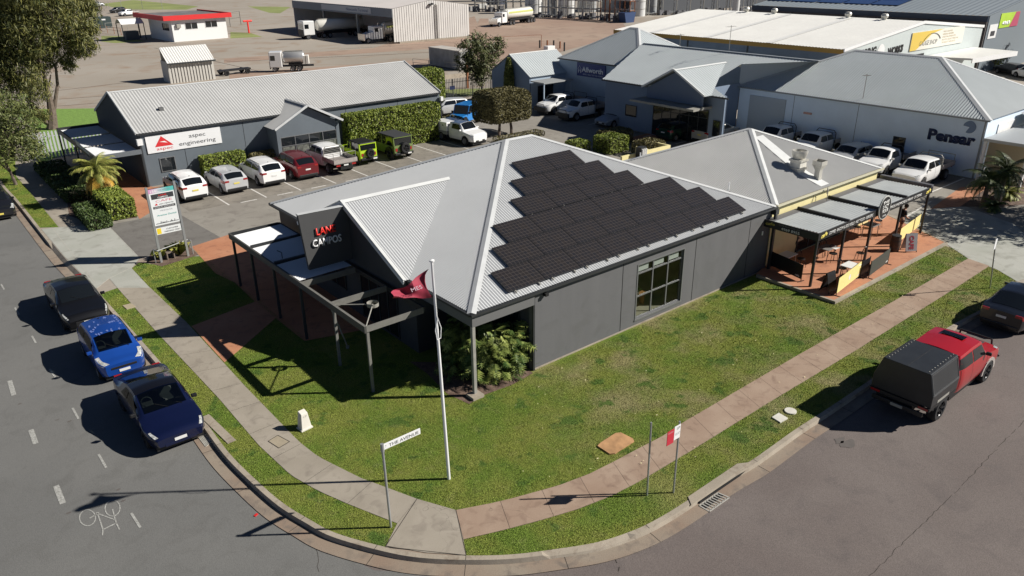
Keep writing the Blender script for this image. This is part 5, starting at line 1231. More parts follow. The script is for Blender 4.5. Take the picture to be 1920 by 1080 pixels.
# ================================================================== SIGN-WRITTEN OFFICE (blue-grey, long gable)
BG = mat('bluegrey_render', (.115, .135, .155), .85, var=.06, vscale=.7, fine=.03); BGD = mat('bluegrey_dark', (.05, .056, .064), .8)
asp = thing('gable_office', 'long blue-grey office with gabled metal roof and white aspec engineering sign', 'building')
AX0, AX1, AY0, AY1, AE = 12.62, 37.35, 55.3, 66.4, 3.72
hip_roof(asp, AX0-.05, AX1+.05, AY0-.08, AY1+.08, AE, R(20.4), ZINCB, CAPM, (.21, .017), .16, gable=('x0', 'x1'))
ym = (AY0+AY1)/2; zr = AE+(AY1-AY0)/2*math.tan(R(20.4))-.05
m = MB(); m.box(AX0+.2, AX1-.2, AY0, AY0+.2, 0, AE); m.box(AX0+.2, AX1-.2, AY1-.2, AY1, 0, AE)
m.build('wall', BG, asp)
for x, d in ((AX0, .2), (AX1-.2, .2)):
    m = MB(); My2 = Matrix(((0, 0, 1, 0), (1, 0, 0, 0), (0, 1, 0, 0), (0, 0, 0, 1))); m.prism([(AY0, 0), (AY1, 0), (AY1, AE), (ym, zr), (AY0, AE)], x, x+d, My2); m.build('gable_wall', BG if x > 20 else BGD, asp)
m = MB()
for s in (0, 1):
    x = (AX0-.06, AX1+.06)[s]
    for a, b in (((AY0-.1, AE), (ym, zr+.06)), ((AY1+.1, AE), (ym, zr+.06))): m.bar((x, a[0], a[1]+.02), (x, b[0], b[1]+.02), .06, .16)
m.build('barge_board', CAPM, asp)
m = MB(); m.box(AX0, AX1, AY0-.2, AY0-.08, AE-.12, AE-.01); m.build('gutter', STEELD, asp)
m = MB()
for a in (15.55, 19.9, 28.3, 33.1): joint(m, 'y', a, 0, AE-.12, AY0)
m.build('panel_joint', BLACK, asp)
window(asp, 'y', 13.75, 14.78, .86, 1.86, AY0, -1, 1, 1, WIN)
MB().box(12.5, 12.85, AY0-.35, AY0-.1, AE-.75, AE-.35).build('rain_head', WHITE, asp); MB().box(AX1-.1, AX1+.15, AY0-.35, AY0-.1, AE-.7, AE-.35).build('rain_head', WHITE, asp)
MB().box(12.64, 12.74, AY0-.11, AY0-.01, 0, AE-.75).build('downpipe', STEELD, asp); MB().box(AX1-.02, AX1+.1, AY0-.11, AY0-.01, 0, AE-.7).build('downpipe', STEELD, asp)
m = MB(); m.box(15.0, 15.3, 57.6, 57.9, 4.3, 4.85); m.build('roof_vent', mat('vent_grey', (.12, .12, .12), .6), asp)
# its sign
sg = thing('aspec_sign', 'white aspec engineering sign with red triangle on the blue-grey wall', 'sign', (0, 0, 0))
MB().box(13.1, 18.2, AY0-.07, AY0-.004, 2.27, 3.42).build('board', mat('sign_white', (.74, .74, .74), .5), sg)
sy = AY0-.078; SR = mat('sign_red', (.62, .025, .03), .5); SK_ = mat('sign_charcoal', (.045, .045, .05), .5)
MB().add([(13.62, sy, 2.66), (14.85, sy, 2.66), (14.12, sy, 3.36)], [(0, 1, 2)]).build('triangle', SR, sg)
MB().add([(13.95, sy-.002, 2.98), (14.5, sy-.002, 2.86), (14.3, sy-.002, 3.0)], [(0, 1, 2)]).build('triangle_slash', WHITE, sg)
text('aspec', SR, sg, (13.68, sy, 2.42), (1, 0, 0), (0, 0, 1), height=.2, width=1.1, depth=.004)
text('aspec', SK_, sg, (15.95, sy, 2.97), (1, 0, 0), (0, 0, 1), height=.28, width=1.15, depth=.004); text('engineering', SK_, sg, (15.2, sy, 2.5), (1, 0, 0), (0, 0, 1), height=.28, width=2.55, depth=.004)
# glazed portico
PYF, pz0, pzr, pxm, phw = 53.25, 3.0, 4.42, 24.2, 2.75
m = MB(); ty = AY0-.1+(pzr-AE)/math.tan(R(20.4))
for s in (-1, 1): corrugated(m, [(pxm+s*phw, PYF, pz0), (pxm+s*phw, AY0, pz0), (pxm+s*.02, ty, pzr), (pxm+s*.02, PYF, pzr)], (0, 1, 0), .15, .015)
pr_ = m.build('portico_roof', ZINCB, asp)
m = MB()
for s in (-1, 1): m.bar((pxm+s*phw, PYF, pz0+.03), (pxm, PYF, pzr+.06), .1, .16)
ridge_cap(m, (pxm, PYF, pzr+.05), (pxm, ty, pzr+.05), (-.5, 0, 1), (.5, 0, 1), .14); m.build('portico_trim', CAPM, pr_)
m = MB(); m.add([(pxm-phw+.3, 53.6, 2.35), (pxm+phw-.3, 53.6, 2.35), (pxm+phw-.3, 53.6, pz0-.05), (pxm, 53.6, pzr-.1), (pxm-phw+.3, 53.6, pz0-.05)], [(0, 1, 2, 3, 4)]); m.box(pxm-phw+.2, pxm-phw+.45, 53.55, 55.3, 0, 3.0); m.box(pxm+phw-.5, pxm+phw-.25, 53.55, 55.3, 0, 3.0); m.build('portico_wall', BG, asp)
window(asp, 'y', pxm-phw+.45, pxm+phw-.5, .1, 2.35, 53.62, -1, 4, 1, WIN, rowz=[1.65, .75])
m = MB(); 
for k in range(4): x = pxm-phw+.55+k*1.13; m.add([(x, 53.57, .8), (x+.95, 53.57, .8), (x+.95, 53.57, 1.6), (x, 53.57, 1.6)], [(0, 1, 2, 3)])
m.build('curtain', mat('curtain_dim', (.11, .115, .10), .9, var=.5, vscale=6), asp)
# left-hand carport
cpt = thing('side_carport', 'dark steel carport with pale roof sheets against the blue-grey gable wall', 'carport')
m = MB(); m.box(9.75, 12.6, 54.75, 54.85, 2.45, 2.75); m.build('front_beam', mat('beam_bluegrey', (.13, .145, .16), .6), cpt)
m = MB(); m.box(9.65, 9.75, 54.75, 66.4, 2.45, 2.8); m.build('side_beam', STEELD, cpt); m = MB(); m.box(9.75, 12.6, 66.3, 66.4, 2.45, 2.8); m.build('rear_beam', STEELD, cpt)
for a, b in ((54.95, 58.4), (58.8, 62.3), (62.7, 66.2)):
    m = MB(); corrugated(m, [(9.85, a, 2.62), (12.5, a, 2.62), (12.5, b, 2.62), (9.85, b, 2.62)], (0, 1, 0), .2, .012); m.build('roof_sheet', mat('white_sheet', (.72, .73, .74), .5), cpt)
for y in (54.8, 60.5, 66.3): MB().box(9.66, 9.76, y-.05, y+.05, 0, 2.44).build('post', STEELD, cpt)
MB().add([(9.55, 55.2, 2.72), (9.62, 59.5, 2.72), (9.6, 59.5, 3.15), (9.5, 55.2, 2.95)], [(0, 1, 2, 3)]).build('end_flashing', CAPM, cpt)

# ================================================================== BLUE-SIGNED BUILDING AND ITS WINGS
LB = mat('lightblue_render', (.36, .44, .53), .85, var=.05, vscale=.6, fine=.02); LBD = mat('midblue_render', (.19, .245, .33), .85, var=.05, vscale=.6); DRB = mat('roller_door', (.30, .36, .42), .6)
alw = thing('hip_roof_warehouse', 'pale blue warehouse with steep hipped roof and blue Allworth sign', 'building')
hip_roof(alw, 56.0, 66.4, 48.9, 60.4, 4.6, R(30), ZINCD, CAPM, (.3, .02), .22)
m = MB(); m.box(56.1, 56.3, 49, 60.3, 0, 4.6); m.box(56.3, 65.4, 49, 49.2, 0, 4.6); m.box(56.3, 65.4, 60.1, 60.3, 0, 4.6); m.box(65.2, 65.4, 49.2, 60.1, 0, 4.6); m.build('wall', LB, alw)
m = MB(); m.box(56.04, 56.097, 49.6, 52.9, 0, 3.4); m.build('roller_door', DRB, alw)
m = MB(); m.box(55.9, 56.02, 48.8, 60.4, 4.48, 4.59); m.box(55.95, 56.05, 49.1, 49.2, 0, 4.48); m.build('gutter', STEELD, alw)
ag = thing('allworth_sign', 'royal blue sign with white Allworth lettering and house emblem', 'sign')
MB().box(55.98, 56.09, 53.5, 57.5, 3.1, 4.4).build('board', mat('royal_blue', (.012, .03, .17), .5), ag)
text('Allworth', WHL, ag, (55.97, 56.75, 3.55), (0, -1, 0), (0, 0, 1), height=.5, width=3.0, depth=.006, bold=.03)
text('SIMPLY BUILT BETTER HOMES', mat('dim_white_letter', (.45, .5, .62), .6), ag, (55.97, 56.6, 3.25), (0, -1, 0), (0, 0, 1), height=.14, width=2.8, depth=.006)
m = MB(); ax = 55.97
for a, b in (((57.35, 3.75), (57.1, 4.1)), ((57.1, 4.1), (56.85, 3.75)), ((57.28, 3.7), (57.28, 3.4)), ((56.92, 3.7), (56.92, 3.4)), ((57.3, 3.75), (56.9, 3.75)), ((57.28, 3.6), (56.92, 3.6))): m.bar((ax, a[0], a[1]), (ax, b[0], b[1]), .05, .02)
m.build('house_emblem', WHL, ag)
wg = thing('gabled_wing', 'small pale blue wing with gabled metal roof left of the blue sign', 'building')
hip_roof(wg, 51.0, 57.6, 59.1, 65.7, 3.2, R(31), ZINCD, CAPW, (.3, .02), .14, gable=('x0', 'x1'))
m = MB(); m.box(51.3, 58, 59.3, 59.5, 0, 3.2); m.box(51.3, 58, 65.3, 65.5, 0, 3.2); m.build('wall', LB, wg)
m = MB(); m.prism([(59.3, 0), (65.5, 0), (65.5, 3.2), (62.4, 5.05), (59.3, 3.2)], 51.1, 51.3, My2); m.build('gable_wall', LBD, wg)
m = MB(); m.box(51.0, 55.0, 57.0, 59.05, 2.75, 2.87); m.build('canopy', mat('canopy_grey', (.30, .31, .31), .6), wg)
for x, y in ((51.1, 57.1), (54.8, 57.1)): MB().box(x-.05, x+.05, y-.05, y+.05, 0, 2.75).build('post', LB, wg)
window(wg, 'y', 52.2, 54.3, .1, 2.2, 59.3, -1, 2, 1, STEELD)
md = thing('glazed_entry_building', 'blue-grey building with low roof, pointed entry gable and glazed shopfront', 'building')
ME, mt = 4.15, .28; MXR = 59.1
def mz(x): return ME+(x-50.9)*mt
m = MB(); corrugated(m, [(50.9, 38.65, ME), (MXR, 38.65, mz(MXR)), (MXR, 51.6, mz(MXR)), (50.9, 48.95, ME)], (0, 1, 0), .3, .02)
corrugated(m, [(50.9, 35.5, ME), (52.8, 38.65, mz(52.8)), (50.9, 38.65, ME)], (0, 1, 0), .3, .02); corrugated(m, [(57, 38.65, mz(57)), (MXR, 38.65, mz(MXR)), (MXR, 32.8, mz(MXR))], (0, 1, 0), .3, .02)
corrugated(m, [(MXR, 51.6, mz(MXR)), (MXR, 38.65, mz(MXR)), (66.5, 38.65, ME), (66.5, 51.6, ME)], (0, 1, 0), .3, .02); mr_ = m.build('roof', ZINCD, md)
m = MB(); m.add([(57, 38.65, mz(57)), (MXR, 32.8, mz(MXR)), (61.6, 34.05, 6.18), (57, 38.66, 4.12)], [(0, 1, 2), (0, 2, 3)]); m.build('valley_sheet', ZINCD, mr_)
m = MB(); m.bar((MXR, 32.8, mz(MXR)+.03), (MXR, 51.4, mz(MXR)+.03), .3, .05); m.build('ridge_cap', mat('flashing_grey', (.33, .35, .36), .5), mr_)
m = MB(); m.box(51.3, 51.5, 35.9, 48.9, 0, ME); m.bar((51.45, 35.9, ME/2), (53.0, 38.6, ME/2), .15, ME); m.bar((53.0, 38.6, ME/2), (57, 38.62, ME/2), .1, ME+.3); m.box(51.5, 55, 48.7, 48.9, 0, ME); m.build('wall', LBD, md)
m = MB(); m.box(50.78, 50.9, 43.4, 48.95, ME-.12, ME-.01); m.box(50.78, 50.9, 35.3, 36.9, ME-.12, ME-.01); m.build('gutter', STEELD, md)
gya, ghw, gzz = 40.2, 3.25, 5.85; gxx = 50.0; xrr = 50.9+(gzz-ME)/mt
m = MB()
for s in (-1, 1): corrugated(m, [(gxx, gya+s*ghw, ME), (50.9, gya+s*ghw, ME), (xrr, gya+s*.02, gzz), (gxx, gya+s*.02, gzz)], (1, 0, 0), .3, .02)
gg = m.build('gable_roof', ZINCD, md); m = MB()
for s in (-1, 1): m.bar((gxx, gya+s*ghw, ME+.04), (gxx, gya, gzz+.08), .12, .14)
ridge_cap(m, (gxx, gya, gzz+.05), (xrr, gya, gzz+.05), (0, -.5, 1), (0, .5, 1), .16); m.build('gable_trim', CAPW, gg)
m = MB(); m.add([(gxx+.35, gya-ghw+.3, 3.3), (gxx+.35, gya+ghw-.3, 3.3), (gxx+.35, gya+ghw-.3, ME), (gxx+.35, gya, gzz-.15), (gxx+.35, gya-ghw+.3, ME)], [(4, 3, 2, 1, 0)]); m.build('gable_wall', mat('gable_navy', (.13, .165, .23), .85), md)
m = MB(); m.box(48.9, 51.3, gya-ghw+.1, gya+ghw+.3, 3.08, 3.25); m.build('entry_canopy', GREYST, md)
window(md, 'x', gya-2.9, gya+2.9, .05, 2.9, 51.28, -1, 6, 1, STEELD, rowz=[2.2])
window(md, 'x', 45.0, 46.3, 1.2, 2.2, 51.28, -1, 1, 1, STEELD); window(md, 'x', 36.1, 36.8, .9, 2.2, 51.28, -1, 1, 1, STEELD)
def antenna(x, y, z, h, label, w=1.0):
    t = thing('roof_antenna', label, 'antenna', (x, y, z)); MB().cyl((0, 0, -.1), (0, 0, h), .025, n=6).build('mast', GREYST, t)
    m = MB(); m.cyl((-w*.6, 0, h-.1), (w*.6, 0, h-.1), .014, n=5)
    for k in range(6): x_ = -w*.6+w*1.2*k/5; m.cyl((x_, -.22, h-.1), (x_, .22, h-.1), .009, n=4)
    m.build('elements', GREYST, t)
antenna(MXR, 41.5, mz(MXR)-.05, 2.3, 'television antenna on a tall mast above the ridge'); antenna(MXR, 47.0, mz(MXR), 1.2, 'small antenna nearer the steep hipped roof', .6)

# ================================================================== PALE BLUE BUILDING WITH ROUND LOGO
pe = thing('pale_blue_building', 'pale blue building with hipped grey roof and navy Pensar lettering', 'building')
PBL = mat('paleblue_render', (.68, .79, .90), .85, var=.05, vscale=.5, fine=.02)
hip_roof(pe, 56.85, 69.9, 18.75, 38.65, 4.08, R(24.5), ZINCD, CAPM, (.2, .02), .24)
m = MB(); m.box(57, 57.2, 18.9, 38.5, 0, 4.08); m.box(57.2, 69.7, 18.9, 19.1, 0, 4.08); m.box(57.2, 69.7, 38.3, 38.5, 0, 4.08); m.build('wall', PBL, pe)
MB().box(56.93, 56.997, 34.0, 37.4, 0, 3.46).build('roller_door', mat('roller_grey', (.40, .44, .47), .6), pe)
window(pe, 'x', 24.0, 24.9, .1, 2.0, 57, -1, 1, 1, STEELD)
m = MB()
for a in (33.3, 27.9): joint(m, 'x', a, 0, 4.0, 57, -1, .04)
m.build('panel_joint', mat('joint_blue', (.17, .2, .24), .9), pe)
m = MB(); m.box(56.72, 56.85, 18.7, 38.6, 3.96, 4.07); m.box(56.9, 56.99, 18.95, 19.05, 0, 3.96); m.build('gutter', mat('gutter_grey', (.22, .24, .25), .5), pe)
MB().box(56.9, 56.99, 31.6, 32.3, 2.6, 2.75).build('warning_plate', mat('plate_pink', (.6, .35, .28), .6), pe)
NV = mat('navy_lettering', (.015, .025, .075), .5)
text('Pensar', NV, pe, (56.98, 22.55, 2.22), (0, -1, 0), (0, 0, 1), height=.72, width=3.15, depth=.03, bold=.05)
m = MB(); M3 = Matrix.Translation((56.96, 19.95, 3.42)) @ Matrix.Rotation(R(-90), 4, 'Y')
pts = [(0, 0)]+[(.42*math.cos(R(a)), .42*math.sin(R(a))) for a in range(-205, 95, 12)]
vs = [M3 @ Vector((p[0], p[1], 0)) for p in pts]; m.add(vs, [(0, i, i+1) for i in range(1, len(vs)-1)]); m.build('round_logo', mat('logo_blue', (.13, .20, .32), .5), pe)
text('Pensar', NV, pe, (60.6, 18.89, 2.95), (1, 0, 0), (0, 0, 1), height=.16, width=.7, depth=.01)
MB().box(59.0, 62.2, 18.84, 18.895, 2.7, 3.5).build('side_sign', WHITE, pe)
pc = thing('entry_carport', 'grey flat entry canopy beside the pale blue building', 'carport')
MB().box(56.4, 66, 15.8, 18.7, 2.75, 2.95).build('roof', mat('canopy_zinc', (.42, .44, .45), .5, .2), pc)
for x, y in ((56.6, 16.0), (61, 16.0), (65.8, 16.0), (56.6, 18.6)): MB().box(x-.08, x+.08, y-.08, y+.08, 0, 2.75).build('post', WHITE, pc)
MB().box(57.2, 57.4, 16.2, 18.6, 0, 2.6).build('tan_wall', mat('tan_render', (.42, .36, .24), .8), pc)
t = thing('side_awning', 'small ribbed awning roof over the side of the pale blue building', 'awning'); m = MB(); corrugated(m, [(62.2, 18.7, 3.9), (62.2, 17.0, 3.1), (67, 17.0, 3.1), (67, 18.7, 3.9)], (1, 0, 0), .2, .02); m.build('awning_sheet', ZINCD, t); MB().box(62.2, 67, 16.95, 17.05, 2.95, 3.1).build('fascia', WHITE, t)
antenna(57.4, 27.9, 4.2, 1.9, 'slim antenna on the eave of the pale blue building', .5)

# ================================================================== WHITE-ROOFED SHED BEHIND
ws_ = thing('white_roof_warehouse', 'long white-roofed warehouse with yellow eave band and gauge shop signs', 'building')
WR = mat('white_roofing', (.74, .73, .69), .55, var=.04, vscale=.3, fine=.03, bscale=3)
xw0, xwr, xw1, yw0, yw1, zw, zwr = 73.0, 89.5, 106.0, 38.2, 68.6, 5.85, 7.5
m = MB(); corrugated(m, [(xw0, yw0, zw), (xwr, yw0, zwr), (xwr, yw1, zwr), (xw0, yw1, zw)], (0, 1, 0), .35, .02); corrugated(m, [(xwr, yw0, zwr), (xw1, yw0, 6.1), (xw1, yw1, 6.1), (xwr, yw1, zwr)], (0, 1, 0), .35, .02); wr_ = m.build('roof', WR, ws_)
m = MB()
for y in (46.5, 54.5, 62.5): m.add([(xw0, y-.35, zw+.03), (xwr, y-.35, zwr+.03), (xwr, y+.35, zwr+.03), (xw0, y+.35, zw+.03)], [(0, 1, 2, 3)])
m.build('skylight_strip', mat('skylight', (.84, .83, .79), .4), wr_)
m = MB(); m.box(xw0+.1, xw0+.3, yw0+.1, yw1, 0, zw-.45); m.build('wall', mat('cold_blue_wall', (.18, .22, .27), .8, var=.12, vscale=.8), ws_)
MB().box(xw0, xw0+.12, yw0, yw1, zw-.45, zw-.02).build('eave_band', mat('ochre', (.42, .24, .05), .7), ws_)
m = MB(); m.prism([(xw0+.1, 0), (xw1-.1, 0), (xw1-.1, 6.05), (xwr, zwr-.05), (xw0+.1, zw-.05)], -yw0-.2, -yw0, Matrix(((1, 0, 0, 0), (0, 0, -1, 0), (0, 1, 0, 0), (0, 0, 0, 1)))); m.build('gable_wall', mat('gable_paleblue', (.52, .57, .56), .7, var=.03), ws_)
m = MB()
for a, b in (((xw0, zw), (xwr, zwr)), ((xwr, zwr), (xw1, 6.1))): m.bar((a[0], yw0-.05, a[1]-.08), (b[0], yw0-.05, b[1]-.08), .12, .3)
m.build('barge_board', WHITE, ws_)
m = MB(); m.box(86.6, 90.8, yw0-.06, yw0-.01, 0, 4.1); m.build('door_opening', BLACK, ws_)
for y in (49, 57, 66): MB().box(xw0+.04, xw0+.1, y-.08, y+.08, 0, zw-.45).build('column', STEELD, ws_)
window(ws_, 'x', 42.2, 43.9, 2.2, 4.0, xw0+.08, -1, 2, 1, WHITE)
gs = thing('gauge_shop_sign', 'yellow and white gauge shop sign under the white gable', 'sign')
MB().box(87.0, 100.3, yw0-.10, yw0-.02, 4.55, 6.45).build('board', mat('board_cream', (.72, .70, .62), .6), gs)
q = yw0-.105; MB().add([(87.0, q, 4.56), (88.4, q, 4.56), (91.8, q, 6.1), (94.5, q, 6.44), (87.0, q, 6.44)], [(0, 1, 2, 3, 4)]).build('yellow_field', mat('board_yellow', (.70, .50, .08), .6), gs)
m = MB(); pr_pts = [(91.0+2.4*math.cos(R(a))*1.0+1, 4.7+1.45*math.sin(R(a))) for a in range(150, 20, -12)]
for a, b in zip(pr_pts, pr_pts[1:]): m.bar((a[0], q-.005, a[1]), (b[0], q-.005, b[1]), .12, .01)
m.build('dial_arc', SK_, gs)
text('GAUGE SHOP', SK_, gs, (88.9, q-.004, 4.95), (1, 0, 0), (0, 0, 1), height=.5, width=4.4, depth=.004, shear=.2)
for k in range(5): text(('VDO GAUGES', 'SPEEDO REPAIRS', 'INSTRUMENTS', 'AUTO ELECTRICAL', 'TESTING')[k], mat('ochre_letter', (.45, .34, .16), .6), gs, (94.6, q-.004, 6.05-.3*k), (1, 0, 0), (0, 0, 1), height=.17, width=(2.4, 2.8, 3.4, 4.4, 3.6)[k], depth=.004)
text('BEARING', BLACK, ws_, (75.4, yw0-.02, 4.7), (1, 0, .05), (0, 0, 1), height=.75, width=4.2, depth=.01, bold=.06)
text('WORKS', BLACK, ws_, (82.2, yw0-.02, 4.55), (1, 0, .05), (0, 0, 1), height=.7, width=3.4, depth=.01, bold=.06)
m = MB(); M4 = Matrix.Translation((80.6, yw0-.04, 5.05)) @ Matrix.Rotation(R(90), 4, 'X'); m.lathe([(.001, 0), (.75, 0)], 20, M4); m.build('badge', WHITE, ws_)
m = MB(); m.prism([(90.8, 38.1), (104, 38.1), (103, 33.0), (92.5, 33.8)], 3.55, 3.75); m.build('awning_roof', WR, ws_); m = MB(); m.bar((92.5, 33.7, 3.5), (103, 32.9, 3.5), .1, .5); m.build('awning_fascia', WHITE, ws_)
for i, y in enumerate((42.5, 46.8, 56.5, 60.6)):
    t = thing('roof_ventilator', 'round metal ridge ventilator, number %s along the white roof from the sign end' % ('one', 'two', 'three', 'four')[i], 'ventilator', (xwr-.3, y, zwr-.1), 0, 'ventilators on the white roof'); MB().lathe([(.22, 0), (.22, .2), (.36, .3), (.4, .5), (.3, .68), (.001, .75)], 14).build('dome', GALV, t, True)
# far grey warehouse
fw_ = thing('grey_warehouse', 'large blue-grey warehouse with rooftop solar array behind the white roof', 'building')
m = MB(); fz, fzr = 7.0, 10.6; fy0, fy1 = 38.9, 73.
corrugated(m, [(108.9, fy0, fz), (135, fy0, fzr), (135, fy1, fzr), (108.9, fy1, fz)], (0, 1, 0), .8, .03); m.build('roof', mat('roof_slate', (.25, .285, .31), .55, .1, var=.05, vscale=.1), fw_)
m = MB(); m.box(109, 109.3, fy0+.1, fy1, 0, fz-.7); m.build('wall', mat('wall_brownish', (.13, .115, .11), .8), fw_); MB().box(108.8, 109.0, fy0, fy1, fz-.7, fz-.02).build('gutter', mat('navy_trim', (.03, .045, .075), .5), fw_)
m = MB(); m.prism([(109.3, 0), (150, 0), (150, 8.6), (135, fzr-.05), (109.3, fz)], -fy0-.3, -fy0, Matrix(((1, 0, 0, 0), (0, 0, -1, 0), (0, 1, 0, 0), (0, 0, 0, 1)))); m.build('gable_wall', mat('slate_wall', (.17, .20, .225), .8), fw_)
for y in (46, 56, 66): MB().box(108.85, 109.0, y-.15, y+.15, 0, fz-.71).build('column', STEELD, fw_)
m = MB(); s_ = (fzr-fz)/26.1
def fr_(x, y, l=.12): return (x, y, fz+(x-108.9)*s_+l)
for a in range(5):
    for b in range(3): x = 112.5+b*3.1; y = 52.0+a*4.2; m.add([fr_(x, y), fr_(x+3.0, y), fr_(x+3.0, y+4.0), fr_(x, y+4.0)], [(0, 1, 2, 3)])
m.build('solar_array', mat('solar_blue', (.03, .06, .16), .2), fw_)
fs = thing('real_estate_sign', 'lime and red gradient sign on the far grey gable', 'sign')
m = MB(); m.box(112.8, 119, fy0-.06, fy0-.01, 5.3, 7.1); m.build('board', mat('board_lime', (.42, .62, .04), .6, var=.1, vscale=.4), fs); MB().add([(116.2, fy0-.07, 5.3), (119, fy0-.07, 5.3), (119, fy0-.07, 7.1), (117.6, fy0-.07, 7.1)], [(0, 1, 2, 3)]).build('red_field', mat('board_red', (.45, .06, .12), .6), fs)
text('4969', WHL, fs, (113.6, fy0-.07, 5.65), (1, 0, 0), (0, 0, 1), height=.45, width=2.6, depth=.01, bold=.05)
fs2 = thing('small_notice', 'small white notice board with black panel on the far grey gable', 'sign'); MB().box(109.9, 112.4, fy0-.06, fy0-.01, 4.2, 5.9).build('board', WHITE, fs2); MB().box(110.5, 111.8, fy0-.08, fy0-.061, 4.5, 5.1).build('black_panel', SK_, fs2)

# ================================================================== YARD BUILDINGS
ts = thing('terminal_shed', 'white ribbed open-sided terminal shed with trucks under its roof', 'building')
TX0, TX1, TY0, TY1, TZ, TZR = 74.2, 91.2, 123.6, 165, 6.0, 7.15
RIB = mat('ribbed_white', (.62, .60, .57), .7, var=.05, vscale=.5)
m = MB(); corrugated(m, [(TX0, TY0, TZ), (82.7, TY0, TZR), (82.7, TY1, TZR), (TX0, TY1, TZ)], (0, 1, 0), .8, .03); corrugated(m, [(82.7, TY0, TZR), (TX1, TY0, TZ), (TX1, TY1, TZ), (82.7, TY1, TZR)], (0, 1, 0), .8, .03); m.build('roof', mat('shed_roof', (.60, .56, .53), .6, var=.04, vscale=.2), ts)
m = MB(); n_ = 68; 
for k in range(n_):
    xa = TX0+.05+(TX1-TX0-.1)*k/n_; xb_ = TX0+.05+(TX1-TX0-.1)*(k+1)/n_; d = .05 if k % 2 else 0; hz = lambda x: TZR-abs(x-82.7)/8.5*(TZR-TZ)-.06
    m.add([(xa, TY0+d, .3), (xb_, TY0+d, .3), (xb_, TY0+d, hz(xb_)), (xa, TY0+d, hz(xa))], [(0, 1, 2, 3)])
m.build('gable_wall', RIB, ts); MB().box(TX1-.3, TX1-.1, TY0+.1, TY1, 0, TZ-.1).build('rear_wall', RIB, ts)
MB().box(TX0-.05, TX0+.1, TY0, TY1, TZ-1.5, TZ-.03).build('fascia', mat('fascia_bluegrey', (.20, .225, .25), .7), ts); MB().box(TX0+.1, TX1, TY1-.2, TY1, 0, TZ-.05).build('end_wall', RIB, ts)
for y in (137, 151): MB().box(TX0+.1, TX0+.5, y-.2, y+.2, 0, TZ-1.5).build('column', GREYST, ts)
MB().box(TX0-.12, TX0-.051, 131, 151, TZ-1.2, TZ-.2).build('name_board', mat('board_grey', (.45, .47, .48), .6), ts)
text('Newcastle Terminal', mat('letter_blue', (.08, .12, .22), .6), ts, (TX0-.13, 140.5, TZ-.95), (0, -1, 0), (0, 0, 1), height=.55, width=8.3, depth=.01)
m = MB(); m.box(TX0+1, TX1, TY0-.3, TY0-.02, 0, .3); m.build('base_kerb', KERBM, ts)
m = MB(); m.tube([(83.3, TY0-.1, .3), (83.3, TY0-.1, 6.1), (83.55, TY0-.1, 6.4), (83.8, TY0-.1, 6.1), (83.8, TY0-.1, .3)], .06, 5); m.build('conduit', GREYST, ts); m = MB(); m.box(82, 82.3, TY0-.5, TY0-.01, 6.2, 6.5); m.box(82.5, 82.8, TY0-.5, TY0-.01, 6.3, 6.6); m.build('floodlight', STEELD, ts)
kx = thing('gatehouse', 'small white gatehouse with flat red-edged roof in the truck yard', 'building'); kx.rotation_euler = (0, 0, R(3.6)); _c = Vector((45.8, 156.5, 0)); kx.location = _c-Matrix.Rotation(R(3.6), 3, 'Z') @ _c; KW = mat('gatehouse_white', (.72, .72, .71), .7)
MB().box(45.8, 56.4, 156.5, 168.5, 0, 3.9).build('wall', KW, kx)
m = MB(); m.box(44.2, 57.4, 155.7, 155.9, 3.9, 4.75); m.box(44.2, 44.4, 155.9, 172, 3.9, 4.75); m.box(57.2, 57.4, 155.9, 172, 3.9, 4.75); m.build('fascia', mat('fascia_red', (.62, .02, .02), .6), kx)
MB().box(44.4, 57.2, 155.9, 172, 4.3, 4.5).build('roof', mat('flat_roof_dark', (.16, .15, .15), .8, var=.3, vscale=.6), kx)
window(kx, 'y', 48.3, 50.7, 2.1, 3.3, 156.5, -1, 2, 1, WHITED); window(kx, 'y', 52.2, 54.6, 2.2, 3.4, 156.5, -1, 2, 1, WHITED); window(kx, 'x', 158, 161.3, 1.9, 3.2, 45.8, -1, 3, 1, WIN)
MB().box(46.6, 47.4, 156.1, 156.49, 2.5, 3.2).build('air_conditioner', GREYST, kx); MB().box(44.5, 44.7, 171, 171.3, 0, 3.9).build('post', STEELD, kx)
cs = thing('corrugated_store', 'pale corrugated store with steep roof behind the blue-grey office', 'building'); RB = mat('ribbed_cream', (.50, .48, .44), .7)
m = MB(); corrugated(m, [(28.75, 102.9, 2.45), (34.7, 102.9, 2.45), (34.9, 106.0, 4.15), (28.95, 106.0, 4.15)], (1, 0, 0), .32, .03); m.build('roof', mat('store_roof', (.66, .65, .62), .6), cs)
m = MB(); k_ = 30
for k in range(k_):
    xa = 28.85+5.7*k/k_; xb_ = 28.85+5.7*(k+1)/k_; d = .08 if k % 2 else 0; m.add([(xa, 103.1+d, 0), (xb_, 103.1+d, 0), (xb_, 103.1+d, 2.4), (xa, 103.1+d, 2.4)], [(0, 1, 2, 3)])
m.build('wall', RB, cs); m = MB(); m.box(28.85, 28.95, 103.3, 106.0, 0, 2.6); m.box(34.45, 34.55, 103.3, 106.0, 0, 2.6); m.box(28.95, 34.45, 105.8, 105.95, 0, 4.0); m.build('side_wall', RB, cs)
MB().box(28.7, 34.75, 102.7, 102.86, 2.32, 2.5).build('gutter', STEELD, cs)
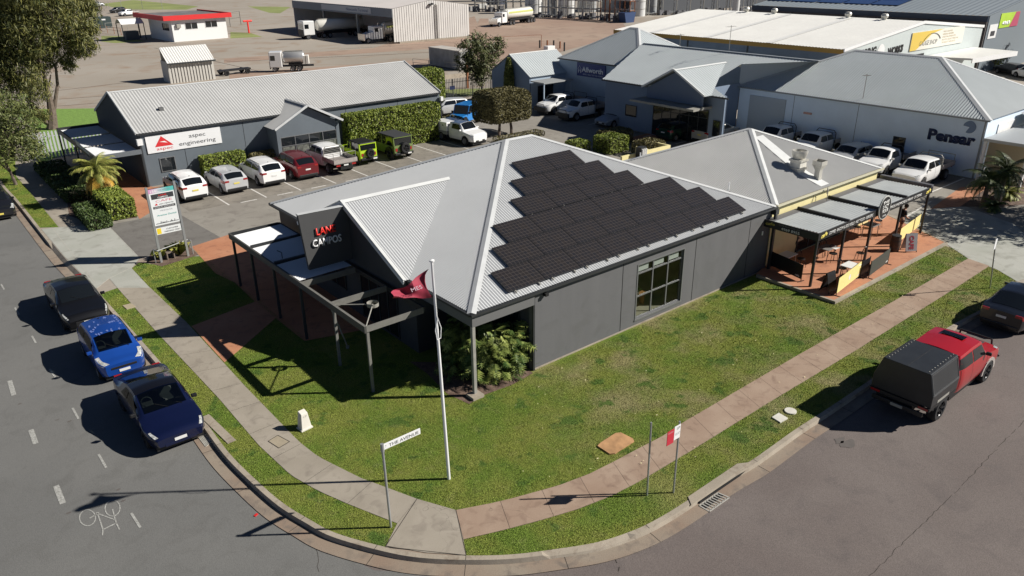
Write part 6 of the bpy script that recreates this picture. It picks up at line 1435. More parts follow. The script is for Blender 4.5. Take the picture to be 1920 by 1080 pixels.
# shipping container
ct_ = thing('shipping_container', 'weathered grey shipping container beside the dark tree', 'container', (*G(862, 133), 0), R(0)); CM = mat('container_grey', (.40, .40, .39), .7, var=.2, vscale=1)
m = MB()
m.box(.05, 2.4, .05, 7.5, .15, 2.5)
for k in range(12): m.box(.1+.19*k, .2+.19*k, -.03, .049, .15, 2.45)
for k in range(30): m.box(-.02, .049, .2+.24*k, .32+.24*k, .15, 2.45)
m.build('body', CM, ct_); m = MB(); m.box(0, 2.45, 0, 7.55, 2.5, 2.62); m.build('roof', mat('container_top', (.45, .42, .38), .8, var=.15, vscale=1), ct_)
# ------------------------------------------------ trucks
CABW = mat('cab_white', (.72, .72, .71), .35, coat=.4); TANKS = mat('tank_silver', (.55, .55, .54), .35, .6); TANKW = mat('tank_cream', (.70, .68, .62), .45)
def truck(label, loc, rz, bonnet=False, tank='cream', tlen=10.5, short=False, stripe=False):
    t = thing('tanker_truck', label, 'truck', loc, rz)
    if bonnet:
        m = MB(); m.prism([(2.2, .7), (2.2, 1.55), (.9, 1.85), (.3, 1.9), (.3, .7)], -.85, .85, Matrix(((1, 0, 0, 0), (0, 0, 1, 0), (0, 1, 0, 0), (0, 0, 0, 1)))); m.build('bonnet', CABW, t)
        m = MB(); m.box(-1.6, .3, -1.1, 1.1, .7, 2.9); m.build('cab', CABW, t, bevel=.08); MB().add([(.32, -.9, 2.0), (.32, .9, 2.0), (.18, .85, 2.72), (.18, -.85, 2.72)], [(0, 1, 2, 3)]).build('windscreen', CARGL, t); o = None
        for s in (-1, 1): MB().box(-.6, .1, s*1.1, s*1.115, 1.95, 2.6).build('side_window', CARGL, t); MB().cyl((-1.75, s*1.05, 1), (-1.75, s*1.05, 3.3), .09, n=8).build('exhaust', CHROME, t)
        MB().box(2.2, 2.45, -1.1, 1.1, .55, 1.7).build('bull_bar', CHROME, t); fw = 1.5
    else:
        m = MB(); m.box(-1.1, 1.2, -1.22, 1.22, .75, 3.35); m.build('cab', CABW, t, bevel=.12)
        MB().add([(1.215, -1.05, 1.95), (1.215, 1.05, 1.95), (1.215, 1.0, 2.85), (1.215, -1.0, 2.85)], [(0, 1, 2, 3)]).build('windscreen', CARGL, t); MB().box(1.2, 1.26, -1.1, 1.1, .5, 1.8).build('grille', TRIM, t)
        for s in (-1, 1): MB().box(.1, .95, s*1.22, s*1.235, 1.95, 2.75).build('side_window', CARGL, t)
        fw = .3
    end = -3.4-(0 if short else 0); MB().box(end-tlen+.5, 1.0, -.45, .45, .8, 1.05).build('chassis', TRIM, t)
    axles = [fw, -3.0, -4.25]+([-1.0-tlen, .2-tlen, -2.2-tlen] if not short else [])
    for a in axles:
        for s in (-1, 1): wheel(t, a, s*1.05, .5, .32, RIM, 5)
    r_ = 1.05 if not short else 1.0; x1 = -1.25 if short else -2.1; x0 = x1-tlen; zc = 1.3+r_
    My_ = Matrix.Rotation(R(90), 4, 'Y'); m = MB(); m.lathe([(.001, x0), (r_*.85, x0+.02), (r_, x0+.25), (r_, x1-.25), (r_*.85, x1-.02), (.001, x1)], 20, Matrix.Translation((0, 0, zc)) @ My_); m.build('tank', TANKS if tank == 'silver' else TANKW, t, True)
    if stripe:
        m = MB(); 
        for s in (-1, 1):
            for a0, a1 in ((8, 32),): m.add([(x, s*(r_+.01)*math.cos(R(a)), zc+(r_+.01)*math.sin(R(a))) for x in (x0+.3, x1-.3) for a in (a0, (a0+a1)/2, a1)], [(0, 1, 4, 3), (1, 2, 5, 4)])
        m.build('stripe', mat('stripe_lime', (.40, .42, .10), .6), t)
    m = MB(); m.box(x0+.2, x1-.4, -.25, .25, zc+r_-.02, zc+r_+.12); m.build('walkway', GREYST, t)
    if short:
        for q in (x0+.3, x0-.3): MB().box(q-.5, q-.1, -.9, .9, 1.2, 2.6).build('pump_box', TANKW, t)
        m = MB(); 
        for k in range(6): m.cyl((x0-.1, -.95, 1.1+.28*k), (x0-.1, -.5, 1.1+.28*k), .03, n=5)
        m.cyl((x0-.1, -.95, 1), (x0-.1, -.95, 2.9), .03, n=5); m.cyl((x0-.1, -.5, 1), (x0-.1, -.5, 2.9), .03, n=5); m.build('ladder', GREYST, t)
    MB().box(x0+.5, x1-1, -.9, .9, 1.05, 1.32).build('tank_frame', TRIM, t)
    return t
truck('white flat-nosed tanker truck pulling out of the open shed', (*G(577, 73), 0), R(180), tank='cream', tlen=10); truck('silver grey bonneted tanker truck standing in the shade of the shed', (*G(700, 80), 0), R(178), True, tlen=9.5, stripe=True)
truck('small white tanker with polished tank and ladder behind the long roof', (*G(521, 134), 0), R(150), short=True, tank='silver', tlen=4.0).scale = (.72, .72, .8); truck('white bonneted truck with long cream tanker in the open yard', (*G(936, 49), 0), R(196), True, tlen=10.5, stripe=True)

# ================================================================== PLANTS
def leaves(name, pts, size, m, parent, seed=1, stretch=1.6, droop=.0, tint=(0, 1), out=None):
    """many small leaf blades around the given centres"""
    rs = np.random.RandomState(seed); c = np.asarray(pts, np.float32); n = len(c); d = rs.normal(size=(n, 3)); d /= np.linalg.norm(d, axis=1)[:, None]
    if out is not None: d = d*.8+out; d /= np.linalg.norm(d, axis=1)[:, None]
    e = rs.normal(size=(n, 3)); e -= (e*d).sum(1)[:, None]*d; e /= np.linalg.norm(e, axis=1)[:, None]; e[:, 2] -= droop; f = np.cross(d, e)
    s = size*rs.uniform(.6, 1.4, n)[:, None]; a = e*s*stretch; b = f*s*.5
    v = np.stack([c-a, c-b, c+a, c+b], 1).astype(np.float32)
    me = bpy.data.meshes.new(name); me.vertices.add(n*4); me.vertices.foreach_set('co', v.ravel()); me.loops.add(n*4); me.loops.foreach_set('vertex_index', np.arange(n*4, dtype=np.int32))
    me.polygons.add(n); me.polygons.foreach_set('loop_start', np.arange(0, n*4, 4, dtype=np.int32)); me.polygons.foreach_set('loop_total', np.full(n, 4, np.int32))
    t = me.attributes.new('tint', 'FLOAT', 'FACE'); t.data.foreach_set('value', rs.uniform(tint[0], tint[1], n).astype(np.float32)); me.update(); me.materials.append(m)
    o = bpy.data.objects.new(name, me); COL.objects.link(o); o.parent = parent; return o
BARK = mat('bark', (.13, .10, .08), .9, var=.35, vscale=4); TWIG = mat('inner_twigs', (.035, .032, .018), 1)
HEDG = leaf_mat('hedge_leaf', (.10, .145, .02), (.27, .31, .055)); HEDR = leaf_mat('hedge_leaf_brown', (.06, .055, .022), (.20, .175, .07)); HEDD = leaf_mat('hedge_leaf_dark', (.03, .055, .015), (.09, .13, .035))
CASU = leaf_mat('casuarina_leaf', (.035, .05, .015), (.19, .18, .05)); FIG = leaf_mat('street_tree_leaf', (.06, .085, .025), (.20, .215, .07)); DKT = leaf_mat('dark_tree_leaf', (.045, .055, .02), (.13, .14, .05)); CYP = leaf_mat('cypress_leaf', (.06, .085, .02), (.22, .23, .06))
def hedge(label, x0, x1, y0, y1, z0, z1, m, seed=1, leaf=.06, dens=150, rnd_=.12, cat='hedge', name='clipped_hedge', stems=None, rz=0):
    t = thing(name, label, cat, ((x0+x1)/2, (y0+y1)/2, 0), rz); sx, sy = (x1-x0)/2, (y1-y0)/2; rs = np.random.RandomState(seed)
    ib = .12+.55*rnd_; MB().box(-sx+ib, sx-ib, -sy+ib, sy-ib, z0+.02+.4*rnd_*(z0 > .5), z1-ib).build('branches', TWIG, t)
    A = [(2*sy*(z1-z0), 0), (2*sy*(z1-z0), 1), (2*sx*(z1-z0), 2), (2*sx*(z1-z0), 3), (4*sx*sy, 4)]; P_ = []; O_ = []
    for a, k in A:
        n = int(a*dens); u = rs.uniform(-1, 1, n); v = rs.uniform(-1, 1, n); zz = z0+(z1-z0)*(v+1)/2
        if k < 2: q = np.stack([np.full(n, (-sx, sx)[k]), u*sy, zz], 1); nn = ((-1, 0, 0), (1, 0, 0))[k]
        elif k < 4: q = np.stack([u*sx, np.full(n, (-sy, sy)[k-2]), zz], 1); nn = ((0, -1, 0), (0, 1, 0))[k-2]
        else: q = np.stack([u*sx, v*sy, np.full(n, z1)], 1); nn = (0, 0, 1)
        q = q+np.array(nn)*(rs.normal(0, .035, n)+.05*np.sin(q[:, 0]*3.1+q[:, 1]*2.3)*np.cos(q[:, 2]*3.7))[:, None]; P_.append(q); O_.append(np.tile(nn, (n, 1)))
    q = np.concatenate(P_); o = np.concatenate(O_); c = np.array([0, 0, (z0+z1)/2]); h = np.array([sx, sy, (z1-z0)/2]); r = rnd_  # round the arrises
    d = (q-c); over = np.maximum(np.abs(d)-(h-r), 0); ln = np.linalg.norm(over, axis=1)[:, None]; k_ = np.where(ln > r, r/np.maximum(ln, 1e-6), 1); d = np.sign(d)*(np.minimum(np.abs(d), h-r)+over*k_); q = c+d
    leaves('foliage', q, leaf, m, t, seed, 1.2, out=o*.7)
    for sx_, sy_ in (stems or []): MB().tube([(sx_, sy_, 0), (sx_*.95, sy_, z0*.6), (sx_*.8, sy_*.9, z0+.3)], [.14, .12, .1]).build('trunk', BARK, t)
    return t
hedge('tall clipped green hedge along the blue-grey wall', 27.7, 36.3, 53.7, 55.1, 0, 3.15, HEDG, 1, .085, 170)
hedge('low clipped rectangular hedge under the aspec sign wall', 16.3, 19.4, 54.2, 55.15, 0, 1.65, HEDG, 2, .07, 200)
hedge('reddish shrub beside the low hedge and the glazed portico', 19.75, 22.1, 54.15, 55.1, 0, 1.35, HEDR, 3, .07, 150, .4, 'shrub', 'garden_shrub')
hedge('square clipped hedge beside the red apron, near the palm', 8.7, 10.25, 48.8, 52.6, 0, 1.2, HEDG, 4, .07, 220)
hedge('dark low hedge on the footpath side of the palm', 7.3, 8.6, 47.6, 51.8, 0, .75, HEDD, 5, .07, 200, .2); hedge('dark planting added to deepen the shade between the carport and the upper footpath', 7.4, 9.4, 54.5, 65.5, 0, .7, HEDD, 15, .08, 130, .3, 'shrub', 'low_shrub'); hedge('small hedge behind the palm at the carport entry', 9.5, 10.6, 54.2, 57.6, 0, 1.1, HEDD, 6, .07, 180)  # dark planting beside the carport is added to stand in for deep shade
hedge('leafy bright green hedge at the far end of the long roof', 40.4, 43.8, 63.5, 66.2, 0, 4.3, HEDG, 7, .1, 120, .5)
hedge('small shrub between canopy ute and tall hedge', 37.9, 39.3, 54.2, 56.2, 0, 1.5, HEDR, 8, .07, 120, .4, 'shrub', 'garden_shrub')
hedge('large brown-green topiary block raised on two trunks', 39.3, 43.9, 50.3, 53.7, 1.1, 3.85, HEDR, 9, .085, 230, .75, 'topiary tree', 'topiary_tree', [(-.9, -.7), (.5, -.7)])
hedge('low reddish groundcover under the topiary block', 39.0, 44.0, 48.9, 50.2, 0, .45, HEDR, 10, .06, 120, .2, 'shrub', 'low_shrub')
hedge('round-edged reddish hedge beside the green one in the car park island', 44.6, 47.6, 41.8, 43.6, 0, 1.25, HEDR, 11, .07, 170, .4); hedge('bright green clipped hedge in the car park island', 43.0, 45.2, 40.2, 42.2, 0, 1.3, HEDG, 12, .07, 190, .2)
hedge('low green hedge left end of the car park island', 41.2, 42.9, 42.2, 43.6, 0, .9, HEDG, 13, .07, 170, .2); hedge('reddish hedge nearest the cafe roof', 44.4, 46.5, 37.5, 39.4, 0, 1.15, HEDR, 14, .07, 170, .3)
def tree(label, base, blobs, m, n, leaf, trunk_r, limbs, seed=1, name='tree', cat='tree', stretch=1.8, droop=.0, rough=1.):
    """blobs: (x, y, z, r) clumps relative to base; limbs run from the trunk to them"""
    t = thing(name, label, cat, (*base, 0)); rs = np.random.RandomState(seed); r = random.Random(seed)
    for fork in limbs:
        rad = [trunk_r*fork[0]*(1-.75*i/max(1, len(fork[1])-1)) for i in range(len(fork[1]))]; MB().tube(fork[1], rad, 8).build('trunk' if fork is limbs[0] else 'limb', BARK, t)
    top = Vector(limbs[0][1][-1]); br = MB(); Q = []
    for (x, y, z, rr_) in blobs:
        f = min(limbs, key=lambda L: (Vector(L[1][-1])-Vector((x, y, z))).length); a = Vector(f[1][-1]); b = Vector((x, y, z)); mid = a.lerp(b, .5)+Vector((r.uniform(-.3, .3), r.uniform(-.3, .3), .15*rr_)); br.tube([a, mid, b], [.07*rr_, .05*rr_, .03*rr_], 5)
        k = int(n*rr_**2*.22)+6                                 # sub-clumps inside each blob
        for _ in range(k):
            d = Vector((r.gauss(0, 1), r.gauss(0, 1), r.gauss(0, .8))).normalized()*rr_*(r.uniform(.35, 1.0)**.6); c = b+d; s = r.uniform(.18, .42)*min(1.2, .5+rr_*.3)
            if r.random() < .12: br.cyl(b+d*.2, c, .025, .01, 4, False)
            q = rs.normal(0, 1, (r.randint(14, 26), 3))*np.array([s, s, s*.75])+np.array(c); Q.append(q)
    br.build('branches', BARK, t); leaves('crown', np.concatenate(Q), leaf, m, t, seed, stretch, droop)
    return t
def px_at(px, py, Y):
    v = F_PX*_d+(px-960)*_r2-(py-540)*_u2; k = Y/v[1]; return (v[0]*k, Y, CAM_Z+v[2]*k)
def rel(base, lst): return [(px_at(a, b, Y)[0]-base[0], Y-base[1], px_at(a, b, Y)[2], rr_) for a, b, Y, rr_ in lst]
cb = (11.6, 82.0)
blobs = rel(cb, [(10, 20, 81, 2.3), (55, -15, 83, 2.4), (100, -40, 82, 2.6), (95, 20, 80, 2.1), (140, 20, 83, 1.9), (150, 60, 81, 1.5), (120, 85, 82, 1.4), (55, 60, 80, 2.1), (15, 80, 82, 2.2), (75, 105, 83, 1.5), (35, 130, 81, 1.7), (0, 150, 82, 1.6), (160, 85, 80, .9), (62, 165, 80, 1.3), (168, 15, 84, .9), (128, 120, 82, .7), (150, 100, 82, .5), (50, 205, 80.5, .9), (30, -20, 79, 2.0), (80, 215, 81, .5), (-20, 50, 82, 2.4), (-30, 110, 82, 2.2)])
L3 = lambda *p: [tuple(np.array(px_at(a, b, 82.0))-np.array([cb[0], cb[1], 0])) for a, b in p]
tree('huge feathery casuarina filling the top left corner behind the palisade fence', cb, blobs, CASU, 270, .06, .5, [(1, [(0, 0, 0)]+L3((98, 215), (92, 180), (80, 130))), (.45, [(0, 0, 0.3)]+L3((102, 200), (108, 160), (104, 120), (135, 90))), (.6, [(0, 0, .4)]+L3((80, 225), (62, 200), (45, 160))), (.4, [(0, 0, .5)]+L3((100, 205), (90, 175), (95, 140)))], 21, 'casuarina_tree', stretch=2.6, droop=.5)
sb = (5.72, 62.2); blobs = rel(sb, [(10, 215, 62, 1.3), (40, 235, 62, 1.35), (20, 265, 61.5, 1.3), (55, 280, 62, 1.0), (-5, 250, 62, 1.3), (50, 255, 63, 1.0), (25, 195, 62.5, 1.0), (-10, 195, 62, 1.2), (68, 285, 62, .6), (10, 295, 61.5, .7)])
tree('small bushy street tree on the verge at the left edge', sb, blobs, FIG, 150, .066, .12, [(1, [(0, 0, 0), (-.1, .1, .9), (-.3, .1, 1.9), (-.4, 0, 2.8)]), (.6, [(-.1, .1, .9), (-.9, .2, 2.2), (-1.1, 0, 2.8)])], 22, 'street_tree')
db_ = (52.8, 69.6); blobs = rel(db_, [(905, 80, 69.5, 1.3), (880, 90, 69, 1.2), (925, 95, 69.5, 1.1), (895, 110, 69, 1.5), (915, 125, 69, 1.3), (878, 125, 69.5, 1.1), (900, 145, 69, 1.1), (868, 110, 69.5, .8), (935, 80, 70, .7)])
tree('dark broad-leaved tree by the yard fence near the container', db_, blobs, DKT, 120, .10, .16, [(1, [(0, 0, 0), (.1, 0, 1.2), (0, .1, 2.4)]), (.6, [(0, 0, .8), (-.5, 0, 2.2)])], 23, 'dark_tree')
t = thing('pencil_cypress', 'narrow upright golden-green conifer beside the gabled wing', 'tree', (50.6, 62.0, 0)); MB().cyl((0, 0, 0), (0, 0, .8), .07).build('trunk', BARK, t); rs = np.random.RandomState(9); z = rs.uniform(.3, 4.9, 5200); a = rs.uniform(0, 6.283, 5200); rr = (.52*np.sin(np.clip((z+.6)/5.7, 0, 1)*np.pi)**.6)*rs.uniform(.7, 1.08, 5200); leaves('foliage', np.stack([rr*np.cos(a), rr*np.sin(a), z], 1), .06, CYP, t, 9, 2.)
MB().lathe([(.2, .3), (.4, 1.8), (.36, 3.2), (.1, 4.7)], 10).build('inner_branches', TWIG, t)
# palms
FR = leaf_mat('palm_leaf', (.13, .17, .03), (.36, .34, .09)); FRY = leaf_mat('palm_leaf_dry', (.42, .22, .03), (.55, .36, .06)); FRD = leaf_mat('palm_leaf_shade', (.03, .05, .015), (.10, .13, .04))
def palm(label, base, h, n, Lf, m, dry=0, seed=1, name='palm_tree', lean=(0, 0), group=None, tr=.1, mdry=None):
    t = thing(name, label, 'palm', (*base, 0), 0, group); r = random.Random(seed); top = Vector((lean[0], lean[1], h)); MB().tube([(0, 0, 0), (lean[0]*.4, lean[1]*.4, h*.5), top], [tr*1.3, tr, tr*.9], 10).build('trunk', BARK, t)
    for k in range(n):
        isdry = k < dry; el = r.uniform(-.75, -.2) if isdry else r.uniform(-.1, 1.35); az = 2.39996*k+r.uniform(-.2, .2); Lk = Lf*r.uniform(.8, 1.1); pts = []; p = top.copy(); seg = 9; e = el
        for i in range(seg+1):
            pts.append(p.copy()); d = Vector((math.cos(az)*math.cos(e), math.sin(az)*math.cos(e), math.sin(e))); p = p+d*(Lk/seg); e -= (.16 if not isdry else .1)+.02*i*.3
        mb = MB(); mb.tube(pts, .012, 4); lf = []
        side = Vector((-math.sin(az), math.cos(az), 0))
        for i in range(1, seg+1):
            for q in (0, .33, .66):
                c = pts[i-1].lerp(pts[i], q); f = (i-1+q)/seg; ll = Lk*.30*math.sin(min(1, .18+f)*math.pi*.92)+.04; d = (pts[i]-pts[i-1]).normalized()
                for s in (-1, 1):
                    tip = c+side*s*ll*.85+d*ll*.55+Vector((0, 0, -ll*.35)); w = d*.032; mb.add([c-w, c+w, tip], [(0, 1, 2)])
        o = mb.build('frond', (mdry or FRY) if isdry else m, t); at = o.data.attributes.new('tint', 'FLOAT', 'FACE'); at.data.foreach_set('value', [r.random() for _ in o.data.polygons])
    return t
palm('short sunlit palm with orange lower fronds beside the carport', (9.35, 53.2), 2.2, 60, 1.7, FR, 20, 5, tr=.07)
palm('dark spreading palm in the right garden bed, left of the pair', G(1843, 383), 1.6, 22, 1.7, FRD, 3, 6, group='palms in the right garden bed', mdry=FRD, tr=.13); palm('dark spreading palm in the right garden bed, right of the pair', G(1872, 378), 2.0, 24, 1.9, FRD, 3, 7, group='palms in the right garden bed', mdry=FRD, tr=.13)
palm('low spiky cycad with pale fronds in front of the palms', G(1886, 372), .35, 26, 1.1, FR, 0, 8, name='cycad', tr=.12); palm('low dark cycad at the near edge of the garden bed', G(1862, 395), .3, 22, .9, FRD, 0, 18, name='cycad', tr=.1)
# big split-leaf plant under the verandah corner
PHL = leaf_mat('splitleaf_green', (.045, .09, .02), (.30, .34, .09), .45)
t = thing('split_leaf_plant', 'big split-leaf philodendron under the verandah corner post', 'plant', (14.5, 19.75, 0)); r = random.Random(3); mb = MB(); st = MB(); tint = []
def lobed(base, direction, size, roll):
    d = direction.normalized(); s = d.cross(Vector((0, 0, 1))); s = s.normalized() if s.length > .1 else Vector((1, 0, 0)); s = Matrix.Rotation(roll, 3, d) @ s; n = s.cross(d); c = r.random()
    for k in range(6):
        f = k/5; p = base+d*size*(.1+.75*f); w = size*.5*math.sin((.25+.75*f)*math.pi*.95)+.03
        for sd in (-1, 1): q = p+s*sd*w+d*size*.22-n*size*.08; mb.add([p-d*.03, q+d*r.uniform(-.04, .04), p+d*.035+n*.01], [(0, 1, 2)] if sd > 0 else [(2, 1, 0)]); tint.append(min(1, max(0, c+r.uniform(-.2, .2))))
    mb.add([base, base+d*size*.5+s*size*.06, base+d*size, base+d*size*.5-s*size*.06], [(0, 1, 2, 3)]); tint.append(c)
for k in range(760):
    cx, cy = r.choice(((0, 0), (.9, .3), (-.3, .8), (.3, 1.4), (1.4, -.35), (.5, -.3))); az = r.uniform(0, 6.283); el = r.uniform(.1, 1.3); hgt_ = r.uniform(.2, 1.95); rad = r.uniform(.15, .8)*(1.1-hgt_*.35)
    b = Vector((cx+math.cos(az)*rad, cy+math.sin(az)*rad, hgt_)); st.cyl((cx, cy, .05), b, .012, .008, 4, False); dr = Vector((math.cos(az), math.sin(az), r.uniform(-1.1, .25))); lobed(b, dr, r.uniform(.3, .5), r.uniform(-.5, .5))
st.build('stems', leaf_mat('stem_green', (.06, .09, .03), (.06, .09, .03)), t); o = mb.build('leaves', PHL, t); at = o.data.attributes.new('tint', 'FLOAT', 'FACE'); at.data.foreach_set('value', tint)
def tuft(label, base, n, L_, m, seed, name='grass_tuft', cat='ornamental grass'):
    t = thing(name, label, cat, (*base, 0)); r = random.Random(seed); mb = MB(); tt = []
    for k in range(n):
        az = r.uniform(0, 6.283); sp = r.uniform(.15, .9); l = L_*r.uniform(.6, 1.1); a = Vector((math.cos(az)*.06, math.sin(az)*.06, 0)); s = Vector((-math.sin(az), math.cos(az), 0))*.012; mid = a+Vector((math.cos(az)*sp*l*.4, math.sin(az)*sp*l*.4, l*.75)); tip = a+Vector((math.cos(az)*sp*l*.95, math.sin(az)*sp*l*.95, l*(1-.3*sp))); mb.add([a-s, a+s, mid+s, tip, mid-s], [(0, 1, 2, 3, 4)]); tt.append(r.random())
    o = mb.build('blades', m, t); at = o.data.attributes.new('tint', 'FLOAT', 'FACE'); at.data.foreach_set('value', tt)
tuft('pale spiky grass tuft at the foot of the pylon sign, near the right pole', G(337, 478), 170, .75, FR, 3); tuft('small spiky grass tuft near the left pole of the pylon sign', G(300, 485), 110, .5, FR, 4)

# ================================================================== STREET FURNITURE AND SIGNS
POLE = mat('galv_pole', (.40, .41, .41), .45, .5); FPW = mat('flagpole_white', (.78, .78, .77), .4)
fb = G(841.75, 898); t = thing('flagpole', 'tall white flagpole on the corner lawn', 'flagpole', (*fb, 0)); tv = px_at(809.5, 489, fb[1]); tilt = Vector((-.03, 0, 7.12))
tilt = Vector((tv[0]-fb[0], 0, tv[2]))
MB().tube([(0, 0, 0), tilt*.45, tilt], [.052, .045, .032], 14).build('pole', FPW, t); MB().lathe([(.001, -.02), (.07, -.02), (.075, .02), (.001, .05)], 14, Matrix.Translation(tilt)).build('cap', FPW, t)
m = MB(); c = tilt*.735; m.tube([c+Vector((0, -.05, .25)), c+Vector((.1, -.06, -.1)), c+Vector((.06, -.07, -.4)), c+Vector((-.06, -.07, -.42)), c+Vector((-.1, -.06, -.12)), c+Vector((0, -.05, .2))], .012, 5); m.cyl(tilt+Vector((0, -.05, -.1)), c+Vector((0, -.05, .2)), .006, n=4); m.build('halyard', WHITE, t)
fl = thing('flag', 'crumpled maroon flag drooping from the white flagpole', 'flag', (*fb, 0)); FM = mat('flag_maroon', (.27, .02, .045), .75, var=.15, vscale=2)
c0 = px_at(806, 503, fb[1]); c1 = px_at(812, 557, fb[1]); ctrl = [(801, 508), (797, 532), (799, 548), (812, 557)]; far = [(795, 510), (770, 527), (752, 541), (735, 549)]
N1, N2 = 14, 18; vs = []; hp = [Vector(px_at(*p, fb[1]+.02)) for p in [(804, 504), (797, 515), (796, 528), (799, 540), (804, 549), (811, 557)]]; up_ = [Vector(px_at(*p, fb[1]+dy)) for p, dy in [((804, 504), .02), ((787, 517), .12), ((770, 528), .05), ((755, 538), .2), ((743, 544), .1), ((734, 549), .0)]]; lo_ = [Vector(px_at(*p, fb[1]+dy)) for p, dy in [((811, 557), .02), ((795, 561), .1), ((778, 559), -.05), ((762, 557), .1), ((748, 558), .05), ((739, 561), .1)]]
def along(L_, f): q = f*(len(L_)-1); i = min(int(q), len(L_)-2); return L_[i].lerp(L_[i+1], q-i)
for i in range(N2+1):
    for j in range(N1+1):
        f, g_ = i/N2, j/N1; p = along(up_, f).lerp(along(lo_, f), g_); hpt = along(hp, g_); w = max(0, 1-f*4); p = p.lerp(hpt, w) if f > 0 else hpt; p = p+Vector((0, 1, 0))*(.07*math.sin(f*9+g_*5)*min(1, f*3)); vs.append(p-Vector((*fb, 0)))
m = MB(); m.add(vs, [(i*(N1+1)+j, i*(N1+1)+j+1, (i+1)*(N1+1)+j+1, (i+1)*(N1+1)+j) for i in range(N2) for j in range(N1)]); fo = m.build('cloth', FM, fl, True)
text('MES', mat('flag_letter', (.55, .42, .48), .7), fl, (px_at(772, 548, fb[1]-.12)[0]-fb[0], -.12, px_at(772, 548, fb[1]-.12)[2]), (1, 0, .05), (-.05, 0, 1), height=.12, width=.36, depth=.0, shear=-.3)
# street name sign
sb_ = G(733, 988.75); t = thing('street_name_sign', 'THE AVENUE street name sign on a galvanised post', 'street sign', (*sb_, 0)); MB().cyl((0, 0, 0), (-.03, 0, 2.78), .035, n=12).build('post', POLE, t)
e1 = px_at(786, 812, sb_[1]); ang = 0; sl = e1[0]-sb_[0]+.03
MB().box(0.0, sl, -.015, .015, 2.60, 2.77).build('blade', WHITE, t); text('THE AVENUE', mat('sign_black', (.02, .02, .022), .6), t, (.16, -.017, 2.635), (1, 0, 0), (0, 0, 1), height=.095, width=sl-.22, depth=.003, bold=.01); text('N\nC', MATS['sign_black'], t, (.05, -.017, 2.70), (1, 0, 0), (0, 0, 1), height=.03, depth=.003)
MB().cyl((-.03, 0, 2.56), (-.03, 0, 2.80), .05, n=12).build('clamp', POLE, t)
def post_sign(label, p, top, name='parking_sign', lean=(0, 0)):
    b = G(*p); tp = px_at(top[0], top[1], b[1]); t = thing(name, label, 'sign post', (*b, 0)); MB().cyl((0, 0, 0), (tp[0]-b[0], 0, tp[2]), .028, n=10).build('post', POLE, t); return t, tp[2], tp[0]-b[0]
t, h, dx = post_sign('bare grey post on the verge beside the parking sign', (1213, 929), (1221, 792), 'bare_post')
t, h, dx = post_sign('1P parking sign with a red panel on the right verge', (1262.5, 924), (1274.5, 790)); a = .02
MB().box(-.26+dx, .0+dx, -.05, -.035, h-.50, h-.06).build('sign_plate', WHITE, t); MB().box(-.56+dx, -.275+dx, -.05, -.035, h-.56, h-.10).build('red_plate', mat('plate_red', (.50, .03, .05), .5), t)
text('1P', MATS['sign_black'], t, (dx-.19, -.052, h-.20), (1, 0, 0), (0, 0, 1), height=.10, width=.13, depth=.002); text('8:30AM-6PM\nMON-FRI', mat('sign_grey_letter', (.3, .33, .33), .6), t, (dx-.22, -.052, h-.32), (1, 0, 0), (0, 0, 1), height=.032, depth=.002)
text('NO STOPPING', mat('plate_pink_letter', (.8, .45, .48), .6), t, (dx-.53, -.052, h-.19), (1, 0, 0), (0, 0, 1), height=.045, width=.22, depth=.002)
t, h, dx = post_sign('slim dark post with small pale plate near the right driveway', (1856, 540), (1868, 447), 'kerb_sign'); MB().box(dx-.16, dx+.06, -.05, -.035, h-.5, h).build('sign_plate', WHITE, t)
t, h, dx = post_sign('small sign post standing in the palm garden', (1834, 376), (1846, 313), 'garden_sign'); MB().box(dx-.16, dx+.1, -.05, -.035, h-.5, h).build('sign_plate', WHITE, t)
# pylon directory sign
pa, pb = G(303, 492), G(353, 480); t = thing('directory_sign', 'tall two-pole directory sign listing the tenants beside the driveway', 'sign', (*pa, 0), math.atan2(pb[1]-pa[1], pb[0]-pa[0])); w = math.hypot(pb[0]-pa[0], pb[1]-pa[1]); SH = 4.0
for x in (0, w): MB().box(x-.055, x+.055, -.055, .055, 0, SH+.02+(.1 if x else 0)).build('post', POLE, t)
f = lambda z0, z1, m_, nm_, x0=.06, x1=None, d=.03: MB().box(x0, (x1 if x1 is not None else w-.06), -d, d, z0, z1).build(nm_, m_, t)
f(1.98, 3.9, mat('directory_white', (.76, .78, .78), .4), 'panel'); f(1.5, 1.86, MATS['directory_white'], 'lower_panel'); f(1.87, 1.97, mat('bar_grey', (.2, .2, .2), .5), 'rail')
gm_ = mat('banner_gradient', (.6, .6, .6), .5); N_, L_, b_ = nodes_of(gm_); tc_ = N_.new('ShaderNodeTexCoord'); sx_ = N_.new('ShaderNodeSeparateXYZ'); L_.new(tc_.outputs['Object'], sx_.inputs[0]); cr_ = N_.new('ShaderNodeValToRGB'); cr_.color_ramp.elements[0].color = (.62, .22, .48, 1); cr_.color_ramp.elements[1].color = (.10, .48, .44, 1); cr_.color_ramp.elements.new(.5).color = (.6, .6, .66, 1); L_.new(sx_.outputs['X'], cr_.inputs[0]); L_.new(cr_.outputs[0], b_.inputs['Base Color'])
f(3.68, 3.9, gm_, 'top_banner', d=.034); f(3.36, 3.62, SK_, 'black_band', .14, w-.14, .034); f(2.86, 2.98, SK_, 'black_band', .14, w-.14, .034); f(1.53, 1.83, mat('arrow_yellow', (.8, .6, .03), .6), 'yellow_square', .09, .3, .034)
T_ = lambda s, m_, x, z, hh, ww, **k: text(s, m_, t, (x, -.037, z), (1, 0, 0), (0, 0, 1), height=hh, width=ww, depth=.002, **k)
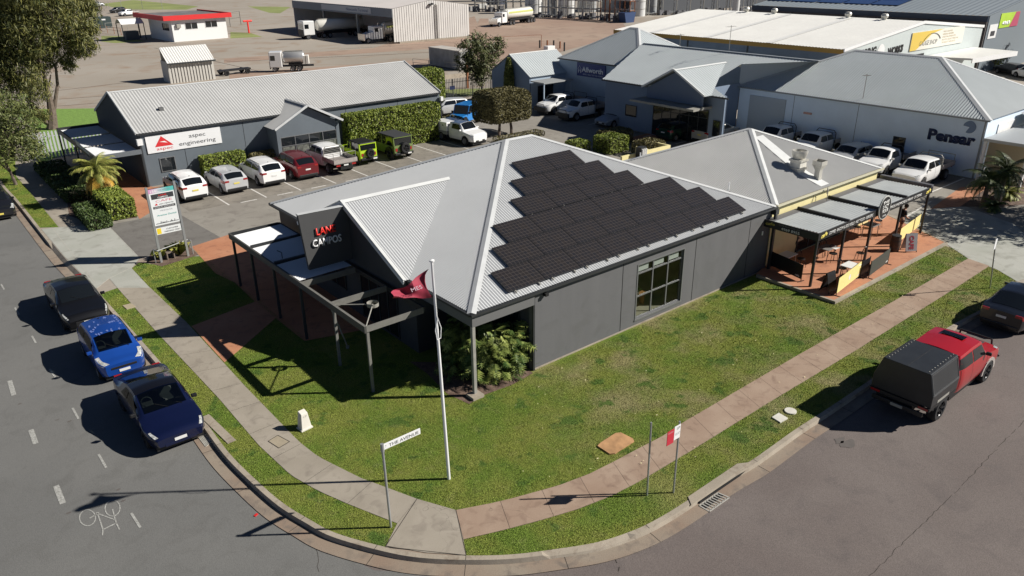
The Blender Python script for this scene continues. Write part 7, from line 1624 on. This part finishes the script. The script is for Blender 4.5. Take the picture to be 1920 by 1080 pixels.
T_('156', WHL, .1, 3.72, .12, .3, bold=.02); T_('THE AVENUE', mat('slate_letter', (.25, .3, .36), .6), .5, 3.76, .07, .6); T_('LANE', REDL, .5, 3.50, .07, .38, bold=.01); T_('CAMPOS', WHL, .44, 3.39, .08, .5, bold=.01); T_('CAFE', mat('pink_letter', (.7, .25, .3), .6), .3, 3.19, .12, .8)
T_('aspec engineering', SK_, .46, 3.06, .06, .7); MB().add([(.24, -.036, 3.04), (.4, -.036, 3.04), (.32, -.036, 3.15)], [(0, 1, 2)]).build('red_mark', SR, t); T_('DIGITAL PRINTING', WHL, .2, 2.89, .06, .95); T_('PENSAR', mat('pale_letter', (.45, .47, .5), .6), .45, 2.70, .07, .6); T_('Avenue Dental', mat('teal_letter', (.08, .4, .36), .6), .25, 2.46, .09, .95); T_('CUSTOMER', SK_, .55, 1.70, .07, .6); T_('PARKING ONLY', SK_, .45, 1.57, .07, .8)
m = MB(); r = random.Random(8)
for k in range(28): x = .12+(w-.24)*k/28; m.box(x, x+.03, -.034, -.031, 2.06, 2.08+.1*r.random()*(1 if 3 < k < 24 else .3))
m.build('skyline', SK_, t)
gr_ = thing('metal_guard_rail', 'low grey metal guard frame around the planting at the pylon sign', 'guard rail', (*pa, 0), t.rotation_euler.z); m = MB(); m.tube([(-.25, .1, 0), (-.25, .1, .75), (-.2, -.35, .78), (w+.25, -.35*-1, .78), (w+.3, .1, .78), (w+.3, .1, 0)], .025, 6); m.build('rail', POLE, gr_); m = MB(); m.box(.35, .75, .1, .4, .34, .4); m.box(.35, .4, .1, .4, 0, .34); m.box(.7, .75, .1, .4, 0, .34); m.build('meter_box', mat('box_brown', (.2, .16, .13), .7), gr_)
# lawn marker pillar
b = G(574, 805); t = thing('stone_marker', 'white tapered number pillar standing on the corner lawn', 'marker', (b[0], b[1]+.1, 0), R(6)); m = MB(); m.add([(-.19, -.15, .0), (.19, -.15, 0), (.19, .15, 0), (-.19, .15, 0), (-.12, -.1, .62), (.12, -.1, .62), (.12, .1, .68), (-.12, .1, .68)], [(0, 3, 2, 1), (4, 5, 6, 7), (0, 1, 5, 4), (1, 2, 6, 5), (2, 3, 7, 6), (3, 0, 4, 7)]); m.build('pillar', mat('pillar_white', (.66, .63, .56), .8, var=.05), t, bevel=.015)
text('CP', mat('faint_grey', (.35, .33, .3), .8), t, (-.07, -.115, .47), (1, 0, 0), (0, .05, .95), height=.07, width=.14, depth=.002); MB().box(-.215, .215, -.175, .175, 0, .05).build('base', MATS['pillar_white'], t)
# pit lids and drains
LIDR = mat('pit_lid_rusty', (.42, .235, .11), .85, var=.25, vscale=3); LIDW = mat('pit_lid_pale', (.60, .58, .52), .85, var=.1, vscale=4)
m = MB(); pc = P((1120, 838), (1126, 832), (1154, 814), (1164, 813), (1186, 824), (1189, 829), (1153, 852), (1143, 853)); cen = (sum(p[0] for p in pc)/8, sum(p[1] for p in pc)/8); m.prism([(p[0]-cen[0], p[1]-cen[1]) for p in pc], 0, .05); tag(m.build('pit_lid', LIDR, loc=(*cen, 0)), 'rust-stained rounded pit lid set in the lawn', 'pit lid')
m = MB(); pc = P((1447, 784), (1460, 776), (1477, 786), (1463, 794)); m.prism(pc, 0, .05); tag(m.build('pit_lid', LIDW), 'pale square pit lid on the right verge', 'pit lid')
cc = G(1482, 772); tag(MB().cyl((0, 0, 0), (0, 0, .05), .20, n=20).build('pit_lid', LIDW, loc=(*cc, 0)), 'pale round pit lid on the right verge', 'pit lid')
m = MB(); m.prism(P((230, 574), (246, 570), (255, 576), (238, 581)), 0, .04); tag(m.build('pit_lid', mat('lid_tan', (.38, .32, .22), .85), loc=(0, 0, 0)), 'small tan pit lid in the left verge', 'pit lid')
m = MB(); m.prism(P((503, 828), (521, 817), (543, 829), (523, 841)), .016, .022); tag(m.build('pit_lid', mat('lid_concrete', (.34, .29, .21), .85, var=.1)), 'square concrete lid set into the left footpath', 'pit lid'); m = MB()
q = P((503, 828), (521, 817), (543, 829), (523, 841))
for a, b2 in zip(q, q[1:]+q[:1]): m.bar((*a, .021), (*b2, .021), .025, .006)
struct('lid_joint', m, MATS['joint_dark'])
def grate(label, poly, nb):
    q = [Vector((*G(*p, z=ROAD_Z), ROAD_Z+.02)) for p in poly]; t = thing('drain_grate', label, 'drain'); m = MB(); m.add([v-Vector((0, 0, .004)) for v in q], [(0, 1, 2, 3)]); m.build('pit', BLACK, t); m = MB()
    for a, b in ((0, 1), (1, 2), (2, 3), (3, 0)): m.bar(q[a], q[b], .04, .02)
    for k in range(1, nb): m.bar(q[0].lerp(q[1], k/nb), q[3].lerp(q[2], k/nb), .035, .02)
    m.build('bars', GALV, t)
grate('galvanised stormwater grate in the right gutter', [(1311, 949), (1346, 925), (1367, 934), (1330, 960)], 8); grate('rusty stormwater grate in the left gutter by the blue sedan', [(374, 822), (386, 813), (398, 828), (386, 838)], 6)
m = MB(); a, b, c, e = [Vector((*G(*p), 0)) for p in ((1290, 933), (1382, 871), (1407, 868), (1296, 948))]; m.prism([tuple(v.xy) for v in (a, b, c, e)], .0, .035); tag(m.build('pit_lintel', KERBM), 'concrete kerb inlet lintel above the right grate', 'kerb inlet')
m = MB(); a, b = [Vector((*G(*p, z=ROAD_Z), ROAD_Z+.05)) for p in ((1311, 945), (1400, 884))]; m.bar(a, b, .03, .07); m.build('inlet_slot', BLACK, bpy.data.objects['pit_lintel'])
a, b = [Vector((*G(*p), 0)) for p in ((378, 783), (428, 832))]; m = MB(); m.bar(a+Vector((.12, 0, .005)), b+Vector((.12, 0, .005)), .28, .05); tag(m.build('side_inlet', KERBM), 'concrete kerb inlet lintel beside the blue sedan', 'kerb inlet')
tag(MB().box(-.06, .06, -.035, .035, 0, .02).build('red_litter', mat('litter_red', (.6, .02, .02), .6), loc=(*G(480, 966, z=ROAD_Z), ROAD_Z), rz=.5), 'small red scrap of litter in the left gutter', 'litter')
# ================================================================== FENCES
def palisade(label, a, b, h, m, step=.16, w=.07, name='palisade_fence'):
    a = Vector((*a, 0)); b = Vector((*b, 0)); L_ = (b-a).length; t = thing(name, label, 'fence', a, math.atan2(b.y-a.y, b.x-a.x)); p = MB(); n = int(L_/step)
    for k in range(n+1): x = k*step; p.add([(x-w/2, -.01, .05), (x+w/2, -.01, .05), (x+w/2, -.01, h-.1), (x, -.01, h), (x-w/2, -.01, h-.1), (x-w/2, .01, .05), (x+w/2, .01, .05), (x+w/2, .01, h-.1), (x, .01, h), (x-w/2, .01, h-.1)], [(0, 1, 2, 3, 4), (9, 8, 7, 6, 5), (0, 5, 6, 1), (1, 6, 7, 2), (4, 9, 5, 0), (2, 7, 8, 3), (3, 8, 9, 4)])
    p.build('pales', m, t)
    for z in (.4, h-.45): MB().box(0, L_, .012, .05, z, z+.05).build('rail', m, t)
    k = 0
    while k <= L_: MB().box(k-.04, k+.04, .05, .13, 0, h-.1).build('post', m, t); k += 2.5
palisade('pale steel palisade fence beside the casuarina', (7.9, 69.5), (13.3, 69.0), 2.15, mat('pales_galv', (.55, .57, .58), .6), .26, .14)
palisade('dark steel palisade fence across the back of the car park', (44.0, 70.2), (54.9, 69.2), 2.2, mat('pales_dark', (.05, .055, .06), .6), .2, .06); tag(MB().box(-.35, .35, -.03, .0, 1.0, 1.4).build('fence_plate', NV, loc=(48.8, 69.7, 0)), 'small navy plate on the dark palisade fence', 'sign')
def rail_fence(label, pts, h, m, step=3., name='yard_rail', nr=2):
    t = thing(name, label, 'fence'); rr_ = MB(); 
    for a, b in zip(pts, pts[1:]):
        a, b = Vector((*a, 0)), Vector((*b, 0)); k = max(1, int((b-a).length/step))
        for i in range(k+1): q = a.lerp(b, i/k); MB().cyl(q, q+Vector((0, 0, h)), .05, n=6).build('post', m, t)
        for j in range(nr): z = h*(1-.45*j); rr_.cyl(a+Vector((0, 0, z)), b+Vector((0, 0, z)), .03, n=5)
    rr_.build('rail', m, t)
RUST = mat('rusty_steel', (.28, .11, .05), .8)
rail_fence('low grey rail behind the long roof by the container', [G(775, 125), G(835, 132), G(862, 134)], 1.1, GREYST); rail_fence('rusty post and wire rail beyond the dark tree', [G(875, 98), G(945, 92), G(1015, 88)], 2.0, RUST, 6, nr=1)
t = thing('rusty_post', 'tall rusty steel post behind the dark palisade fence', 'post', (*G(877, 165), 0)); MB().box(-.12, .12, -.12, .12, 0, 3.4).build('post', RUST, t)
tag(MB().box(0, 19, -.25, 0, 0, .5).build('retaining_wall', KERBM, loc=(*G(818, 150), 0)), 'low concrete retaining wall along the yard edge', 'low wall')
# low yellow walls and frame behind the cafe
t = thing('yellow_low_wall', 'low pale yellow garden wall behind the office roof', 'low wall', (40.2, 36.4, 0)); m = MB(); m.box(0, 5.4, 0, .15, 0, 1.1); m.box(5.25, 5.4, .15, 2.8, 0, 1.1); m.box(3.0, 3.15, .15, 1.4, 0, 1.1); m.build('wall', YEL, t)
t = thing('gas_bottles', 'white bottles in a dark rack by the yellow wall', 'rack', (41.9, 36.1, 0)); MB().box(-.3, .3, -.25, .25, 0, 1.6).build('rack', STEELD, t)
for k in range(3): MB().cyl((-.2+.2*k, -.3, .2), (-.2+.2*k, -.3, 1.5), .07, n=10).build('bottle', WHITE, t)
for q, l in (((1200, 299), 'short white vent pipe on the cafe roof near the office'), ((1366, 356), 'short white vent pipe at the valley of the two roofs')):
    g_ = G(*q, z=3.6); t = thing('vent_pipe', l, 'vent pipe', (*g_, 3.45)); MB().cyl((0, 0, 0), (0, 0, .55), .035, n=8).build('pipe', WHITE, t); MB().cyl((0, 0, -.1), (0, 0, .08), .09, n=10).build('boot', STEELD, t)

# ================================================================== FAR YARD: PLANT, TANKS, CARS
TK = mat('tank_white', (.58, .58, .57), .6, var=.06, vscale=.3); TKG = mat('tank_grey', (.33, .34, .35), .6); TKN = mat('tank_navy', (.05, .06, .09), .5)
def tank(label, x, y, r, h, m, k):
    t = thing('storage_tank', label, 'storage tank', (x, y, 0), 0, 'storage tanks of the fuel plant'); MB().lathe([(r, 0), (r, h), (r*.7, h+.35*r*.3), (.01, h+.5)], 28).build('shell', m, t, True); mm = MB(); 
    for j in range(3): mm.lathe([(r+.02, h*(j+1)/4-.06), (r+.08, h*(j+1)/4), (r+.02, h*(j+1)/4+.06)], 28)
    mm.build('hoop', GREYST, t); mm = MB(); a = R(200+k*20); mm.cyl((math.cos(a)*(r+.1), math.sin(a)*(r+.1), 0), (math.cos(a)*(r+.1), math.sin(a)*(r+.1), h+1), .06, n=5); mm.cyl((math.cos(a)*(r+.1)+.5, math.sin(a)*(r+.1), 0), (math.cos(a)*(r+.1)+.5, math.sin(a)*(r+.1), h+1), .06, n=5); mm.build('ladder', GREYST, t)
tl = [((1000, 24), 2.3, 9, TK, 'tall white tank left of the fuel plant'), ((1035, 26), 1.3, 10, TKG, 'slim grey vertical tank beside the tall white one'), ((1062, 27), 2.2, 9, TK, 'white tank in the middle of the fuel plant'), ((1100, 22), 2.6, 8, TKG, 'broad grey tank behind the pipework'), ((1150, 20), 3.0, 8, TKG, 'grey tank above the rusty frame'), ((1196, 30), 1.8, 7, TK, 'white vertical tank near the white warehouse'), ((1222, 26), 1.2, 8, TKG, 'slim grey tank right of the pipe rack'), ((930, 8), 3.2, 6, TKN, 'dark navy tank behind the tanker truck'), ((900, 2), 3.0, 6, TKG, 'grey tank at the top edge behind the shed')]
for k, (p, r_, h, m_, l) in enumerate(tl): tank(l, *G(*p), r_, h, m_, k)
def rack(label, a, b, h, n, seed, m1=GREYST):
    a, b = Vector((*G(*a), 0)), Vector((*G(*b), 0)); r = random.Random(seed); t = thing('pipe_rack', label, 'pipe rack', a); d = b-a; u = d.normalized(); s = Vector((-u.y, u.x, 0))*1.6; m = MB()
    for i in range(n+1):
        q = d*(i/n)
        for w_ in (0, 1): m.cyl(q+s*w_, q+s*w_+Vector((0, 0, h)), .12, n=6)
        m.bar(q+Vector((0, 0, h)), q+s+Vector((0, 0, h)), .15); m.bar(q+Vector((0, 0, h*.55)), q+s+Vector((0, 0, h*.55)), .12)
    m.build('frame', m1, t); m = MB()
    for z, k in ((h+.15, 5), (h*.55+.12, 4), (.5, 3)):
        for j in range(k): m.cyl(s*((j+.5)/k)+Vector((0, 0, z)), d+s*((j+.5)/k)+Vector((0, 0, z)), r.uniform(.08, .18), n=6)
    for i in range(n*2): q = d*r.random()+s*r.random(); m.cyl(q, q+Vector((0, 0, r.uniform(1, h))), r.uniform(.06, .15), n=5)
    m.build('pipes', POLE, t); m = MB()
    for i in range(n*2): q = d*r.random()+s*r.uniform(-.6, 1.4); w_ = r.uniform(.3, .8); m.box(q.x-w_, q.x+w_, q.y-w_*.6, q.y+w_*.6, 0, r.uniform(.5, 1.7))
    m.build('pump_units', mat('pump_dark', (.10, .10, .11), .7, var=.6, vscale=.8), t)
rack('steel pipe rack with pumps at the yard edge', (1010, 32), (1120, 38), 4.2, 8, 1); rack('rusty pipe frame with valves nearer the white roof', (1125, 38), (1180, 42), 4.6, 6, 2, RUST); rack('high pipe bridge running behind the white roof', (1190, 30), (1440, 22), 7.5, 10, 3); rack('pipe rack behind the tanker truck', (890, 22), (1005, 22), 4.5, 8, 4)
t = thing('blue_skip', 'dark blue skip bin by the plant', 'skip bin', (*G(1175, 42), 0)); m = MB(); m.prism([(-1.3, 0), (1.3, 0), (1.9, 2.2), (-1.9, 2.2)], -1, 1, Matrix(((1, 0, 0, 0), (0, 0, 1, 0), (0, 1, 0, 0), (0, 0, 0, 1)))); m.build('bin', mat('skip_blue', (.02, .05, .14), .6), t)
t = thing('plant_building', 'dark low plant building behind the white-roofed warehouse', 'building', (*G(1240, 25), 0)); MB().box(0, 60, 0, 22, 0, 5.5).build('wall', mat('plant_dark', (.06, .065, .075), .8), t); MB().box(-1, 61, -1, 23, 5.5, 5.9).build('roof', mat('plant_roof', (.07, .09, .13), .6), t)
t = thing('exhaust_stack', 'pale vertical exhaust stack behind the white ridge', 'stack', (*G(1378, 30), 0)); MB().cyl((0, 0, 0), (0, 0, 10.5), .9, n=16).build('stack', TK, t)
t = thing('light_pole', 'tall pale light pole by the fuel plant', 'light pole', (*G(1142, 40), 0)); MB().cyl((0, 0, 0), (0, 0, 11), .16, n=8).build('pole', RUST, t)
t = thing('light_pole', 'tall pale light pole behind the tanker', 'light pole', (*G(950, 22), 0)); MB().cyl((0, 0, 0), (0, 0, 9), .16, n=8).build('pole', POLE, t)
car('dark suv parked on the access road beyond the gatehouse', SUV, paint('black', (.006, .006, .007), .1), (*G(222, 24), .01), R(200), seams=False); tray_ute('white dual cab ute on the access road beyond the gatehouse', (*G(236, 30), .01), R(200)); car('silver-green car beside the yard gate, left of the gatehouse', HATCH, SILV, (*G(185, 42), .01), R(160), seams=False)
car('pale car at the top edge beyond the grass strip', HATCH, SILV, (*G(183, 12), .01), R(10), seams=False)
t = thing('gate_booth', 'small guard booth with curved white shade left of the gatehouse', 'booth', (*G(248, 74), 0)); MB().box(-1.2, 1.2, -1, 1, 0, 1.6).build('booth_body', mat('booth_dark', (.09, .1, .11), .7), t); m = MB(); n = 10; m.add([(x, -2.2+4.4*k/n, 3.0+.9*math.sin(math.pi*k/n)) for x in (-2, 2.2) for k in range(n+1)], [(k, k+1, n+2+k, n+1+k) for k in range(n)]); m.build('shade', WHITE, t)
for x, y in ((-1.9, -2), (2.1, -2), (-1.9, 2), (2.1, 2)): MB().cyl((x, y, 0), (x, y, 3.1), .08, n=6).build('post', STEELD, t)
t = thing('green_cabinet', 'dark green service cabinet left of the guard booth', 'cabinet', (*G(195, 52), 0)); MB().box(-1.6, 1.6, -1.2, 1.2, 0, 2.4).build('cabinet_body', mat('cabinet_green', (.03, .05, .05), .6), t); MB().box(-.4, .4, -1.22, -1.2, 1.7, 2.0).build('notice', WHITE, t)
rail_fence('railings along the yard entry beside the booth', [G(200, 60), G(240, 56)], 1.8, GREYST, 2); rail_fence('long low rail left of the guard booth', [G(190, 60), G(228, 66)], 1.4, RUST, 3); rail_fence('post fence along the far grass', [G(180, 20), G(205, 16)], 5., POLE, 8, nr=1); rail_fence('tall chain fence posts across the far field', [G(228, 14), G(268, 18), G(305, 18)], 5., POLE, 12, nr=1)
rail_fence('dark rails right of the gatehouse', [G(432, 50), G(452, 46)], 3., STEELD, 3); t = thing('red_hydrant', 'red hydrant beside the gatehouse', 'hydrant', (*G(467, 62), 0)); MB().cyl((0, 0, 0), (0, 0, 2.6), .18, n=8).build('pipe', REDL, t); MB().cyl((-.9, 0, 2.4), (.9, 0, 2.4), .2, n=8).build('arm', REDL, t)
t = thing('trailer_frame', 'low black trailer chassis lying in the yard behind the long roof', 'trailer', (*G(440, 139), 0), R(5)); MB().box(-2.2, 2.2, -.5, .5, .5, .7).build('chassis', TRIM, t)
for a in (-1.5, 1.5):
    for s in (-1, 1): wheel(t, a, s*.9, .36, .25, RIMD, 5)
t = thing('far_shed', 'long pale industrial shed at the top edge beyond the field', 'building', (*G(250, -6), 0), R(-8)); MB().box(-30, 60, 0, 20, 0, 6).build('wall', mat('far_wall', (.42, .42, .42), .8), t); MB().box(-31, 61, -1, 21, 6, 6.5).build('roof', ZINCD, t)
m = MB(); r = random.Random(5)
for k in range(5):
    p = (610+k*60, -6); t = thing('far_stockpile', ('first', 'second', 'third', 'fourth', 'fifth')[k]+' low dark stockpile from the left beyond the yard', 'stockpile', (*G(*p), 0)); MB().lathe([(9, 0), (6, 1.6), (2, 2.6), (.01, 2.8)], 14).build('heap', mat('heap_dark', (.07, .065, .06), .9, var=.3, vscale=.3), t, True)
# trees whose shade falls on the right driveway, and by the far warehouse
tb_ = (52.5, 11.6); tree('leafy tree shading the right driveway, just outside the photo', tb_, [(0, 0, 4.9, 1.8), (2.2, .6, 4.6, 1.8), (-1.6, .4, 4.5, 1.5), (.4, -1.8, 4.8, 1.6), (-2.6, -1.2, 4.9, 1.3), (3.8, -1.2, 5.0, 1.6), (2.0, -3.0, 5.2, 1.4), (-.8, -3.4, 5.2, 1.2)], FIG, 75, .11, .2, [(1, [(0, 0, 0), (.1, 0, 1.5), (0, 0, 3.2)])], 31, 'shade_tree')
tb_ = (118, 34); tree('dark green tree in shade at the right edge beside the far warehouse', tb_, [(0, 0, 4.5, 2.4), (2.5, 1, 4, 2.1), (4.5, 0, 5, 2.2), (1.5, -1, 6, 1.9)], DKT, 16, .2, .25, [(1, [(0, 0, 0), (.1, 0, 2.5)])], 32, 'dark_tree'); tb_ = G(1862, 132); tree('small yellow-green shrub below the white awning', tb_, [(0, 0, 1.2, 1.3), (1.2, .4, 1.5, 1.1)], CYP, 30, .12, .1, [(1, [(0, 0, 0), (0, 0, .8)])], 33, 'garden_shrub', 'shrub')

car('dark car parked at the right edge below the far warehouse', HATCH, paint('black', (.006, .006, .007), .1), (111.5, 35.8, .01), R(60), seams=False); car('white car at the right edge below the far warehouse', HATCH, WHP, (109.5, 33.0, .01), R(60), seams=False)

r = random.Random(17); bolls = [(1012, 90), (1026, 92), (1038, 93), (1050, 91), (1058, 96)]
for k, q in enumerate(bolls): t = thing('rusty_bollard', ('leftmost', 'second', 'third', 'fourth', 'rightmost')[k]+' rusty bollard of the row beyond the gabled wing', 'bollard', (*G(*q), 0), 0, 'rusty bollards beyond the gabled wing'); MB().cyl((0, 0, 0), (0, 0, r.uniform(1., 1.5)), .14, n=10).build('post', RUST if k % 2 else STEELD, t)
t = thing('white_crate', 'white crate on the yard edge among the rusty bollards', 'crate', (*G(1030, 98), 0)); MB().box(-.8, .8, -.5, .5, .1, 1.0).build('crate_body', WHITE, t, bevel=.03); MB().box(-.85, .85, -.55, .55, 0, .1).build('pallet', mat('pallet_timber', (.3, .2, .1), .9), t)
for k, (q, c, l) in enumerate((((905, 15), (.5, .5, .48), 'pale concrete block barrier behind the tanker'), ((918, 18), (.35, .33, .3), 'greyish concrete block barrier right of the pale one'), ((888, 20), (.3, .3, .3), 'concrete block barrier beside the terminal shed'))):
    t = thing('concrete_barrier', l, 'barrier', (*G(*q), 0)); MB().prism([(-1.5, -.4), (1.5, -.4), (1.5, .4), (-1.5, .4)], 0, 1.2).build('block', mat('barrier_%d' % k, c, .9, var=.1), t, bevel=.08)
